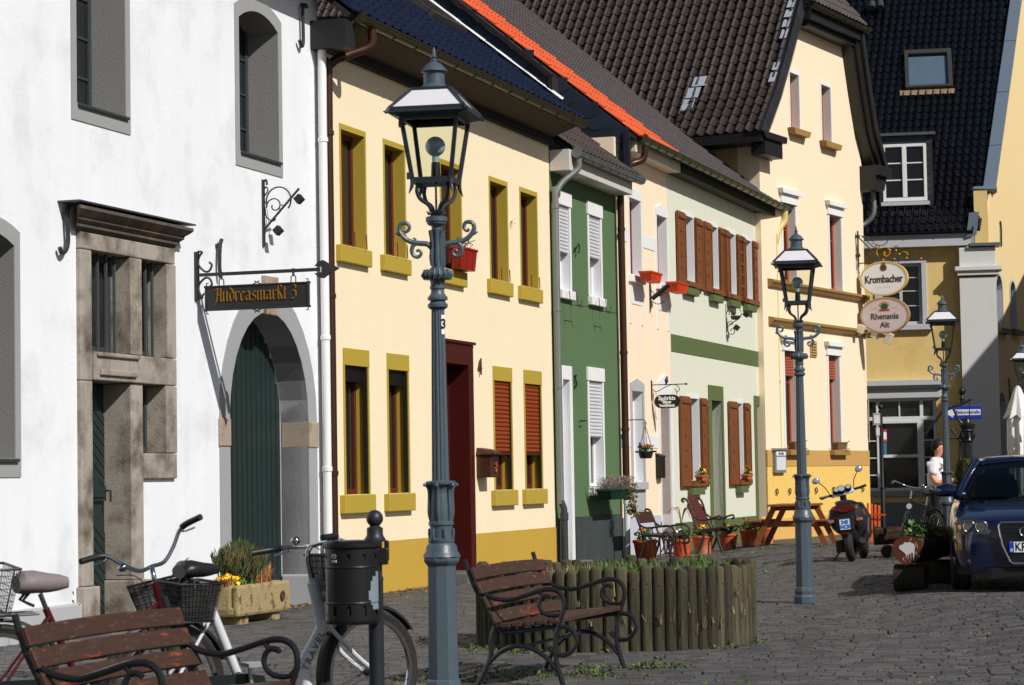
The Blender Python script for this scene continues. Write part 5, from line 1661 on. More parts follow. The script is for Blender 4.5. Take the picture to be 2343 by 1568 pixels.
# ------------------------------------------------------------------ signs and ironwork on the houses
PERP = TH - pi / 2          # local x sticks out from the row of houses, local -y looks back along the row
def spiral(cx, cz, r0, a0, a1, r1=.2, n=16):
    return arc(cx, cz, r0, a0, a1, n, 0, r0 * r1)
GOLD = mat('old_gold', (150, 106, 30), rough=.45, metal=.2, var=.1)
ST = {
 'A': ([(-.08, 1.12), (.15, 1.42), (.42, 1.28), (.7, 1.45)], [(.68, 1.42), (.68, .12), (.84, 0)], [(.28, 1.32), (.24, .5), (.08, -.1), (-.14, -.34)], [(.2, .66), (.66, .72)]),
 'n': ([(-.06, .9), (.06, 1), (.06, .1), (.18, 0)], [(.1, .78), (.42, 1.0), (.52, .88), (.52, .1), (.66, 0)]),
 'd': ([(.06, 1.42), (.34, 1.22), (.56, .85), (.56, .2), (.3, 0), (.06, .16), (.06, .78), (.3, .98), (.5, .85)],),
 'r': ([(-.06, .9), (.06, 1), (.06, .1), (.2, 0)], [(.1, .78), (.36, 1), (.5, .88)]),
 'e': ([(.48, .14), (.3, 0), (.06, .14), (.06, .84), (.3, 1), (.5, .8), (.12, .5)],),
 'a': ([(.06, .92), (.36, 1), (.5, .86), (.5, .1), (.64, 0)], [(.5, .56), (.16, .5), (.05, .26), (.16, .03), (.48, .16)]),
 's': ([(.5, .88), (.3, 1), (.1, .85), (.15, .6), (.46, .42), (.48, .15), (.25, 0), (.02, .1)],),
 'm': ([(-.06, .9), (.06, 1), (.06, .1), (.16, 0)], [(.1, .8), (.38, 1.0), (.47, .88), (.47, .1), (.57, 0)], [(.5, .8), (.78, 1.0), (.88, .88), (.88, .1), (1.0, 0)]),
 'k': ([(.04, 1.45), (.06, .1), (.18, 0)], [(.1, 1.3), (.38, 1.48), (.5, 1.3), (.2, 1.02)], [(.1, .72), (.44, .94)], [(.16, .78), (.42, .36), (.46, .12), (.6, 0)]),
 't': ([(.12, 1.3), (.1, .12), (.24, 0), (.4, .1)], [(-.1, .96), (.38, .98)]),
 '3': ([(.05, 1.3), (.25, 1.48), (.52, 1.36), (.5, 1.12), (.24, .92), (.52, .74), (.54, .25), (.3, 0), (.0, .1)],),
}
ADV = {'A': .98, 'n': .86, 'd': .76, 'r': .66, 'e': .68, 'a': .82, 's': .7, 'm': 1.18, 'k': .76, 't': .58, '3': .7, ' ': .45}
def fraktur(txt, size, y0, th):
    mb = MB(); x = 0
    nx, nz = .07, .05
    for ch in txt:
        for pl in ST.get(ch, ()):
            for (a, b), (c, d) in zip(pl[:-1], pl[1:]):
                q = [(a - nx, b - nz), (a + nx, b + nz), (c + nx, d + nz), (c - nx, d - nz)]
                e = [(x + u) * size for u, _ in q]; f = [w * size for _, w in q]
                mb.add([(e[i], y0, f[i]) for i in range(4)] + [(e[i], y0 + th, f[i]) for i in range(4)], [(0, 1, 2, 3)] + [(i, (i + 1) % 4, 4 + (i + 1) % 4, 4 + i) for i in range(4)])
        x += ADV[ch]
    return mb, x * size
ws = thing('hanging_sign', 'long dark hanging sign with gold blackletter on an iron arm beside the arched door', 'sign', RP(-3.244, 0, 0), PERP)
mb = MB().box(-.005, .03, -.035, .035, 3.33, 3.84).bar((0, 0, 3.595), (1.42, 0, 3.595), .022, .036)
mb.prism([(1.36, 3.63), (1.41, 3.68), (1.46, 3.69), (1.51, 3.66), (1.545, 3.625), (1.585, 3.625), (1.64, 3.6), (1.585, 3.57), (1.545, 3.57), (1.51, 3.53), (1.46, 3.5), (1.41, 3.51), (1.36, 3.555), (1.44, 3.565), (1.44, 3.62)], -.012, .012)
mb.build('iron_arm', IRON, ws)
mb = MB()
for sg in (1, -1):
    mb.tube(smooth_path([(x, 0, 3.595 + sg * z) for x, z in ((.03, .25), (.08, .24), (.05, .2), (.03, .12), (.1, .04), (.16, .04), (.19, .1), (.16, .13))], 4), .012, 6)
mb.tube(smooth_path([(.02, 0, 3.4), (.06, 0, 3.36), (.1, 0, 3.4)], 4), .01, 6)
for x in (.3, 1.12):
    hk_ = MB().tube([(x, 0, 3.62), (x, 0, 3.54)], .013, 6)
    hk_.tube([(x - .025, 0, 3.54), (x + .025, 0, 3.54), (x + .028, 0, 3.46), (x - .028, 0, 3.46)], .007, 6, closed=True)
    hk_.build('hanger', IRON, ws)
mb.build('scrollwork', IRON, ws, smooth=True)
SB0, SB1, SZ0, SZ1 = .13, 1.28, 3.225, 3.46
bd = MB().box(SB0, SB1, -.015, .015, SZ0, SZ1).build('board', mat('dark_sign_board', (42, 42, 42), rough=.6, var=.1), ws)
fr = MB()
fr.box(SB0 - .006, SB1 + .006, -.024, .024, SZ1, SZ1 + .014).box(SB0 - .006, SB1 + .006, -.024, .024, SZ0 - .014, SZ0).box(SB0 - .014, SB0 - .001, -.024, .024, SZ0 - .014, SZ1 + .014).box(SB1 + .001, SB1 + .014, -.024, .024, SZ0 - .014, SZ1 + .014)
for x in (SB0, SB1):
    for z, sg in ((SZ1 + .01, 1), (SZ0 - .01, -1)):
        ox = -1 if x == SB0 else 1
        fr.tube(smooth_path([(x, 0, z), (x + ox * .004, 0, z + sg * .03), (x - ox * .02, 0, z + sg * .035)], 3), .006, 5)
        fr.tube(smooth_path([(x, 0, z), (x + ox * .025, 0, z + sg * .004), (x + ox * .03, 0, z - sg * .015)], 3), .006, 5)
for z, sg in ((SZ1 + .012, 1), (SZ0 - .012, -1)):
    m_ = (SB0 + SB1) / 2
    for ox in (-1, 1):
        fr.tube(smooth_path([(m_ + ox * .05, 0, z), (m_, 0, z + sg * .02), (m_ - ox * .03, 0, z + sg * .035)], 3), .006, 5)
fr.build('sign_frame', IRON, ws)
lt, wd = fraktur('Andreasmarkt 3', .098, -.026, .012)
k = .93 / wd
lt.v = [(SB0 + .11 + x * k, y, SZ0 + .08 + z) for x, y, z in lt.v]
lt.build('lettering', GOLD, ws)

# empty wrought-iron bracket with two small lamps on the white house
br = thing('iron_bracket', 'black wrought iron bracket with two small square spotlights on the white wall', 'bracket', RP(-1.52, 0, 0), PERP)
mb = MB().box(-.005, .025, -.02, .02, 4.05, 4.8)
mb.bar((.03, 0, 4.25), (.45, 0, 4.68), .016, .022)
mb.tube(smooth_path([(.02, 0, 4.78), (-.03, 0, 4.82), (-.04, 0, 4.77)], 4), .012, 6).tube(smooth_path([(.02, 0, 4.78), (.05, 0, 4.8), (.06, 0, 4.74)], 4), .012, 6)
mb.tube([p for p in arc(.2, 4.56, .15, 200, -40, 18)], .009, 6)
mb.tube([p for p in spiral(.15, 4.5, .1, 190, -200, .3)], .008, 6)
mb.tube([p for p in spiral(.235, 4.49, .04, 200, 480, .3)], .007, 6)
mb.tube(smooth_path([(.03, 0, 4.5), (.05, 0, 4.38), (.13, 0, 4.33), (.16, 0, 4.36)], 4), .008, 6)
mb.tube(smooth_path([(.03, 0, 4.62), (.07, 0, 4.68), (.05, 0, 4.72), (.03, 0, 4.7)], 4), .008, 6)
mb.build('scrollwork', IRON, br, smooth=True)
for c in ((.4, 4.57), (.14, 4.23)):
    MB().obox((c[0] + .05, 0, c[1] - .01), (.085, .085, .085), Matrix.Rotation(radians(-40), 3, 'Y')).build('spotlight', mat('black_spotlight', (26, 28, 30), rough=.5), br, bev=.006)

def letterbox(label, s, n0, w, d, z0, z1, m, roof):
    t = thing('letterbox', label, 'letterbox', RP(s, 0, 0), TH)
    MB().box(0, w, -d, 0.005, z0, z1).build('body', m, t, bev=.012)
    if roof:
        MB().add([(-.02, 0, z1), (w + .02, 0, z1), (w + .03, -d - .05, z1), (-.03, -d - .05, z1), (.03, 0, z1 + .1), (w - .03, 0, z1 + .1), (w - .04, -d * .6, z1 + .08), (.04, -d * .6, z1 + .08),
                  (w + .03, -d - .05, z1 + .02), (-.03, -d - .05, z1 + .02)], [(0, 1, 2, 3), (4, 5, 6, 7), (9, 8, 6, 7), (3, 2, 8, 9), (1, 2, 8, 6, 5), (0, 3, 9, 7, 4)]).build('lid', m, t)
    else:
        MB().add([(-.01, 0, z1 + .05), (w + .01, 0, z1 + .05), (w + .01, -d - .02, z1), (-.01, -d - .02, z1), (-.01, 0, z1 + .03), (w + .01, 0, z1 + .03), (w + .01, -d - .02, z1 - .02), (-.01, -d - .02, z1 - .02)],
                 [(0, 1, 2, 3), (4, 5, 6, 7), (3, 2, 6, 7), (0, 3, 7, 4), (1, 2, 6, 5)]).build('lid', mat('letterbox_lid', (70, 58, 50), rough=.5), t)
    return t
BRMET = mat('brown_metal', (76, 44, 32), rough=.4, metal=.2, var=.1)
t = letterbox('brown metal letterbox with hipped lid and copper relief beside the dark red door', 5.62, 0, .34, .22, 1.42, 1.74, BRMET, True)
MB().box(.04, .3, -.228, -.219, 1.66, 1.69).build('slot', DARK, t)
mb = MB()
rr = random.Random(8)
for i in range(10):
    mb.sphere((.17 + rr.gauss(0, .022), -.228, 1.55 + rr.uniform(-.07, .07)), .014, 8, 5)
mb.tube(smooth_path([(.15, -.23, 1.5), (.19, -.235, 1.55), (.16, -.235, 1.6), (.19, -.23, 1.63)], 4), .012, 6)
mb.build('relief', mat('copper_relief', (170, 104, 78), rough=.35, metal=.6), t, smooth=True)
letterbox('narrow black letterbox beside the pale door of the small cream house', 15.32, 0, .24, .12, 1.36, 1.76, mat('black_letterbox', (24, 20, 20), rough=.5), False)

# floodlight bracket on the cream house, twin spotlight bracket on the sage house
fb = thing('floodlight_bracket', 'dark iron spike bracket with a tube lamp below the orange flower boxes', 'bracket', RP(15.15, 0, 0), PERP)
MB().prism([(0, 4.3), (.03, 4.4), (.035, 4.72), (.02, 4.9), (-.005, 4.98), (-.01, 4.3)], -.02, .02).tube(smooth_path([(.03, 0, 4.72), (.15, 0, 4.6), (.28, 0, 4.66)], 4), .008, 6).tube(smooth_path([(.03, 0, 4.52), (.15, 0, 4.46), (.28, 0, 4.5)], 4), .008, 6).build('wall_plate', IRON, fb)
MB().tube([(.05, 0, 4.56), (.36, 0, 4.8)], .042, 12).build('lamp_tube', mat('black_spotlight', (26, 28, 30)), fb, smooth=True)
sb = thing('spotlight_bracket', 'black scrollwork bracket with two square spotlights on the sage green wall', 'bracket', RP(21.05, 0, 0), PERP)
mb = MB().bar((0, 0, 4.15), (0, 0, 4.85), .02, .02, (0, 1, 0))
mb.tube(arc(.17, 4.62, .16, 180, 20, 12), .009, 6).tube(spiral(.14, 4.62, .08, 180, -260), .009, 6).tube(spiral(.1, 4.45, .06, 200, -220), .008, 6).tube(spiral(.12, 4.3, .09, 180, 560), .009, 6)
mb.tube(smooth_path([(0, 0, 4.35), (.12, 0, 4.45), (.28, 0, 4.55), (.33, 0, 4.65)], 4), .01, 6).tube(smooth_path([(0, 0, 4.15), (.03, 0, 4.12), (.02, 0, 4.08)], 3), .01, 6)
mb.build('scrollwork', IRON, sb, smooth=True)
MB().lathe([(.07, 4.52), (.1, 4.56), (.1, 4.6)], 12, (.2, 0, 0)).sphere((.16, 0, 4.66), .05, 10, 8).build('bowl', IRON, sb, smooth=True)
for c in ((.42, 4.62), (.22, 4.36)):
    MB().obox((c[0], 0, c[1]), (.1, .1, .1), Matrix.Rotation(radians(40), 3, 'Y')).build('spotlight', mat('black_spotlight', (26, 28, 30)), sb, bev=.006)

# teddy clinic sign
tsn = thing('hanging_sign', 'black oval hanging sign with white lettering and an iron bird on its arm', 'sign', RP(15.13, 0, 0), PERP)
mb = MB().box(-.01, .02, -.02, .02, 2.74, 3.1).bar((0, 0, 3.02), (.62, 0, 3.02), .012, .016)
mb.prism([(.6, 3.02), (.64, 3.04), (.68, 3.02), (.64, 3.0)], -.012, .012)
mb.tube(smooth_path([(.02, 0, 2.94), (.1, 0, 2.9), (.25, 0, 2.97), (.38, 0, 3.015), (.48, 0, 3.0), (.52, 0, 2.93), (.48, 0, 2.89), (.44, 0, 2.92), (.46, 0, 2.945)], 4), .007, 6)
for x in (.09, .47):
    mb.tube([(x, 0, 2.9), (x, 0, 2.83)], .006, 5)
mb.build('iron_arm', IRON, tsn)
MB().sphere((.285, 0, 3.09), .034, 10, 8, (1, .8, 1.5)).sphere((.295, 0, 3.145), .022, 8, 6).tube([(.28, 0, 3.05), (.262, 0, 3.0)], [.02, .004], 6).build('bird', IRON, tsn, smooth=True)
pts = []
for cx, a0, a1 in ((.4, -90, 90), (.18, 90, 270)):
    for i in range(9):
        a = radians(a0 + (a1 - a0) * i / 8)
        pts.append((cx + .125 * cos(a), 2.72 + .12 * sin(a)))
bo = MB().prism(pts, -.012, .012).build('board', mat('black_board', (26, 22, 22), rough=.5), tsn)
WHT = mat('white_print', (235, 235, 230), rough=.6, var=0)
for s_, sz, z, xs in (('Spörkis', .1, 2.775, 1.05), ('Bären', .078, 2.71, .85), ('+', .05, 2.673, 1), ('Teddyklinik', .062, 2.645, 1.0)):
    text_mb(s_, sz, xs, .004, .0025).shift((.29, -.015, z)).build('lettering', WHT, tsn)

# brewery signs on the gabled house
PG = TG - pi / 2
bs = thing('sign_bracket', 'gilded wrought iron bracket carrying the two oval brewery signs', 'bracket', GP(5.9, 0, 0), PG)
mb = MB().tube([(.06, 0, 6.22), (.06, 0, 7.08)], .022, 8).tube([(-.01, 0, 6.95), (.1, 0, 6.95)], .04, 8).tube([(-.01, 0, 6.5), (.1, 0, 6.5)], .04, 8)
mb.tube([(.06, 0, 6.3), (.35, 0, 6.33), (1.6, 0, 6.34)], .014, 6).tube([(.06, 0, 6.95), (.2, 0, 6.8), (.62, 0, 6.36)], .016, 6).tube([(.16, 0, 6.96), (.3, 0, 6.8), (.5, 0, 6.62)], .012, 6)
mb.tube(arc(.2, 6.8, .15, 110, 10, 8), .012, 6)
for c in ((.74, 6.52, .15), (.95, 6.46, .09), (.3, 6.48, .07), (1.2, 6.42, .07), (.55, 6.66, .07), (1.0, 6.62, .06)):
    mb.tube(spiral(c[0], c[1], c[2], 200, -260), .011, 6)
mb.tube(smooth_path([(.4, 0, 6.78), (.6, 0, 6.7), (.75, 0, 6.74), (.8, 0, 6.82)], 4), .01, 6).tube(smooth_path([(1.0, 0, 6.5), (1.2, 0, 6.4), (1.4, 0, 6.42), (1.44, 0, 6.38)], 4), .01, 6)
mb.build('iron_arm', mat('verdigris_iron', (62, 66, 56), rough=.5, metal=.3), bs, smooth=True)
mb = MB()
for c in ((.62, 6.64), (.68, 6.36), (.95, 6.37), (1.25, 6.37), (1.6, 6.34), (.85, 6.58), (.5, 6.75), (1.0, 6.56), (1.08, 6.47), (.72, 6.5)):
    mb.sphere((c[0], -.01, c[1]), .025, 8, 6)
mb.tube(spiral(.74, 6.52, .12, 60, -260), .014, 6).tube(arc(.62, 6.55, .1, 100, 230, 8), .014, 6).tube(arc(1.2, 6.44, .08, 120, 0, 8), .012, 6)
mb.build('gilding', mat('bright_gold', (210, 160, 50), rough=.3, metal=.6), bs, smooth=True)
def ellipse(a, b, n=48, p=2.0):
    return [(a * cos(2 * pi * i / n), b * sin(2 * pi * i / n)) for i in range(n)]
def oval(label, z, a, b, face, rim, chain):
    t = thing('oval_sign', label, 'sign', GP(5.9, 0, 0) + GN * .68 + Vector((0, 0, z)), PG, None)
    o = ellipse(a, b)
    MB().prism(o, -.03, .03).build('panel', face, t)
    rg = MB()
    n = len(o)
    inn = ellipse(a - .035, b - .035)
    rg.add([(x, -.04, y) for x, y in o] + [(x, -.04, y) for x, y in inn] + [(x * 1.01, .04, y * 1.01) for x, y in o], [(i, (i + 1) % n, n + (i + 1) % n, n + i) for i in range(n)] + [(i, (i + 1) % n, 2 * n + (i + 1) % n, 2 * n + i) for i in range(n)])
    rg.build('rim', rim, t)
    ch = MB()
    for x in (-.38, .36):
        zt = b * sqrt(1 - (x / a) ** 2)
        for k2 in range(4):
            ch.tube([(x, 0, zt + .0 + k2 * .035), (x, 0, zt + .03 + k2 * .035)], .012 if k2 % 2 else .008, 5)
    ch.build('chain', IRON, t)
    return t
INKB = mat('black_print', (20, 20, 22))
o1 = oval('white oval brewery sign with black lettering and gold rim, the upper of two', 5.92, .585, .41, mat('white_enamel', (228, 229, 232), rough=.35, var=.02), mat('gold_rim', (206, 176, 96), rough=.4), True)
tb_ = text_mb('Krombacher', .25, .72, .004, .0045, spacing=.95)
w_ = max(v[0] for v in tb_.v) - min(v[0] for v in tb_.v)
tb_.v = [(x * .93 / w_, y, z) for x, y, z in tb_.v]
tb_.shift((.0, -.034, -.02)).build('lettering', INKB, o1)
cr = MB().prism([(-.075, .2), (-.085, .27), (-.05, .33), (.05, .33), (.085, .27), (.075, .2), (.0, .17)], -.036, -.03).box(-.05, .05, -.036, -.03, .335, .355).sphere((0, -.034, .365), .018, 8, 6).build('crest', mat('crest_brown', (120, 84, 60), rough=.5, var=.4, scale=40), o1)
MB().prism([(-.04, .21), (-.04, .28), (0, .305), (.04, .28), (.04, .21)], -.04, -.036).build('crest_shield', mat('crest_green', (20, 60, 40), rough=.5), o1)
MB().box(-.022, .022, -.044, -.04, .2, .225).build('crest_red', mat('crest_red', (180, 30, 30), rough=.5), o1)
st_ = MB()
for i in range(5):
    st_.lathe([(.012, 0), (.012, .003)], 5, (-.14 + .07 * i, -.033, -.2), Matrix.Rotation(pi / 2, 3, 'X'))
st_.build('stars', mat('pale_gold', (214, 196, 150), rough=.5), o1)
o2 = oval('pinkish oval brewery sign with green crest and tan rim, hanging lowest', 5.06, .6, .425, mat('pink_enamel', (204, 190, 193), rough=.4, var=.02), mat('tan_rim', (170, 138, 96), rough=.4), True)
GINK = mat('dark_green_print', (52, 62, 60), rough=.5)
a_ = text_mb('Rhenania', .2, .9, .004, .003); w_ = max(v[0] for v in a_.v) - min(v[0] for v in a_.v)
a_.v = [(x * .68 / w_, y, z) for x, y, z in a_.v]
a_.shift((0, -.034, -.03)).build('lettering', GINK, o2)
a_ = text_mb('Alt', .19, 1, .004, .003); a_.shift((0, -.034, -.23)).build('lettering', GINK, o2)
MB().prism(ellipse(.09, .075, 16), -.036, -.03).shift((0, 0, .2)).build('crest', mat('crest_green2', (30, 82, 62), rough=.5), o2)
MB().prism([(-.13, .1), (.13, .1), (.12, .14), (-.12, .14)], -.037, -.03).build('crest_ribbon', mat('crest_red', (180, 30, 30)), o2)
mb = MB()
for a in range(20, 161, 20):
    mb.bar((.09 * cos(radians(a)), -.033, .2 + .075 * sin(radians(a))), (.14 * cos(radians(a)), -.033, .2 + .125 * sin(radians(a))), .006, .03, (0, 0, 1))
mb.build('crest_rays', mat('crest_ochre', (186, 140, 84), rough=.5), o2)
MB().box(-.3, -.16, -.034, -.03, .158, .163).box(.16, .3, -.034, -.03, .158, .163).build('fine_lines', mat('pale_green_print', (120, 130, 124), rough=.5), o2)
# small white floodlights below the signs
fl = thing('floodlights', 'white floodlights fixed to the brown band under the oval signs', 'floodlight', GP(5.55, 0, 0), TG)
for x, n_, z in ((.0, .2, 4.74), (.42, .42, 4.66), (.95, .55, 4.55)):
    MB().obox((x, -n_, z), (.16, .16, .26 if x else .2), Matrix.Rotation(radians(25), 3, 'X')).build('lamp_head', mat('white_floodlight', (214, 206, 186), rough=.4), fl, bev=.015)
MB().tube([(0, 0, 4.74), (0, -.2, 4.74)], .015, 6).tube([(.42, 0, 4.68), (.42, -.4, 4.68)], .015, 6).tube(smooth_path([(.7, 0, 4.72), (.85, -.3, 4.75), (.95, -.5, 4.62)], 4), .015, 6).build('bracket_arm', mat('white_floodlight', (214, 206, 186)), fl)
mbx = thing('menu_case', 'grey wall case with a printed notice behind glass by the cream downpipe', 'notice case', GP(.28, 0, 0), TG)
MB().box(0, .62, -.1, 0, 1.42, 1.9).prism([(-.03, 1.9), (.65, 1.9), (.62, 1.95), (0, 1.95)], -.14, .0).build('case', mat('grey_case', (120, 122, 120), rough=.5), mbx, bev=.008)
MB().box(.05, .57, -.106, -.1, 1.48, 1.76).build('paper', mat('notice_paper', (206, 208, 210), rough=.6), mbx)
MB().box(.04, .58, -.108, -.1, 1.79, 1.88).build('title_strip', WHITEPAINT, mbx)
text_mb('Ihr in Ihr', .09, .9, .003, .002).shift((.31, -.111, 1.835)).build('lettering', INKB, mbx)
pq = thing('wall_plates', 'two grey metal plates seen edge-on at the right corner of the gabled house', 'sign', GP(6.42, .02, 0), TG - radians(50))
MB().box(-.0, .02, -.02, .02, 2.1, 3.15).build('post', mat('plate_post', (150, 140, 120), rough=.5), pq)
MB().box(-.36, .0, -.012, .0, 2.62, 2.92).build('plate', mat('plate_grey', (140, 136, 120), rough=.5, metal=.3), pq)
MB().box(-.24, -.02, -.012, .0, 2.2, 2.55).build('plate', mat('plate_grey', (140, 136, 120)), pq)

# ------------------------------------------------------------------ flower boxes, pots and troughs
rr = random.Random(33)
TERRA = mat('orange_plastic_box', (196, 62, 26), rough=.5, var=.1)
YEL = mat('yellow_petals', (240, 190, 20), rough=.6, rnd=.2); ORA = mat('orange_petals', (236, 130, 20), rough=.6, rnd=.2)
RED = mat('red_petals', (170, 30, 24), rough=.6, rnd=.25); VIO = mat('violet_petals', (60, 30, 110), rough=.6, rnd=.25); WHI = mat('white_petals', (235, 235, 235), rough=.6)
def box_planter(name, label, s, n, z, L, w, h, m, group=None, loc=None, rz=TH):
    t = thing(name, label, 'flower box', loc or RP(s, n, z), rz, group)
    k = .82
    for yy in (0,):
        mb = MB().add([(-L / 2 * k, -w / 2 * k, 0), (L / 2 * k, -w / 2 * k, 0), (L / 2 * k, w / 2 * k, 0), (-L / 2 * k, w / 2 * k, 0), (-L / 2, -w / 2, h), (L / 2, -w / 2, h), (L / 2, w / 2, h), (-L / 2, w / 2, h),
                  (-L / 2 + .02, -w / 2 + .02, h), (L / 2 - .02, -w / 2 + .02, h), (L / 2 - .02, w / 2 - .02, h), (-L / 2 + .02, w / 2 - .02, h), (-L / 2 + .02, -w / 2 + .02, h - .04), (L / 2 - .02, -w / 2 + .02, h - .04), (L / 2 - .02, w / 2 - .02, h - .04), (-L / 2 + .02, w / 2 - .02, h - .04)],
                 [(0, 3, 2, 1), (0, 1, 5, 4), (1, 2, 6, 5), (2, 3, 7, 6), (3, 0, 4, 7), (4, 5, 9, 8), (5, 6, 10, 9), (6, 7, 11, 10), (7, 4, 8, 11), (8, 9, 13, 12), (9, 10, 14, 13), (10, 11, 15, 14), (11, 8, 12, 15), (12, 13, 14, 15)])
        mb.build('box', m, t)
    rm = MB()
    for y in (-w / 2 - .004, w / 2 + .004):
        rm.bar((-L / 2 - .01, y, h - .012), (L / 2 + .01, y, h - .012), .014, .03)
    for x in (-L / 2 - .004, L / 2 + .004):
        rm.bar((x, -w / 2 + .01, h - .012), (x, w / 2 - .01, h - .012), .014, .03)
    for i in range(int(L / .12)):
        x = -L / 2 * .86 + i * .12
        rm.bar((x, -w / 2 * k - .004, .01), (x * 1.12, -w / 2 - .002, h - .03), .012, .01)
    rm.build('rim', m, t)
    return t
box_planter('flower_box', 'bright orange flower box on the window sill just right of the brown downpipe', 14.25, .27, 4.78, .75, .22, .17, TERRA, 'orange flower boxes')
box_planter('flower_box', 'bright orange flower box beside the brown shutters of the sage house', 16.1, .27, 4.72, .78, .22, .18, TERRA, 'orange flower boxes')
box_planter('flower_box', 'red plastic flower box with bare twigs on the sill behind the nearest street lamp', 4.85, .13, 4.27, .7, .17, .3, mat('red_box', (140, 28, 14), rough=.45))
mb = MB()
for i in range(9):
    p = RP(4.75 + rr.uniform(-.25, .3), .13, 4.55)
    mb.tube([p, p + Vector((rr.uniform(-.05, .1), 0, .08)), p + Vector((rr.uniform(.0, .22), rr.uniform(-.1, .1), rr.uniform(.05, .16)))], .005, 4)
tag(mb.build('twigs', mat('bare_twig', (90, 62, 40), rough=.8)), 'bare brown twigs sticking out of the red flower box', 'plant')
box_planter('flower_box', 'dark green flower box under the ground floor window of the green house', 11.55, .3, 1.03, 1.25, .24, .17, mat('green_box', (12, 50, 40), rough=.4))
mb = MB()
for i in range(900):
    p = Vector((rr.uniform(-.6, .6), rr.uniform(-.13, .1), 0)); a = rr.gauss(0, .5); b = rr.gauss(-.25, .5); l = rr.uniform(.12, .3) * (1 - .35 * abs(p.x))
    d = Vector((sin(a), sin(b), .8)) * l
    mb.add([p - Vector((.003, 0, 0)), p + Vector((.003, 0, 0)), p + d + Vector((.004, 0, 0)), p + d - Vector((.004, 0, 0))], [(0, 1, 2, 3)])
    q = p + d; mb.add([q, q + Vector((rr.uniform(-.03, .03), rr.uniform(-.03, .03), .02)), q + Vector((rr.uniform(-.02, .02), 0, -.02))], [(0, 1, 2)])
lav = mb.build('dried_lavender', mat('grey_lavender', (140, 128, 120), rough=.9, rnd=.4)); lav.location = RP(11.5, .3, 1.18); lav.rotation_euler = (0, 0, TH)
tag(lav, 'bushy dried grey lavender growing in the dark green flower box', 'plant')
mb = MB()
for i in range(90):
    leaves(mb, (.38 + rr.gauss(0, .07), -.12 + rr.gauss(0, .03), rr.uniform(-.35, .15)), (.04, .03, .04), 4, .05, rr)
iv = mb.build('ivy', mat('ivy_leaf', (.10, .10, .025), rough=.6, rnd=.5)); iv.location = RP(11.72, .33, 1.1); iv.rotation_euler = (0, 0, TH)
tag(iv, 'trailing ivy hanging over the right end of the dark green flower box', 'plant')
for nm, s in (('narrow wooden window box with yellow and red pansies in the left shuttered ground floor window', 18.25), ('narrow wooden window box with yellow pansies in the right shuttered ground floor window', 22.12)):
    box_planter('window_box', nm, s, .12, 1.3, .5, .14, .1, mat('terracotta_box', (180, 100, 66), rough=.7), 'window boxes of the sage house')
    f = MB(); pansies(f, (0, -.02, .2), .2, .05, 9, .035, rr, .08)
    g = MB(); leaves(g, (0, 0, .12), (.22, .07, .1), 110, .06, rr)
    t = thing('pansies', 'yellow pansies in the %s window box of the sage house' % ('left' if s < 20 else 'right'), 'plant', RP(s, .12, 1.3), TH, 'pansies in the window boxes')
    f.build('flower_head', YEL, t); g.build('foliage', LEAF, t)
    if s < 20:
        f = MB(); pansies(f, (-.16, -.02, .24), .03, .03, 2, .04, rr, .03); f.build('flower_head', RED, t)

POT = mat('terracotta_pot', (178, 84, 50), rough=.8, var=.15, scale=4, col2=(196, 142, 116), c2lo=.5, c2hi=.68, c2scale=3.5)
POT2 = mat('orange_terracotta_pot', (184, 74, 30), rough=.7, var=.12, scale=4)
def flower_pot(label, x, y, r, h, m, bands=False):
    t = thing('flower_pot', label, 'flower pot', (x, y, gz(x, y)), 0, 'terracotta pots in front of the sage house')
    MB().lathe([(r * .7, 0), (r * .76, h * .2), (r * .9, h * .8), (r * .92, h * .84)], 28).build('body', m, t, smooth=True)
    MB().lathe([(r * .92, h * .83), (r * .99, h * .86), (r, h * .9), (r, h * .97), (r * .97, h), (r * .9, h), (r * .88, h * .9)], 28, caps=False).build('rim', m, t, smooth=True)
    if bands:
        k = MB()
        for z in (.55, .6, .65):
            q = r * (.7 + .22 * z)
            k.lathe([(q, h * z - .006), (q + .007, h * z), (q, h * z + .006)], 28, caps=False)
        k.build('ridges', m, t, smooth=True)
    MB().lathe([(r * .88, h * .93), (.01, h * .95)], 20, caps=False).build('soil', mat('pot_soil', (.05, .035, .025), rough=.95), t)
    return t
def pot_plant(label, x, y, r, h, cols, n, ht=.18, leafn=150):
    t = thing('pansies', label, 'plant', (x, y, gz(x, y) + h), 0, 'pansies in the terracotta pots')
    g = MB(); leaves(g, (0, 0, .06), (r * .95, r * .95, ht * .6), leafn, .07, rr); g.build('foliage', LEAF, t)
    for m, k in cols:
        f = MB(); pansies(f, (rr.uniform(-.3, .3) * r, -r * .25, ht * .75), r * .6, r * .4, k, .042, rr, .05); f.build('flower_head', m, t)
    return t
for lab_, s_ in (('brown wicker window basket on the left ground floor sill of the gabled house', 1.5), ('brown wicker window basket on the right ground floor sill of the gabled house', 4.18)):
    b_ = box_planter('window_basket', lab_, 0, 0, 0, .6, .16, .17, mat('wicker_brown', (116, 88, 56), rough=.85, var=.3, scale=40), 'wicker baskets on the gabled house', GP(s_, .1, 1.925), TG)
    MB().tube([(.2, -.1, 0), (.22, -.12, .16), (.3, -.14, .2)], .009, 5).tube([(.2, -.1, .01), (.36, -.12, .02)], .009, 5).build('wire_holder', IRON, b_)
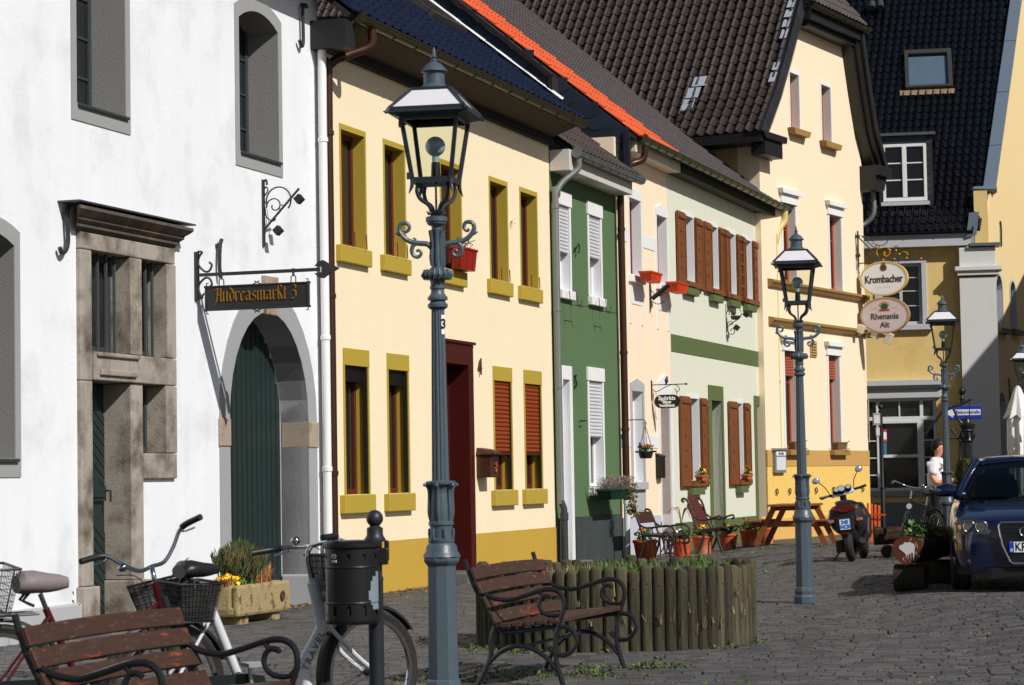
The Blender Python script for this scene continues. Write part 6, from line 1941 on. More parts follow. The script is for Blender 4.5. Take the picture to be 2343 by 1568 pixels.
PD = [('orange terracotta pot with ridged bands at the left end of the row of pots', 2.18, 40.25, .215, .33, POT2, 1, 'orange and dark pansies in the leftmost pot', [(ORA, 5), (VIO, 3)]),
      ('orange terracotta pot half hidden behind the black iron bench', 2.86, 41.2, .18, .31, POT2, 1, 'pale low plants in the pot behind the black iron bench', [(WHI, 3)]),
      ('large whitish terracotta pot between the two iron benches', 3.33, 42.6, .2, .33, POT, 0, 'yellow and red pansies in the pot between the iron benches', [(YEL, 9), (RED, 3)]),
      ('low terracotta pot behind the legs of the lattice bench', 3.86, 43.4, .18, .29, POT, 0, 'yellow pansies in the pot behind the lattice bench', [(YEL, 4)]),
      ('whitish terracotta pot right of the lattice bench', 4.26, 43.7, .175, .3, POT, 0, 'yellow and red pansies in the pot right of the lattice bench', [(YEL, 5), (RED, 3)]),
      ('terracotta pot behind the left legs of the picnic table', 5.0, 47.6, .17, .32, POT, 0, 'few yellow flowers in the pot behind the picnic table', [(YEL, 3)])]
for lab, x, y, r, h, m, bd_, l2, cols in PD:
    flower_pot(lab, x, y, r, h, m, bd_)
    pot_plant(l2, x, y, r * .9, h, cols, 8)
sc_ = MB().lathe([(.1, 0), (.16, .012), (.17, .022), (.155, .02)], 20).build('saucer', POT2, None, smooth=True)
sc_.location = (3.05, 41.0, .002); tag(sc_, 'flat terracotta saucer lying on the stones beside the orange pot', 'saucer')
vn = MB()
for i in range(12):
    a = rr.uniform(0, 6.28)
    vn.tube(smooth_path([(0, 0, 0), (.02 * cos(a), .02 * sin(a), .35), (.12 * cos(a), .12 * sin(a), .55), (.25 * cos(a), .25 * sin(a), rr.uniform(.3, .55))], 3), .005, 4)
v_ = vn.build('dry_vine', mat('red_brown_vine', (110, 60, 44), rough=.8)); v_.location = (2.86, 41.2, .3)
tag(v_, 'leafless reddish vine standing in the pot behind the iron bench', 'plant')

# hanging flower bowl
hb_ = thing('hanging_bowl', 'black iron bowl hanging on chains from a bracket beside the brown downpipe', 'hanging bowl', RP(13.2, 0, 0), PERP)
MB().tube([(.05, 0, 2.36), (.38, 0, 2.36), (.4, 0, 2.33), (.42, 0, 2.29), (.4, 0, 2.26), (.38, 0, 2.29), (.4, 0, 2.31)], .009, 6).build('bracket_arm', IRON, hb_)
MB().tube([(.4, 0, 2.27), (.28, 0, 1.82)], .008, 5).tube([(.4, 0, 2.27), (.53, 0, 1.82)], .008, 5).tube([(.4, 0, 2.27), (.4, .12, 1.82)], .006, 5).build('chain', mat('grey_chain', (120, 112, 100), rough=.5), hb_)
MB().lathe([(.09, 1.7), (.105, 1.72), (.13, 1.81), (.14, 1.815), (.135, 1.83), (.12, 1.82)], 20, (.4, 0, 0)).box(.22, .29, -.02, .02, 1.8, 1.83).box(.51, .59, -.02, .02, 1.8, 1.83).build('bowl', mat('black_bowl', (34, 33, 30), rough=.45), hb_, smooth=True)
t = thing('pansies', 'orange and violet pansies in the hanging iron bowl', 'plant', RP(13.2, .4, 1.82), PERP)
g = MB(); leaves(g, (0, 0, .05), (.13, .12, .07), 130, .055, rr); g.build('foliage', LEAF, t)
for m, x in ((ORA, .0), (RED, .07), (VIO, -.08)):
    f = MB(); pansies(f, (x, -.05, .11), .03, .04, 3, .034, rr, .03); f.build('flower_head', m, t)

# stone troughs beside the white house
TRM = mat('lichen_sandstone', (158, 140, 100), rough=.95, var=.2, scale=5, bump=.6, bscale=40, col2=(84, 66, 44), c2lo=.55, c2hi=.65, c2scale=6)
def trough(label, loc, rz, L, w, h, lift):
    t = thing('stone_trough', label, 'trough', loc, rz, 'stone troughs by the white house')
    mb = MB().box(0, L, -w / 2, -w / 2 + .08, lift, lift + h).box(0, L, w / 2 - .08, w / 2, lift, lift + h).box(0, .09, -w / 2 + .08, w / 2 - .08, lift, lift + h).box(L - .09, L, -w / 2 + .08, w / 2 - .08, lift, lift + h).box(.0, L, -w / 2 + .001, w / 2 - .001, lift - .003, lift + .1)
    o = mb.build('basin', TRM, t, bev=.03)
    MB().box(.09, L - .09, -w / 2 + .08, w / 2 - .08, lift + h - .1, lift + h - .05).build('soil', mat('pot_soil', (.05, .035, .025)), t)
    for x in (.15, L - .35):
        MB().box(x, x + .18, -w / 2 + .05, w / 2 - .05, -.02, lift - .004).build('block', TRM, t, bev=.01)
    return t
t2 = trough('long mossy sandstone trough on blocks beside the arched green door', (-2.98, 23.75, 0), radians(71), 1.25, .5, .31, .08)
MB().lathe([(.05, 0), (.05, .012), (.035, .014), (.03, .006)], 16, (1.02, -.256, .24), Matrix.Rotation(pi / 2, 3, 'X')).build('drain_ring', mat('rust_ring', (82, 50, 36), rough=.8), t2)
trough('short rough stone trough with white flowers between the bicycle and the stone doorway', (-4.62, 22.2, 0), radians(66), .95, .4, .26, .02)
t = thing('heather_bush', 'brown green heather bush in the long sandstone trough', 'plant', (-2.78, 24.15, .36))
mb = MB()
for i in range(900):
    a = rr.uniform(0, 6.28); q = rr.random() ** .6; l = rr.uniform(.25, .55) * (1 - .35 * q)
    p = Vector((.08 * q * cos(a), .1 * q * sin(a), 0)); d = Vector((.26 * q * cos(a), .26 * q * sin(a), l))
    for j in range(3):
        o_ = p + d * (.3 + .7 * j / 3); s = Vector((rr.gauss(0, .014), rr.gauss(0, .014), .07))
        mb.add([o_, o_ + s + Vector((.006, 0, 0)), o_ + s * 1.5, o_ + s - Vector((.006, 0, 0))], [(0, 1, 2, 3)])
mb.build('foliage', mat('heather_leaf', (.11, .085, .03), rough=.8, rnd=.5, col2=(.05, .075, .02), c2lo=.45, c2hi=.55, c2scale=8), t)
t = thing('dry_heather', 'dry orange tufts at the right end of the long sandstone trough', 'plant', (-2.62, 24.65, .38))
mb = MB(); blades(mb, (0, 0, 0), .1, .2, 260, .2, rr, .9, .006); blades(mb, (-.28, -.85, 0), .1, .12, 160, .1, rr, 1.2, .008); mb.build('foliage', mat('dry_orange', (.42, .2, .07), rough=.8, rnd=.4), t)
t = thing('primroses', 'yellow primroses spilling over the front of the long sandstone trough', 'plant', (-2.88, 23.95, .36))
f = MB(); pansies(f, (0, 0, .08), .12, .1, 34, .03, rr, .04); f.build('flower_head', YEL, t)
g = MB(); leaves(g, (.12, .2, .02), (.14, .2, .1), 240, .06, rr); g.build('foliage', mat('bright_leaf', (.09, .19, .03), rough=.55, rnd=.4), t)
t = thing('white_flowers', 'low green plants with white blossoms in the short stone trough', 'plant', (-4.42, 22.62, .26))
g = MB(); leaves(g, (0, 0, .04), (.3, .34, .12), 700, .06, rr); g.build('foliage', mat('bright_leaf', (.09, .19, .03)), t)
f = MB(); pansies(f, (-.1, -.1, .12), .18, .2, 20, .03, rr, .05); f.build('flower_head', WHI, t)
# ------------------------------------------------------------------ the two iron benches by the flower pots
DIRON = mat('dark_cast_iron', (.02, .019, .018), rough=.45, var=.25, spec=.5)
DWD = mat('dark_brown_wood', (62, 36, 26), rough=.55, var=.25, stretch=(2, 9, 9), scale=4)
def iron_bench(label, loc, L, lattice):
    t = thing('iron_bench', label, 'bench', loc, TH)
    for x in (0, L):
        mb = MB()
        def tb(pts, r, k=4): mb.tube(smooth_path([(x, -u, z) for u, z in pts], k), r, 7)
        if not lattice:
            tb([(-.13, .78), (-.17, .8), (-.16, .84), (-.1, .83), (-.06, .76), (0, .6), (.04, .46), (.08, .43), (.4, .4), (.5, .42), (.58, .36), (.56, .27), (.46, .26)], .018)
            tb([(-.02, .62), (.1, .55), (.3, .56), (.48, .58), (.58, .52), (.58, .4), (.52, .34), (.42, .36), (.4, .44), (.46, .48), (.5, .44)], .017)
            tb([(.5, .4), (.5, .25), (.52, .1), (.56, 0)], .02); tb([(.08, .42), (.05, .25), (0, .1), (-.04, 0)], .02)
            for k in range(5): tb([(.1 + .08 * k, .38), (.14 + .07 * k, .22), (.08 + .09 * k, .1)], .011, 3)
        else:
            tb([(-.2, .93), (-.24, .95), (-.22, .99), (-.15, .96), (-.1, .85), (-.04, .62), (.02, .48), (.1, .4), (.3, .42), (.46, .47), (.56, .46), (.6, .42)], .021)
            tb([(-.06, .7), (.08, .61), (.25, .62), (.38, .66), (.45, .67), (.46, .62), (.42, .61)], .018)
            tb([(.35, .65), (.28, .58), (.32, .48), (.26, .45)], .013)
            tb([(.44, .45), (.38, .38), (.4, .25), (.46, .08), (.5, 0), (.56, .0)], .022); tb([(.1, .42), (.14, .3), (.06, .1), (-.02, 0)], .022)
        mb.build('side_frame', DIRON, t, smooth=True)
    if not lattice:
        MB().add([(x, -u, z) for x in (0, L) for u, z in ((-.09, .8), (-.03, .62), (-.01, .63), (-.07, .81))], [(0, 1, 5, 4), (1, 2, 6, 5), (2, 3, 7, 6), (3, 0, 4, 7)]).build('backrest', DWD, t)
    else:
        # arched panel pierced by a lattice
        def bp(x, z): return (x, -(-.17 + (.95 - z) * .42), z)
        pts = []
        n = 14
        for i in range(n + 1):
            u = i / n
            pts.append((L * u, .88 + .22 * max(0, 1 - abs(2 * u - 1) * 1.25) ** .7))
        mb = MB()
        for (a, za), (b_, zb) in zip(pts[:-1], pts[1:]):
            mb.add([bp(a, za), bp(b_, zb), bp(b_, zb - .12), bp(a, za - .12)] + [(p[0], p[1] + .02, p[2]) for p in (bp(a, za), bp(b_, zb), bp(b_, zb - .12), bp(a, za - .12))], [(0, 1, 2, 3), (4, 5, 6, 7), (0, 4, 5, 1), (3, 7, 6, 2)])
        for z0, z1 in ((.5, .6),):
            mb.add([bp(0, z0), bp(L, z0), bp(L, z1), bp(0, z1)] + [(p[0], p[1] + .02, p[2]) for p in (bp(0, z0), bp(L, z0), bp(L, z1), bp(0, z1))], [(0, 1, 2, 3), (4, 5, 6, 7), (3, 7, 6, 2)])
        for x0, x1 in ((0, .1), (L - .1, L)):
            mb.add([bp(x0, .6), bp(x1, .6), bp(x1, .86), bp(x0, .86)], [(0, 1, 2, 3)])
        mb.build('backrest', mat('red_brown_panel', (84, 38, 28), rough=.5, var=.2), t)
        lt_ = MB()
        for i in range(-6, 16):
            x0 = .1 + i * .085
            for sg in (1, -1):
                a, b_ = Vector(bp(x0, .6)), Vector(bp(x0 + sg * .3, .97))
                c = [max(.08, min(L - .08, q.x)) for q in (a, b_)]
                if abs(c[0] - c[1]) < .02: continue
                f0 = (c[0] - a.x) / (b_.x - a.x); f1 = (c[1] - a.x) / (b_.x - a.x)
                lt_.bar(a.lerp(b_, f0), a.lerp(b_, f1), .014, .012)
        lt_.build('lattice', mat('red_brown_panel', (84, 38, 28)), t)
    for k in range(5):
        u = .1 + .088 * k
        z = (.42 - .02 * k / 4) if not lattice else (.42 + .045 * k / 4)
        MB().box(-.02, L + .02, -u - .078, -u, z, z + .024).build('slat', DWD, t, bev=.004)
    return t
iron_bench('black iron bench with a single back board and scrolled arms behind the leftmost terracotta pot', (2.05, 39.5, 0), 1.02, False)
iron_bench('brown iron bench with an arched lattice back between the whitish terracotta pots', (3.2, 42.45, 0), 1.0, True)

# ------------------------------------------------------------------ picnic table
PW = mat('orange_brown_timber', (126, 74, 36), rough=.5, var=.25, stretch=(3, 3, 3), scale=4)
pt_ = thing('picnic_table', 'orange brown wooden picnic table with built-in benches before the yellow plinth', 'picnic table', (4.86, 42.45, .12), radians(-18))
for yy in (.1, 1.05):
    MB().bar((-.28, yy, .7), (-.64, yy, 0), .1, .045, (0, 1, 0)).build('leg', PW, pt_, bev=.006)
    MB().bar((.28, yy, .7), (.64, yy, 0), .1, .045, (0, 1, 0)).build('leg', PW, pt_, bev=.006)
    MB().bar((-.72, yy + .05, .38), (.72, yy + .05, .38), .045, .09).build('crossbeam', PW, pt_, bev=.005)
    MB().bar((-.36, yy + .05, .66), (.36, yy + .05, .66), .045, .07).build('top_bearer', PW, pt_, bev=.005)
for i in range(5):
    x = -.37 + .15 * i
    MB().box(x, x + .142, -.12, 1.28, .7, .738).build('table_board', PW, pt_, bev=.006)
for sx in (-1, 1):
    for k in range(2):
        x = sx * (.5 + .15 * k)
        MB().box(x, x + sx * .142, -.12, 1.28, .425, .46).build('seat_board', PW, pt_, bev=.006)

# folding deck chair leaning at the corner
ch = thing('folded_chair', 'bright orange slatted folding chair leaning at the corner of the gabled house', 'chair', (6.66, 44.6, .1), radians(-25))
ch.scale = (.8, .8, .74)
OW = mat('bright_orange_wood', (206, 84, 28), rough=.5, var=.12)
for i in range(4):
    MB().bar((-.16 + i * .09, .1 + .1, .98 - .02 * i), (-.05 + i * .09, -.25, .0), .055, .018, (0, 1, 0)).build('slat', OW, ch, bev=.004)
for z, y in ((.32, -.13), (.68, .0)):
    MB().bar((-.2, y - .03, z), (.32, y - .03, z + .0), .03, .05).build('crossbar', OW, ch, bev=.004)

# ------------------------------------------------------------------ scooter seen from behind
scm = mat('graphite_scooter_paint', (44, 43, 44), rough=.25, var=.08, spec=.5, coat=.5)
BLK = mat('black_plastic', (.012, .012, .013), rough=.45, var=.15)
RUB = mat('tyre_rubber', (.018, .017, .016), rough=.75, var=.3, scale=20, bump=.3)
CHR = mat('chrome', (190, 192, 196), rough=.12, var=.02, metal=1.)
SILV = mat('silver_paint', (196, 198, 204), rough=.28, var=.03, metal=.6)
def wheel_parts(t, x, r, w, rim=.6, spokes=0, ang=0, z=None):
    z = r if z is None else z
    Mx = Matrix.Rotation(ang, 3, 'Z') @ Matrix.Rotation(pi / 2, 3, 'X')
    c = Vector((x, 0, z))
    k = w / 2
    ty = MB().lathe([(r - w * 1.0, -k * .8), (r - w * .45, -k), (r - w * .12, -k * .7), (r, -k * .15), (r, k * .15), (r - w * .12, k * .7), (r - w * .45, k), (r - w * 1.0, k * .8)], 36, c, Mx, caps=False)
    o = ty.build('tyre', RUB, t, smooth=True)
    return o, Mx, c
sc_ = thing('scooter', 'dark grey motor scooter parked on its stand, seen from behind, with blue numbered plate', 'scooter', (4.86, 34.6, .12), radians(90 - 16))
sc_.rotation_euler = (radians(-5), radians(0), radians(90 - 16))
S1 = 1.0
o, Mx, c = wheel_parts(sc_, 0, .25, .13)
MB().lathe([(.14, -.045), (.14, .045)], 18, c, Mx).build('hub', BLK, sc_)
o, Mx, c = wheel_parts(sc_, 1.22, .25, .12, ang=radians(18))
MB().lathe([(.15, -.03), (.15, .03)], 18, c, Mx).build('hub', BLK, sc_)
# tail body: lofted rings
def loft(rings, n=14, e=.75):
    vs, fs = [], []
    for (x, z, hw, hh) in rings:
        for k in range(n):
            a = 2 * pi * k / n
            ca, sa = cos(a), sin(a)
            vs.append((x, hw * (abs(ca) ** e) * (1 if ca > 0 else -1), z + hh * (abs(sa) ** e) * (1 if sa > 0 else -1)))
    for i in range(len(rings) - 1):
        for k in range(n):
            l = (k + 1) % n
            fs.append((i * n + k, i * n + l, (i + 1) * n + l, (i + 1) * n + k))
    fs += [tuple(range(n - 1, -1, -1)), tuple((len(rings) - 1) * n + k for k in range(n))]
    return MB().add(vs, fs)
loft([(-.3, .74, .13, .06), (-.26, .71, .21, .12), (-.12, .65, .26, .19), (.1, .6, .27, .21), (.35, .55, .24, .2), (.5, .45, .17, .16)]).build('tail_body', scm, sc_, smooth=True)
loft([(-.27, .82, .1, .025), (-.15, .85, .14, .04), (.2, .82, .15, .045), (.5, .79, .13, .045), (.58, .74, .1, .04)]).build('seat', BLK, sc_, smooth=True)
loft([(-.18, .5, .1, .1), (-.1, .46, .11, .16), (.1, .4, .13, .14), (.3, .33, .13, .12)]).build('rear_mudguard', BLK, sc_, smooth=True)
MB().box(-.1, .42, .08, .2, .14, .32).box(-.05, .2, -.21, -.09, .18, .3).build('engine', mat('engine_dark', (.02, .02, .022), rough=.5, metal=.3), sc_, bev=.02)
MB().tube([(.3, -.16, .2), (.05, -.19, .24), (-.12, -.2, .29)], [.03, .05, .045], 10).build('exhaust', mat('exhaust_grey', (90, 86, 82), rough=.35, metal=.7), sc_, smooth=True)
loft([(-.325, .755, .11, .035), (-.305, .755, .165, .05), (-.24, .76, .19, .055)]).build('tail_light', mat('tail_light_red', (84, 8, 7), rough=.12, var=.1, spec=.6), sc_, smooth=True)
for sy in (-1, 1):
    loft([(-.29, .6, .035, .022), (-.25, .6, .055, .027), (-.15, .6, .03, .02)]).shift((0, sy * .2, -.0)).build('indicator', mat('indicator_lens', (150, 108, 88), rough=.15, spec=.6), sc_, smooth=True)
MB().box(-.3, -.26, -.13, .13, .44, .66).build('plate_holder', BLK, sc_, bev=.02)
lp_ = MB().box(-.312, -.302, -.075, .075, .47, .62).build('licence_plate', mat('plate_white', (222, 228, 234), rough=.4, var=.02), sc_)
BL = mat('blue_print', (50, 120, 190), rough=.5)
for s_, z in (('345', .575), ('HCB', .508)):
    text_mb(s_, .072, .95, .003, .003).xf(Matrix.Rotation(-pi / 2, 4, 'Z')).shift((-.316, 0, z)).build('lettering', BL, lp_)
MB().box(-.316, -.312, -.075, .075, .466, .47).box(-.316, -.312, -.075, .075, .62, .624).box(-.316, -.312, -.079, -.075, .466, .624).box(-.316, -.312, .075, .079, .466, .624).build('plate_border', BL, lp_)
MB().box(-.3, -.27, -.06, .06, .4, .435).build('reflector', mat('tail_light_red', (84, 8, 7)), sc_)
loft([(.5, .3, .16, .05), (.75, .27, .17, .05), (.95, .35, .16, .1)]).build('footboard', BLK, sc_, smooth=True)
MB().add([(.95, -.16, .3), (.95, .16, .3), (1.06, .18, .6), (1.03, .1, .84), (1.03, -.1, .84), (1.06, -.18, .6), (1.12, -.17, .3), (1.12, .17, .3), (1.17, .2, .6), (1.1, .09, .84), (1.1, -.09, .84), (1.17, -.2, .6)],
         [(0, 1, 2, 5), (5, 2, 3, 4), (6, 11, 8, 7), (11, 10, 9, 8), (0, 5, 11, 6), (5, 4, 10, 11), (1, 7, 8, 2), (2, 8, 9, 3), (3, 9, 10, 4), (0, 6, 7, 1)]).build('leg_shield', BLK, sc_, bev=.03)
loft([(1.1, .42, .07, .06), (1.3, .5, .09, .05), (1.42, .44, .07, .05)]).build('front_mudguard', scm, sc_, smooth=True)
# handlebar turned left
R = Matrix.Translation((1.0, 0, 0)) @ Matrix.Rotation(radians(24), 4, 'Z') @ Matrix.Rotation(radians(-10), 4, 'X')
def hbpart(mb, nm, m, smooth=True, bev=0): return mb.xf(R).build(nm, m, sc_, smooth=smooth, bev=bev)
hbpart(MB().box(-.06, .1, -.17, .17, .98, 1.04), 'handlebar_cover', mat('white_cover', (196, 198, 206), rough=.3), False, .02)
for y in (-.08, .03, .11):
    hbpart(MB().lathe([(.05 if y != .03 else .065, 0), (.05 if y != .03 else .065, .05)], 16, (-.05, y, 1.05), Matrix.Rotation(radians(-45), 3, 'Y')), 'gauge', BLK)
    hbpart(MB().lathe([(.036 if y != .03 else .05, 0), (.036 if y != .03 else .05, .003)], 16, (-.0855, y, 1.086), Matrix.Rotation(radians(-45), 3, 'Y')), 'dial', mat('dial_grey', (150, 156, 160), rough=.2))
for sy in (-1, 1):
    hbpart(MB().tube([(0, sy * .17, 1.02), (-.03, sy * .37, 1.03)], .019, 10), 'grip', BLK)
    hbpart(MB().tube([(.04, sy * .19, 1.02), (.05, sy * .33, 1.0)], .008, 6), 'brake_lever', BLK)
    hbpart(MB().tube([(.02, sy * .19, 1.04), (.04, sy * .23, 1.16), (.02, sy * .3, 1.25)], .007, 6), 'mirror_stem', BLK)
    hbpart(MB().sphere((.02, sy * .34, 1.29), .075, 14, 10, (.25, .85, .62)), 'mirror', mat('mirror_face', (190, 206, 220), rough=.08, var=0, metal=.8))
hbpart(MB().tube([(.04, 0, .98), (.12, 0, .6), (.22, 0, .28)], .05, 10), 'steering_column', BLK)
MB().tube([(.2, .1, .26), (.16, .3, .02)], .014, 6).box(.1, .24, .27, .33, 0, .02).build('side_stand', BLK, sc_)

# ------------------------------------------------------------------ bicycles
def spokes_mb(c, Mx, r, hub=.02, n=28):
    mb = MB()
    for k in range(n):
        a = 2 * pi * k / n
        b_ = a + (.35 if k % 2 else -.35)
        off = .03 if k % 4 < 2 else -.03
        mb.tube([c + Mx @ Vector((hub * cos(b_), hub * sin(b_), off)), c + Mx @ Vector((r * cos(a), r * sin(a), 0))], .0014, 3)
    return mb
def bicycle(label, loc, rz, lean, steer, fcol, frame_kind, saddle_m, L=1.1, hz=1.04, bar='city', basket=None, rear_basket=None, roll=0, fork_m=None, sadz=.95, bx=.2, rbx=-.1, hx=.27, sads=(1, 1), bz=.1, sx=.22, rbz=.75):
    t = thing('bicycle', label, 'bicycle', loc, rz)
    t.rotation_euler = (lean, 0, rz)
    r = .345
    ax = Vector((L, 0, r))
    HB, HT = Vector((L - hx, 0, .66)), Vector((L - hx - .06, 0, .88))
    axis = (HT - HB).normalized()
    Rst = Matrix.Translation(HB) @ Matrix.Rotation(steer, 4, axis) @ Matrix.Translation(-HB)
    # wheels
    for x, st_ in ((0, None), (L, Rst)):
        Mx = Matrix.Rotation(pi / 2, 3, 'X'); c = Vector((x, 0, r))
        k = .02
        ty = MB().lathe([(r - .045, -k * .7), (r - .02, -k), (r - .004, -k * .6), (r, 0), (r - .004, k * .6), (r - .02, k), (r - .045, k * .7)], 48, c, Mx, caps=False)
        rm = MB().lathe([(r - .046, -.013), (r - .066, -.012), (r - .07, 0), (r - .066, .012), (r - .046, .013)], 48, c, Mx, caps=False)
        sp = spokes_mb(c, Mx, r - .066)
        hb2 = MB().lathe([(.03, -.02), (.03, .02)], 14, c, Mx).lathe([(.012, -.07), (.012, .07)], 10, c, Mx)
        # mudguard over the tyre
        fd = MB()
        a0, a1 = (20, 190) if x == 0 else (35, 205)
        prev = []
        for i in range(19):
            a = radians(a0 + (a1 - a0) * i / 18)
            for y, q in ((-.03, r + .012), (-.018, r + .03), (.018, r + .03), (.03, r + .012)):
                prev.append((x + q * cos(a), y, r + q * sin(a)))
        fd.add(prev, [(i * 4 + k2, i * 4 + k2 + 1, i * 4 + k2 + 5, i * 4 + k2 + 4) for i in range(18) for k2 in range(3)])
        for mb in (ty, rm, sp, hb2, fd):
            if st_: mb.xf(st_)
        tyo = ty.build('tyre', RUB, t, smooth=True)
        rm.build('rim', CHR, t, smooth=True); so = sp.build('spokes', mat('spoke_steel', (150, 150, 150), rough=.3, metal=.8), t); so['kind'] = 'stuff'
        hb2.build('hub', mat('hub_dark', (40, 40, 42), rough=.4, metal=.5), t, smooth=True)
        fd.build('mudguard', BLK if fcol != 'maroon' else mat('black_guard', (22, 20, 20), rough=.3), t, smooth=True)
        stay = MB()
        for y in (-.045, .045):
            a = radians(160 if x == 0 else 200)
            stay.tube([(x, y, r), (x + (r + .02) * cos(a), y * .7, r + (r + .02) * sin(a))], .004, 5)
        if st_: stay.xf(st_)
        stay.build('mudguard_stay', CHR, t)
    fm = fcol
    BB = Vector((.47, 0, .29)); ST = Vector((.27, 0, .72)); SAD = Vector((sx, 0, sadz - .05))
    fr = MB()
    if frame_kind == 'low':
        fr.tube(smooth_path([HT - axis * .02, HB - axis * .02, (L - hx - .02, 0, .56), (L - hx - .1, 0, .42), (L - hx - .09, 0, .28), (L - hx - .2, 0, .2), BB], 5), .034, 12)
    elif frame_kind == 'mixte':
        fr.tube(smooth_path([HB, (L - .5, 0, .42), BB], 5), .019, 10).tube(smooth_path([HB + axis * .12, (L - .55, 0, .52), (.36, 0, .5)], 5), .017, 10)
    else:
        fr.tube([HB, BB], .019, 10).tube([HT - axis * .03, ST + Vector((.0, 0, .04))], .017, 10)
    fr.tube([BB, ST + (ST - BB) * .1], .019 if frame_kind != 'low' else .026, 10)
    fr.tube([HB - axis * .03, HT], .022, 10)
    for y in (-1, 1):
        fr.tube([BB + Vector((0, y * .03, 0)), (0, y * .06, r)], .011, 8)
        fr.tube([ST + Vector((0, y * .01, 0)), (0, y * .06, r)], .009, 8)
    fr.build('frame', fm, t, smooth=True)
    fk = MB()
    for y in (-1, 1):
        fk.tube(smooth_path([HB + Vector((0, y * .035, -.02)), HB.lerp(ax, .6) + Vector((-.01, y * .055, -.02)), ax + Vector((0, y * .055, 0))], 4), .013, 8)
    fk.tube([HB + Vector((0, -.045, -.02)), HB + Vector((0, .045, -.02))], .016, 8)
    fk.xf(Rst).build('fork', fork_m or fm, t, smooth=True)
    MB().tube([ST, SAD], .0135, 10).build('seat_post', CHR, t, smooth=True)
    rings = [(-.13, .0, .09, .03), (-.1, .012, .105, .042), (-.04, .014, .1, .042), (.04, .006, .06, .036), (.1, .006, .034, .03), (.15, .004, .022, .02)]
    loft([(SAD.x + a * sads[0], SAD.z + .05 + b, c * sads[0], d * sads[1]) for a, b, c, d in rings], 16, .95).build('saddle', saddle_m, t, smooth=True)
    MB().tube([(SAD.x - .06, -.03, SAD.z + .02), (SAD.x - .1, -.03, SAD.z - .03), (SAD.x - .04, -.03, SAD.z - .06)], .01, 6).tube([(SAD.x - .06, .03, SAD.z + .02), (SAD.x - .1, .03, SAD.z - .03), (SAD.x - .04, .03, SAD.z - .06)], .01, 6).build('saddle_spring', BLK, t)
    # cranks, chain guard
    Mx = Matrix.Rotation(pi / 2, 3, 'X')
    MB().lathe([(.09, -.004), (.09, .004)], 24, BB + Vector((0, -.06, 0)), Mx).build('chain_wheel', CHR, t)
    MB().prism([(BB.x + .11, .27), (BB.x + .08, .38), (BB.x - .02, .4), (.0, .4), (-.04, .35), (.0, .3), (BB.x, .18), (BB.x + .08, .2)], -.066, -.07).build('chain_guard', mat('chain_guard_dark', (26, 34, 34), rough=.3), t)
    MB().tube([BB + Vector((0, -.085, 0)), BB + Vector((-.03, -.09, .165))], .011, 8).box(BB.x - .08, BB.x + .02, -.18, -.09, .445, .465).tube([BB + Vector((0, .07, 0)), BB + Vector((.03, .08, -.165))], .011, 8).box(BB.x - .02, BB.x + .08, .09, .18, .115, .135).build('crank', SILV, t)
    # rear rack
    rk = MB()
    for y in (-.06, 0, .06):
        rk.tube([(-.28, y, .73), (.2, y, .74)], .006, 6)
    for y in (-.065, .065):
        rk.tube([(0, y, r), (-.12, y, .73)], .006, 6)
    rk.build('rear_rack', BLK, t)
    # stem and bar
    st = MB().tube(smooth_path([HT - axis * .05, HT + axis * (hz - HT.z - .06), HT + axis * (hz - HT.z) + Vector((.04, 0, 0))], 4), .014, 10)
    top = HT + axis * (hz - HT.z) + Vector((.04, 0, 0))
    hb3, gr_, lv = MB(), [], MB()
    Rr = Matrix.Translation(top) @ Matrix.Rotation(roll, 4, 'X') @ Matrix.Translation(-top)
    for y in (-1, 1):
        if bar == 'city':
            pth = [(0, 0, 0), (.05, .08, .005), (.07, .17, .03), (.0, .26, .05), (-.1, .29, .035), (-.22, .31, .015)]
        elif bar == 'straight':
            pth = [(0, 0, 0), (.02, .1, .01), (.0, .2, .02), (-.05, .27, .02), (-.17, .31, .01)]
        else:
            pth = [(0, 0, 0), (.0, .07, .0), (.02, .14, .06), (.02, .2, .13), (.0, .25, .15), (-.08, .34, .15)]
        pp = smooth_path([top + Vector((a, y * b, c)) for a, b, c in pth], 5)
        hb3.tube(pp, .0115, 10)
        g = MB().tube(pp[-9:], .0175, 10)
        g.xf(Rst @ Rr).build('grip', BLK, t, smooth=True)
        lv.tube([pp[-11], pp[-9] + Vector((.05, y * .01, -.02)), pp[-5] + Vector((.05, y * .02, -.03))], .006, 6)
    hb3.xf(Rst @ Rr).build('handlebar', CHR, t, smooth=True)
    half = len(lv.v) // 2
    for i_ in (0, 1):
        l1 = MB(); l1.v = lv.v[i_ * half:(i_ + 1) * half]; l1.f = [tuple(q - i_ * half for q in f) for f in lv.f if (f[0] >= half) == bool(i_)]
        l1.xf(Rst @ Rr).build('brake_lever', SILV, t, smooth=True)
    st.xf(Rst).build('stem', CHR, t, smooth=True)
    bell = MB().sphere(top + Vector((.02, .15, .05)), .028, 12, 8, (1, 1, .8)); bell.xf(Rst @ Rr).build('bell', CHR, t, smooth=True)
    lamp_ = MB().lathe([(.03, 0), (.042, .05), (.04, .06)], 14, HB + axis * .12 + Vector((.05, 0, 0)), Matrix.Rotation(pi / 2, 3, 'Y')); lamp_.xf(Rst).build('front_light', mat('light_lens', (180, 186, 190), rough=.15), t, smooth=True)
    cb = MB()
    cb.tube(smooth_path([top + Vector((.03, -.2, .0)), top + Vector((.14, -.1, -.04)), top + Vector((.1, -.02, -.2)), HB], 5), .003, 5)
    cb.tube(smooth_path([top + Vector((.03, .2, .0)), top + Vector((.15, .1, -.03)), top + Vector((.1, .02, -.2)), HB], 5), .003, 5)
    cb.xf(Rst).build('brake_cable', BLK, t)
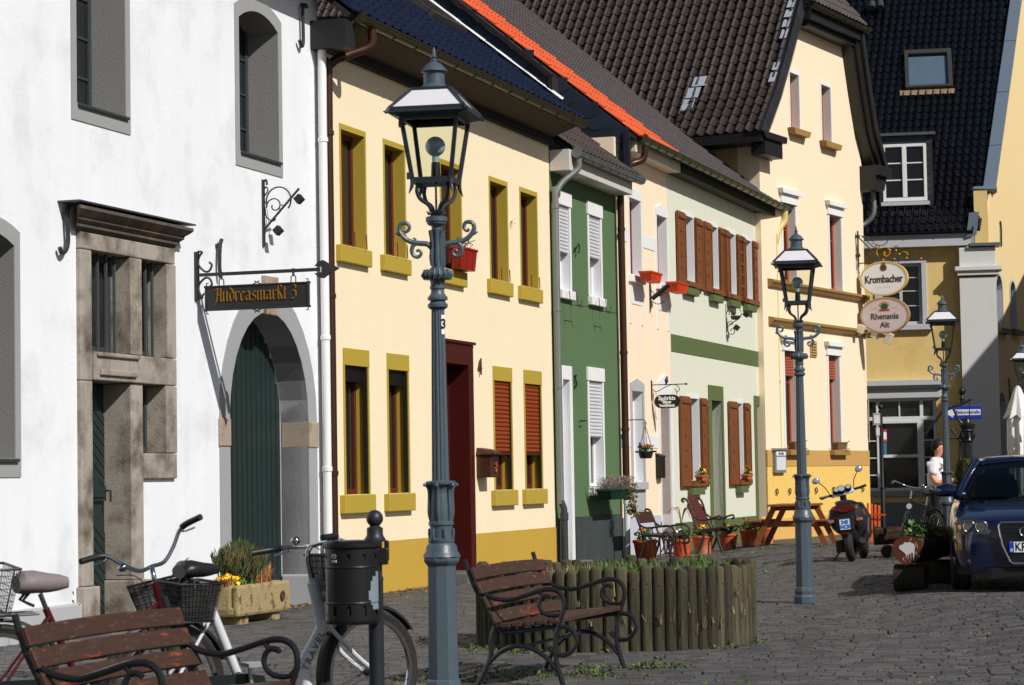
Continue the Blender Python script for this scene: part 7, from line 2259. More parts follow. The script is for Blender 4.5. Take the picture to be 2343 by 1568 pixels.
    def mesh_basket(o, l, w, h, m, nm, solid=None, taper=.75, xf=None):
        k = MB()
        def pt(a, b, z):  # a,b in -1..1
            s_ = taper + (1 - taper) * z
            return o + Vector((a * l / 2 * s_, b * w / 2 * s_, z * h))
        loops = [(-1, -1), (1, -1), (1, 1), (-1, 1)]
        for z in [i / 7 for i in range(8)]:
            q = [pt(a, b, z) for a, b in loops]
            k.tube(q, .005 if 0 < z < 1 else .008, 5, closed=True) if z in (0, 1) else k.tube(q, .0022, 4, closed=True)
        for (a0, b0), (a1, b1) in zip(loops, loops[1:] + loops[:1]):
            for i in range(10):
                u = i / 10
                a, b = a0 + (a1 - a0) * u, b0 + (b1 - b0) * u
                k.tube([pt(a, b, 0), pt(a, b, 1)], .0022, 4)
        if xf: k.xf(xf)
        ob = k.build(nm, m, t)
        if solid:
            q = MB()
            q.add([pt(a, b, z) for z in (.02, .97) for a, b in ((-.97, -.97), (.97, -.97), (.97, .97), (-.97, .97))], [(0, 1, 5, 4), (1, 2, 6, 5), (2, 3, 7, 6), (3, 0, 4, 7), (0, 3, 2, 1)])
            if xf: q.xf(xf)
            q.build('basket_mesh', solid, ob)
    if basket: mesh_basket(HB + Vector((bx, 0, bz)), *basket, xf=Rst)
    if rear_basket: mesh_basket(Vector((rbx, 0, rbz)), *rear_basket)
    return t
def meshmat():
    m = glassmat('fine_black_mesh', (.45, .45, .45), .0)
    return m
FINE = bpy.data.materials.new('fine_black_mesh'); FINE.use_nodes = True
_nt = FINE.node_tree; _b = _nt.nodes['Principled BSDF']; setin(_b, Roughness=.6); _b.inputs['Base Color'].default_value = (.02, .02, .02, 1); _b.inputs['Alpha'].default_value = .72
GREYSAD = mat('mauve_saddle', (122, 112, 112), rough=.6, var=.08)
BLKSAD = mat('black_saddle', (.014, .014, .015), rough=.4, var=.1)
MAR = mat('maroon_paint', (74, 16, 24), rough=.25, var=.05, coat=.5)
SLVF = mat('silver_frame', (206, 206, 212), rough=.3, var=.03, metal=.0, spec=.6)
BKF = mat('black_frame', (.012, .012, .013), rough=.3, var=.05, coat=.3)
WIRE = mat('grey_wire', (70, 66, 64), rough=.4, metal=.5)
slv_ = bicycle('silver low-step bicycle with black saddle standing behind the litter bin', (-1.84, 12.5, 0), radians(36.5), radians(3), radians(8), SLVF, 'low', BLKSAD, 1.29, 1.06, 'straight', (.22, .3, .24, BLK, 'front_basket', FINE), (.24, .26, .2, BLK, 'rear_basket', FINE), sadz=.945, bx=.12, rbx=.13, rbz=.69, hx=.35, sx=.17, sads=(.82, 1.1), roll=radians(-9))
text_mb('TRAVEL', .058, 1, .003, .001, spacing=1.2).xf(Matrix.Rotation(radians(-60), 4, 'Y')).shift((.875, -.036, .49)).build('lettering', mat('grey_print', (110, 112, 118), rough=.5), slv_)
bicycle('maroon bicycle with mauve saddle and front basket behind the nearest park bench', (-2.73, 12.57, 0), radians(27), radians(4), radians(68), MAR, 'mixte', GREYSAD, 1.18, .97, 'high', (.26, .34, .26, BLK, 'front_basket', FINE), (.34, .34, .24, WIRE, 'rear_basket', None), roll=radians(-7), fork_m=BKF, sadz=.89, bx=.24, bz=-.02, sads=(1.0, 1.45))
bicycle('black bicycle with upright handlebar leaning behind the painted log', (6.28, 36.1, .12), radians(233), radians(-4), radians(26), BKF, 'diamond', BLKSAD, 1.1, 1.06, 'city')
# ------------------------------------------------------------------ hollow log planters
BARK = mat('rough_bark', (70, 52, 36), rough=.95, var=.35, scale=7, bump=1., bscale=14, stretch=(1.2, 5, 5), col2=(36, 26, 18), c2lo=.48, c2hi=.58, c2scale=5)
CUT = mat('brown_log_end', (96, 44, 26), rough=.85, var=.3, scale=9, col2=(56, 40, 24), c2lo=.5, c2hi=.6, c2scale=5)
rr = random.Random(44)
def log_mb(L, r, n=20, gap=True):
    """horizontal log along +x with a trough hewn into the top"""
    vs, fs = [], []
    st = 10
    for i in range(st + 1):
        x = L * i / st
        for k in range(n):
            a = 2 * pi * k / n
            q = r * (1 + .05 * sin(3 * a + i) + rr.gauss(0, .018))
            z = q * sin(a)
            if gap and .55 < i / st < 2 or (gap and 1 <= i < st):
                z = min(z, r * .72)
            vs.append((x, q * cos(a), z))
    for i in range(st):
        for k in range(n):
            l = (k + 1) % n
            fs.append((i * n + k, i * n + l, (i + 1) * n + l, (i + 1) * n + k))
    return MB().add(vs, fs), [vs[k] for k in range(n)], [vs[st * n + k] for k in range(n)]
def log_planter(label, loc, rz, L, r, h, supports, paint):
    t = thing('log_planter', label, 'log planter', loc, rz)
    mb, e0, e1 = log_mb(L, r)
    mb.shift((0, 0, h)).build('log', BARK, t, smooth=True)
    n = len(e0)
    MB().add([(x - .004, y, z + h) for x, y, z in e0], [tuple(range(n))]).build('cut_end', CUT, t)
    MB().add([(x + .004, y, z + h) for x, y, z in e1], [tuple(range(n))]).build('cut_end', CUT, t)
    MB().box(.1, L - .1, -r * .6, r * .6, h + r * .7, h + r * .74).build('soil', mat('pot_soil', (.05, .035, .025)), t)
    for x, w, rad in supports:
        MB().lathe([(rad, -w / 2), (rad, w / 2)], 18, (x, 0, rad - .01), Matrix.Rotation(pi / 2, 3, 'X')).build('cross_log', mat('cross_log_wood', (44, 36, 24), rough=.9, var=.3), t, smooth=True)
    if paint:
        pl = [(-.09, .03), (-.075, .05), (-.05, .055), (-.03, .075), (.03, .08), (.07, .065), (.085, .03), (.075, -.02), (.07, -.1), (.064, -.125), (.058, -.03), (.04, -.035), (.036, -.11), (.03, -.04), (.012, -.05), (.008, -.12), (.002, -.055), (-.01, -.06), (-.014, -.1), (-.02, -.045), (-.06, -.01), (-.085, .01)]
        MB().add([(-.008, -y * r / .155, z * r / .155 + h) for y, z in pl], [tuple(t_) for t_ in tessellate_polygon([[Vector((y, z, 0)) for y, z in pl]])]).build('paint_blot', mat('white_paint_blot', (214, 210, 202), rough=.7, var=.1, scale=40, col2=(150, 140, 130), c2lo=.62, c2hi=.7, c2scale=60), t)
        mb = MB()
        for i in range(14):
            a = rr.uniform(1.2, 5.4); q = r * rr.uniform(.55, .95)
            y, z = q * cos(a), q * sin(a)
            l = rr.uniform(.01, .05)
            mb.add([(-.0075, y, z + h), (-.0075, y + .005, z + h), (-.0075, y + .006, z + h - l), (-.0075, y + .001, z + h - l)], [(0, 1, 2, 3)])
        mb.build('paint_drips', mat('white_paint_blot', (214, 210, 202)), t)
    return t
log_planter('hollow log planter whose red-brown sawn end carries a white paint blot', (4.27, 26.1, .1), radians(68), 1.7, .158, .45, [(.14, .34, .15), (1.4, .4, .15)], True)
log_planter('bark-covered hollow log planter lying crosswise behind the scooter on a short cross log', (5.38, 35.9, .12), radians(-4), 1.5, .145, .345, [(.2, .3, .1), (1.2, .3, .1)], False)
t = thing('planter_greenery', 'bright green leafy plants growing in the painted log planter', 'plant', (4.42, 26.5, .68), radians(68))
g = MB(); leaves(g, (0, 0, .05), (.2, .1, .12), 320, .07, rr); g.build('foliage', LEAF, t)
g = MB(); leaves(g, (.55, 0, .03), (.35, .1, .1), 380, .06, rr); blades(g, (.9, 0, .0), .25, .08, 60, .14, rr, .9); g.build('olive_foliage', mat('olive_leaf', (.09, .09, .025), rough=.6, rnd=.5), t)
t = thing('conifer_shrub', 'brownish upright conifer shrub beside the third street lamp', 'shrub', (6.68, 35.5, .12))
MB().tube([(0, 0, 0), (.02, 0, .6), (0, .02, 1.2)], [.03, .022, .008], 7).build('trunk', BARK, t)
g = MB()
for i in range(3600):
    z = rr.uniform(.05, 1.42); a = rr.uniform(0, 6.28); w_ = .2 * (1 - (z / 1.5) ** 2.2) + .05
    if z > .9: w_ *= .75 + .5 * abs(sin(a * 2))
    q = w_ * sqrt(rr.uniform(.2, 1))
    p = Vector((q * cos(a), q * sin(a), z)); d = Vector((cos(a) * .025, sin(a) * .025, .06)); s = Vector((-sin(a), cos(a), 0)) * .011
    g.add([p - s, p + s, p + d], [(0, 1, 2)])
g.build('crown', mat('bronze_conifer', (.10, .085, .022), rough=.8, rnd=.6, col2=(.03, .05, .015), c2lo=.45, c2hi=.6, c2scale=5), t)
t = thing('low_shrub', 'dark low shrub with yellow green tips between the black bicycle and the blue car', 'shrub', (6.55, 34.4, .12))
g = MB(); leaves(g, (0, 0, .35), (.25, .2, .33), 700, .08, rr); g.build('foliage', mat('dark_shrub_leaf', (.04, .055, .015), rough=.6, rnd=.7), t)
MB().tube([(0, 0, 0), (0, 0, .4)], .03, 6).build('trunk', BARK, t)

# worn bench half hidden behind the black bicycle
b3 = thing('plank_bench', 'weathered bench with reddish back slats half hidden behind the black bicycle', 'bench', (7.0, 38.9, .12), radians(-160))
b3.scale = (.62, 1, 1)
for z in (.5, .66, .8):
    MB().obox((0, .02 + (z - .5) * .3, z), (1.0, .03, .12), Matrix.Rotation(radians(-18), 3, 'X')).build('slat', SLATW, b3, bev=.005)
for y in (-.12, -.24, -.36):
    MB().box(-.5, .5, y - .05, y + .05, .4, .43).build('slat', SLATW, b3, bev=.005)
for x in (-.42, .42):
    MB().tube(smooth_path([(x, .14, .9), (x, .05, .6), (x, .0, .42), (x, -.42, .4), (x, -.46, .0)], 4), .02, 7).tube([(x, .0, .42), (x, .1, 0)], .02, 7).build('side_frame', BIRON, b3)

# ------------------------------------------------------------------ posts and signs at the end of the street
ip = thing('timetable_post', 'dark post with ball finial and small notice boxes before the shop window', 'post', (9.05, 58.8, 0))
DP = mat('dark_green_post', (28, 34, 34), rough=.45)
MB().lathe([(.06, -.3), (.055, 1.0), (.045, 1.02), (.045, 2.85), (.055, 2.86), (.055, 2.92), (.03, 2.94)], 14).sphere((0, 0, 3.0), .07, 12, 8).lathe([(.07, .98), (.07, 1.02)], 14).build('pole', DP, ip, smooth=True)
MB().box(-.2, -.02, -.06, .06, 2.55, 2.85).box(-.14, -.04, -.06, .06, 2.28, 2.5).build('notice_box', mat('notice_case', (150, 150, 140), rough=.4), ip, bev=.01)
MB().box(-.18, -.04, -.066, -.06, 2.6, 2.8).box(-.13, -.05, -.066, -.06, 2.3, 2.48).build('paper', mat('notice_paper', (206, 208, 210)), ip)
MB().box(.04, .13, -.05, .05, 2.14, 2.44).build('red_sticker', mat('red_notice', (196, 60, 60), rough=.5), ip)
MB().box(.05, .12, -.056, -.05, 2.2, 2.38).build('sticker_paper', WHITEPAINT, ip)
MB().box(.04, .12, -.05, .05, 1.82, 2.12).build('blue_sticker', mat('blue_notice', (46, 110, 140), rough=.5), ip)

ssn = thing('street_sign', 'blue one-way arrow sign with a white street name band on a dark post', 'street sign', (9.5, 50.5, 0), radians(2))
MB().lathe([(.05, 0), (.05, 2.9), (.07, 2.92), (.05, 2.96), (.03, 3.0)], 12).sphere((0, 0, 3.08), .085, 12, 8).build('pole', mat('black_post', (16, 17, 18), rough=.45), ssn, smooth=True)
BLUE = mat('sign_blue', (8, 38, 128), rough=.4, var=.04)
bd = MB().box(-.42, .4, -.085, -.06, 2.48, 2.78).build('sign_panel', BLUE, ssn, bev=.012)
MB().prism([(-.42, 2.64), (-.22, 2.76), (-.22, 2.69), (.37, 2.69), (.37, 2.57), (-.22, 2.57), (-.22, 2.52)], -.09, -.0855).build('arrow', mat('sign_white', (190, 196, 206), rough=.5), bd)
a_ = text_mb('Einhornstraße', .095, .9, .003, .002); w_ = max(v[0] for v in a_.v) - min(v[0] for v in a_.v)
a_.v = [(x * .5 / w_, y, z) for x, y, z in a_.v]
a_.shift((.1, -.093, 2.63)).build('lettering', mat('blue_black_print', (20, 30, 60), rough=.5), bd)

pm = thing('water_pump', 'old black cast iron water pump with fluted column and curved handle', 'water pump', (9.75, 42.8, .1))
PB = mat('pump_black', (.012, .013, .014), rough=.35, var=.2)
pm.location = (8.05, 42.4, .1)
vs = [(.085 * (1 if k % 2 else .9) * cos(2 * pi * k / 24), .085 * (1 if k % 2 else .9) * sin(2 * pi * k / 24)) for k in range(24)]
MB().add([(x, y, z) for z in (.2, 1.82) for x, y in vs], [(k, (k + 1) % 24, 24 + (k + 1) % 24, 24 + k) for k in range(24)]).lathe([(.16, 0), (.16, .15), (.11, .2)], 20).lathe([(.09, 1.8), (.12, 1.83), (.1, 1.86), (.1, 1.98), (.13, 2.0), (.11, 2.03), (.15, 2.09), (.15, 2.13), (.08, 2.15), (.07, 2.2), (.03, 2.24)], 20).lathe([(.1, 1.05), (.12, 1.08), (.1, 1.11)], 20).build('column', PB, pm, smooth=True)
for k in range(8):
    a = 2 * pi * k / 8
    MB().tube([(.105 * cos(a), .105 * sin(a), 1.85), (.135 * cos(a), .135 * sin(a), 1.92), (.115 * cos(a), .115 * sin(a), 1.98)], .014, 6).build('capital_leaf', PB, pm)
MB().tube(smooth_path([(-.05, 0, 2.12), (-.14, 0, 2.2), (-.22, 0, 2.38), (-.23, 0, 2.44), (-.1, 0, 2.47), (.06, 0, 2.55), (.08, 0, 2.57)], 4), .022, 8).tube([(-.22, 0, 2.43), (-.42, 0, 2.36), (-.75, 0, 1.95)], .024, 8).tube(smooth_path([(-.28, 0, 2.05), (-.15, 0, 1.85), (-.13, 0, 1.75), (-.16, 0, 1.4), (-.2, 0, 1.2)], 4), .02, 8).tube([(-.02, 0, 1.88), (-.32, 0, 1.89)], .02, 8).tube([(.06, 0, 2.55), (.05, 0, 2.18)], .008, 6).build('handle', PB, pm, smooth=True)

def parasol(label, loc, h):
    t = thing('parasol', label, 'parasol', loc, 0, 'closed white parasols')
    MB().tube([(0, 0, 0), (0, 0, h)], .03, 10).build('pole', mat('white_pole', (214, 216, 220), rough=.4), t, smooth=True)
    n = 40
    vs, fs = [], []
    prof = [(h - .02, .05, 0), (h - .15, .1, .01), (h - .45, .2, .03), (h - .62, .26, .05)]
    def skirt(prof, ph):
        o = len(vs)
        for z, r, am in prof:
            for k in range(n):
                a = 2 * pi * k / n
                q = r + am * cos(8 * a + ph)
                vs.append((q * cos(a), q * sin(a), z - am * .8 * cos(8 * a + ph)))
        for i in range(len(prof) - 1):
            for k in range(n):
                l = (k + 1) % n
                fs.append((o + i * n + k, o + i * n + l, o + (i + 1) * n + l, o + (i + 1) * n + k))
    skirt(prof, 0)
    skirt([(h - .5, .1, .01), (h - .65, .19, .04), (h - 1.2, .2, .045), (h - 2.1, .13, .04)], 1)
    MB().add(vs, fs).build('canopy', mat('white_canvas', (226, 224, 220), rough=.9, var=.04), t, smooth=True)
    return t
parasol('closed white parasol standing behind the blue car', (10.05, 47.5, .05), 3.02)
parasol('second closed white parasol cut off by the right edge of the picture', (10.35, 46.6, .05), 3.12)

# ------------------------------------------------------------------ man in a white t-shirt
def skin_body(name, joints, edges, m, parent, sub=2, root=0):
    me = bpy.data.meshes.new(name)
    me.from_pydata([j[:3] for j in joints], edges, [])
    o = bpy.data.objects.new(name, me); COL.objects.link(o)
    o.modifiers.new('skin', 'SKIN'); s = o.modifiers.new('sub', 'SUBSURF'); s.levels = s.render_levels = sub
    for i, j in enumerate(joints):
        r = j[3]; r = (r, r) if not isinstance(r, tuple) else r
        me.skin_vertices[0].data[i].radius = r
        me.skin_vertices[0].data[i].use_root = (i == root)
    dg = bpy.context.evaluated_depsgraph_get()
    m2 = bpy.data.meshes.new_from_object(o.evaluated_get(dg))
    bpy.data.objects.remove(o)
    m2.name = name
    m2.materials.clear(); m2.materials.append(m)
    m2.shade_smooth()
    return link(name, m2, parent)
SKIN = mat('skin', (206, 142, 116), rough=.55, var=.05)
pr = thing('person', 'man in a white t-shirt and dark trousers standing with bent arms behind the third lamp', 'person', (6.74, 38.05, .12), radians(-20))
# local x: facing direction; y: his left
J = [(0, 0, .98, (.14, .17)), (0, 0, 1.15, (.13, .165)), (.0, 0, 1.33, (.14, .18)), (-.01, 0, 1.44, (.1, .13)), (.0, 0, 1.5, .052), (.03, 0, 1.575, .068), (.035, 0, 1.66, .088), (.025, 0, 1.72, .07),
     (-.01, .17, 1.4, .055), (-.05, .24, 1.2, .05), (.02, .26, 1.1, .046), (.2, .2, 1.12, .036), (.27, .18, 1.13, .034),
     (-.01, -.17, 1.4, .055), (-.05, -.25, 1.2, .05), (.02, -.27, 1.09, .046), (.2, -.19, 1.13, .036), (.27, -.17, 1.14, .034),
     (0, .1, .86, .1), (.02, .11, .5, .066), (-.02, .11, .1, .044), (.1, .12, .04, .04),
     (0, -.1, .86, .1), (.02, -.11, .5, .066), (-.02, -.11, .1, .044), (.1, -.12, .04, .04)]
E_ = [(0, 1), (1, 2), (2, 3), (3, 4), (4, 5), (5, 6), (6, 7), (3, 8), (8, 9), (9, 10), (10, 11), (11, 12), (3, 13), (13, 14), (14, 15), (15, 16), (16, 17), (0, 18), (18, 19), (19, 20), (20, 21), (0, 22), (22, 23), (23, 24), (24, 25)]
skin_body('body', J, E_, SKIN, pr)
for sy in (1, -1):
    for k, (dy, ln) in enumerate(((.025, .06), (.009, .072), (-.008, .068), (-.023, .052))):
        b_ = Vector((.29, sy * .175 + sy * dy, 1.135))
        MB().tube([b_, b_ + Vector((ln * .6, -sy * .01, -.005)), b_ + Vector((ln * .85, -sy * .02, -.035))], [.009, .009, .006], 7).build('finger', SKIN, pr, smooth=True)
    MB().tube([(.25, sy * .15, 1.14), (.28, sy * .12, 1.16), (.3, sy * .11, 1.15)], [.011, .01, .007], 7).build('thumb', SKIN, pr, smooth=True)
TS = [(0, 0, .94, (.19, .22)), (0, 0, 1.15, (.185, .22)), (0, 0, 1.33, (.19, .24)), (-.01, 0, 1.43, (.12, .16)), (-.01, .175, 1.4, .095), (-.05, .25, 1.2, .085), (-.01, -.175, 1.4, .095), (-.05, -.26, 1.2, .085), (-.005, 0, 1.51, .07)]
skin_body('t_shirt', TS, [(0, 1), (1, 2), (2, 3), (3, 4), (4, 5), (3, 6), (6, 7), (3, 8)], mat('white_cotton', (226, 224, 226), rough=.9, var=.06, bump=.2, bscale=14), pr)
TR = [(0, 0, 1.0, (.175, .2)), (0, 0, .92, (.175, .2)), (0, .1, .84, .115), (.02, .11, .5, .085), (-.02, .11, .08, .07), (0, -.1, .84, .115), (.02, -.11, .5, .085), (-.02, -.11, .08, .07)]
skin_body('trousers', TR, [(0, 1), (1, 2), (2, 3), (3, 4), (1, 5), (5, 6), (6, 7)], mat('dark_denim', (26, 32, 44), rough=.85, var=.2), pr)
hr = MB()
for i in range(9):
    for k in range(16):
        a = 2 * pi * k / 16; e = -.5 + 2.07 * i / 8
        if e < .3 and cos(a) > .25: e = .3
        hr.v.append((.018 + .116 * cos(e) * cos(a), .104 * cos(e) * sin(a), 1.675 + .118 * sin(e)))
for i in range(8):
    for k in range(16):
        hr.f.append((i * 16 + k, i * 16 + (k + 1) % 16, (i + 1) * 16 + (k + 1) % 16, (i + 1) * 16 + k))
hr.build('hair', mat('dark_hair', (24, 18, 15), rough=.6, var=.2), pr, smooth=True)
MB().sphere((.122, 0, 1.63), .018, 8, 6, (1, .8, 1.3)).build('nose', SKIN, pr, smooth=True)
for sy in (-1, 1):
    MB().sphere((.02, sy * .088, 1.63), .03, 8, 6, (.7, .3, 1.1)).build('ear', SKIN, pr, smooth=True)
    MB().sphere((.108, sy * .035, 1.655), .011, 8, 6).build('eye', mat('eye_dark', (30, 24, 22), rough=.2), pr, smooth=True)
MB().sphere((.105, 0, 1.585), .018, 8, 6, (.5, 1.1, .3)).build('mouth', mat('lips', (160, 90, 80), rough=.5), pr, smooth=True)
MB().box(.162, .17, -.07, .05, 1.24, 1.36).build('shirt_print', mat('red_shirt_print', (206, 70, 90), rough=.8), pr)

# ------------------------------------------------------------------ dark blue car facing the camera
CP = mat('dark_blue_car_paint', (.0016, .005, .030), rough=.16, var=.02, spec=.5, coat=1.)
car = thing('car', 'dark blue hatchback car facing the camera at the right edge', 'car', (5.41, 24.95, .12), radians(-11))
n_ = 9
def sect(hw, z0, zs, zt, crown, tuck):
    """half section from centre bottom, round the flank, to the centre top"""
    return [(0, z0), (hw * .8, z0), (hw * (1 - tuck), z0 + .04), (hw, z0 + (zs - z0) * .45), (hw * .995, zs - .1), (hw * .96, zs), (hw * .84, zt - .005), (hw * .45, zt + crown * .7), (0, zt + crown)]
stn = [(-.0, sect(.62, .2, .62, .70, .02, .08)), (.05, sect(.72, .18, .66, .745, .025, .06)), (.2, sect(.82, .17, .72, .79, .03, .04)), (.45, sect(.87, .17, .77, .835, .035, .03)), (.85, sect(.885, .18, .84, .9, .035, .02)), (1.25, sect(.885, .18, .92, .97, .035, .02)),
       (2.0, sect(.885, .19, .95, .985, .03, .02)), (3.2, sect(.885, .2, .97, 1.0, .03, .02)), (3.9, sect(.87, .22, .97, 1.0, .02, .03)), (4.15, sect(.8, .28, .9, .98, .01, .06)), (4.22, sect(.7, .35, .8, .92, .01, .08))]
vs, fs = [], []
for y, s_ in stn:
    full = [(-x, z) for x, z in s_[::-1]] + s_[1:-1]
    vs += [(x, y, z) for x, z in full]
m_ = len(full)
for i in range(len(stn) - 1):
    for k in range(m_):
        l = (k + 1) % m_
        fs.append((i * m_ + k, i * m_ + l, (i + 1) * m_ + l, (i + 1) * m_ + k))
fs += [tuple(range(m_)), tuple((len(stn) - 1) * m_ + k for k in range(m_))]
bdy = MB().add(vs, fs).build('body', CP, car)
bdy.data.shade_smooth()
sb_ = bdy.modifiers.new('sub', 'SUBSURF'); sb_.levels = sb_.render_levels = 2
# greenhouse: pillars, roof, glass
def gp(x, y, z): return Vector((x, y, z))
A0, A1 = gp(.79, 1.1, .985), gp(.57, 1.86, 1.385)
B1, C1, C0 = gp(.58, 2.7, 1.41), gp(.56, 3.6, 1.37), gp(.76, 4.0, 1.0)
roofm = MB()
rp_ = []
for y, w, z in ((1.8, .56, 1.375), (1.95, .585, 1.405), (2.4, .6, 1.43), (3.0, .595, 1.43), (3.5, .57, 1.395), (3.65, .55, 1.37)):
    rp_.append([(-w, y, z - .03), (-w * .8, y, z), (-w * .3, y, z + .022), (w * .3, y, z + .022), (w * .8, y, z), (w, y, z - .03)])
rv_ = [p for r_ in rp_ for p in r_]
roofm.add(rv_, [(i * 6 + k, i * 6 + k + 1, (i + 1) * 6 + k + 1, (i + 1) * 6 + k) for i in range(5) for k in range(5)])
ro = roofm.build('roof', CP, car); ro.data.shade_smooth()
s2 = ro.modifiers.new('sol', 'SOLIDIFY'); s2.thickness = .035
for sx in (-1, 1):
    def q(v): return Vector((sx * v.x, v.y, v.z))
    pm_ = MB()
    pm_.tube(smooth_path([q(A0), q(A0.lerp(A1, .5)) + Vector((0, -.02, .015)), q(A1)], 5), .036, 8)
    pm_.bar(q(gp(.76, 2.45, .98)), q(B1), .07, .03, (0, 1, 0)).bar(q(C0), q(C1), .16, .04, (0, 1, 0)).tube([q(A1), q(B1), q(C1)], .03, 8)
    pm_.build('pillar', CP, car, smooth=True)
    MB().add([q(A0 + Vector((.0, .1, 0))), q(gp(.8, 2.45, .99)), q(gp(.8, 3.9, 1.0)), q(C1), q(B1), q(A1)], [(0, 1, 4, 5), (1, 2, 3, 4)]).build('side_window', glassmat('car_glass', (.30, .36, .36), .3), car)
CG = glassmat('car_glass', (.30, .36, .36), .3)
ws_ = MB()
nn = 6
vs = []
for i in range(nn + 1):
    for k in range(9):
        u = -1 + 2 * k / 8; t_ = i / nn
        w = .78 + (.55 - .78) * t_
        vs.append((u * w, 1.06 + .76 * t_ + .12 * u * u - .04, .985 + .39 * t_ + .02 * sin(pi * t_)))
ws_.add(vs, [(i * 9 + k, i * 9 + k + 1, (i + 1) * 9 + k + 1, (i + 1) * 9 + k) for i in range(nn) for k in range(8)])
ws_.build('windscreen', CG, car, smooth=True)
MB().add([(-.74, 4.02, 1.0), (.74, 4.02, 1.0), (.54, 3.66, 1.36), (-.54, 3.66, 1.36)], [(0, 1, 2, 3)]).build('rear_window', CG, car)
INT = mat('car_interior', (.02, .02, .022), rough=.8)
LINER = mat('pale_headliner', (150, 160, 150), rough=.8)
MB().box(-.72, .72, 1.3, 3.9, .7, .93).build('cabin_floor', INT, car)
MB().box(-.74, .74, 1.15, 1.6, .86, .97).build('dashboard', INT, car, bev=.03)
for x in (-.36, .36):
    loft([(0, .9, .24, .05), (0, 1.1, .25, .06), (0, 1.2, .2, .05)]).xf(Matrix.Translation((x, 2.4, .0)) @ Matrix.Rotation(pi / 2, 4, 'Z')).build('seat', INT, car, smooth=True)
    MB().box(x - .24, x + .24, 2.3, 2.42, .75, 1.17).box(x - .13, x + .13, 2.32, 2.4, 1.2, 1.36).build('seat', INT, car, bev=.03)
hl_ = MB().box(-.5, .5, 1.95, 2.03, 1.3, 1.36).build('sun_visor', LINER, car, bev=.01)
for sx in (-1, 1):
    MB().tube([(sx * .72, 1.2, 1.0), (sx * .53, 1.9, 1.35)], .03, 6).build('pillar_lining', LINER, car)
MB().lathe([(.19, -.012), (.19, .012)], 20, (.36, 1.75, 1.02), Matrix.Rotation(radians(65), 3, 'X'), caps=False).tube([(.36, 1.55, .9), (.36, 1.75, 1.02)], .03, 8).build('steering_wheel', INT, car)
for sx in (-1, 1):
    mb = loft([(0, 1.06, .055, .06), (.1, 1.07, .07, .075), (.2, 1.06, .06, .065), (.235, 1.05, .03, .04)], 12)
    mb.xf(Matrix.Translation((sx * .8, 1.28, 0)) @ Matrix.Rotation(0 if sx > 0 else pi, 4, 'Z')).build('door_mirror', CP, car, smooth=True)
    MB().bar((sx * .76, 1.3, .97), (sx * .84, 1.28, 1.02), .05, .04).build('mirror_arm', BLK, car)
# front: grille, plate, lights, lower intake
gy = -.03
def fr_y(x): return .03 + .42 * max(0, abs(x) - .45) ** 1.6 * 1.4
GRP = [(-.34, .735), (-.365, .70), (-.335, .5), (-.26, .33), (-.225, .305), (.225, .305), (.26, .33), (.335, .5), (.365, .70), (.34, .735)]
gb = MB().prism(GRP, -.045, .1).build('grille', BLK, car)
MB().tube([(x, -.05, z) for x, z in GRP], .013, 8, closed=True).build('grille_surround', CHR, car, smooth=True)
gg = MB()
for i in range(14):
    z = .34 + i * .028
    if .42 < z < .53: continue
    hw = .24 + (.34 - .24) * (z - .33) / .38
    gg.box(-hw, hw, -.052, -.046, z, z + .006)
for i in range(15):
    x = -.3 + i * .043
    gg.box(x, x + .005, -.052, -.046, .54, .72)
gg.build('grille_bars', mat('grille_bar', (60, 62, 66), rough=.3, metal=.6), car)
for i in range(4):
    MB().tube(arc(-.105 + .07 * i, .635, .045, 0, 360, 24, -.058)[:-1], .008, 6, closed=True).build('emblem_ring', CHR, car, smooth=True)
pl_ = MB().box(-.26, .26, -.066, -.056, .42, .53).build('licence_plate', mat('plate_white', (222, 228, 234)), car, bev=.004)
MB().box(-.262, -.215, -.068, -.066, .421, .529).build('plate_band', mat('euro_blue', (20, 60, 170), rough=.4), pl_)
text_mb('D', .04, .9, .002, .001).shift((-.238, -.0695, .445)).build('lettering', WHT, pl_)
text_mb('KR', .125, .8, .002, .002, 'LEFT').shift((-.205, -.068, .475)).build('lettering', INKB, pl_)
LENS = glassmat('headlight_glass', (.9, .92, .95), .3)
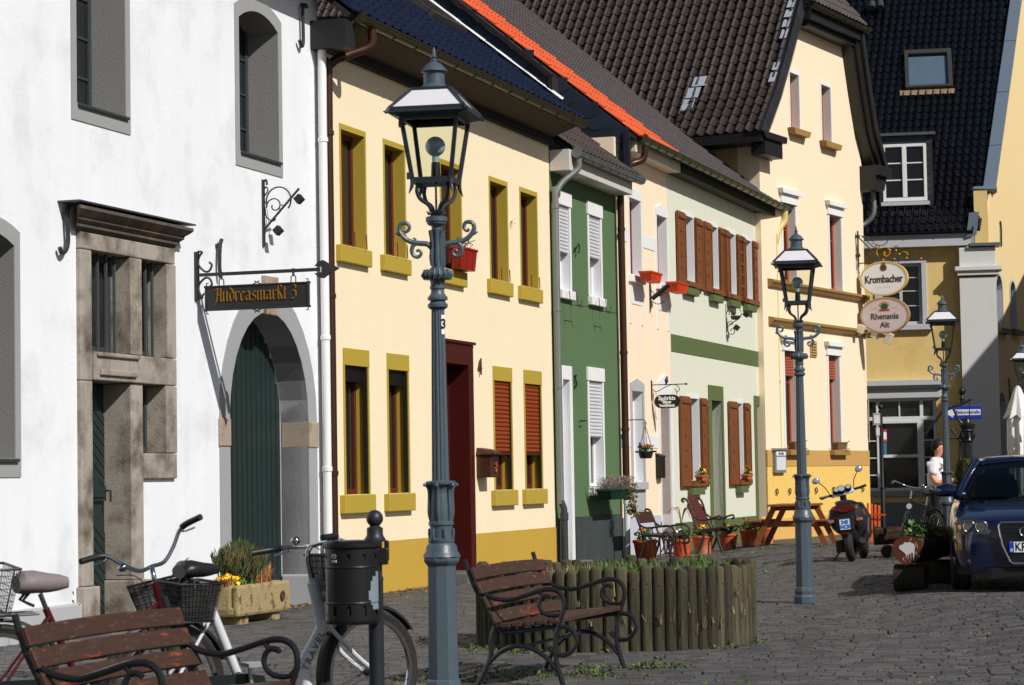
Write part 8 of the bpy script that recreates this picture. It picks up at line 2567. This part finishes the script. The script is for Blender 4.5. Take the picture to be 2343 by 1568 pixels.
for sx in (-1, 1):
    prof = [(.47, .74), (.44, .66), (.46, .615), (.76, .615), (.80, .65), (.81, .72), (.79, .755), (.6, .765)]
    back = MB().prism([(sx * x, z) for x, z in prof], .0, .02)
    back.v = [(x, y + .03 + .36 * max(0, abs(x) - .45) - .03, z) for x, y, z in back.v]
    h_ = back.build('headlight', mat('headlight_housing', (70, 72, 76), rough=.25, metal=.7, var=.2), car)
    ln_ = MB().add([(sx * x, -.035 + .36 * max(0, x - .45), z) for x, z in prof], [tuple(range(len(prof)))])
    ln_.build('lens', LENS, h_)
    for x in (.54, .665):
        c = Vector((sx * x, .0 + .36 * (x - .45) - .02, .69))
        MB().tube([c + Vector((.06 * cos(a), 0, .06 * sin(a))) for a in [2 * pi * k / 20 for k in range(20)]], .006, 6, closed=True).lathe([(.05, .005), (.03, .03)], 16, c, Matrix.Rotation(-pi / 2, 3, 'X')).build('reflector', CHR, h_, smooth=True)
    MB().sphere((sx * .76, .09, .68), .035, 10, 8, (1, .5, 1.2)).build('indicator', mat('amber_lens', (210, 130, 60), rough=.2), h_, smooth=True)
    c = Vector((sx * .66, .06, .33))
    MB().lathe([(.03, 0), (.034, .01), (.02, .02)], 16, c, Matrix.Rotation(pi / 2, 3, 'X')).build('fog_light', mat('fog_lens', (90, 94, 98), rough=.15, metal=.5), car, smooth=True)
MB().add([(-.8, .12, .2), (.8, .12, .2), (.8, .1, .27), (-.8, .1, .27), (-.45, -.0, .17), (.45, -.0, .17), (.45, -.01, .26), (-.45, -.01, .26)], [(0, 4, 7, 3), (4, 5, 6, 7), (5, 1, 2, 6)]).build('lower_lip', BLK, car)
for sx in (-1, 1):
    for y in (.82, 3.4):
        Mx = Matrix.Rotation(pi / 2, 3, 'Y'); c = Vector((sx * .77, y, .315))
        wo = MB().lathe([(.2, -.1), (.29, -.105), (.315, -.08), (.315, .08), (.29, .105), (.2, .1)], 32, c, Mx, caps=False).build('wheel', RUB, car, smooth=True)
        MB().lathe([(.2, .06), (.06, .08)], 24, c, Mx).lathe([(.2, -.08), (.06, -.06)], 24, c, Mx).build('rim', SILV, wo)
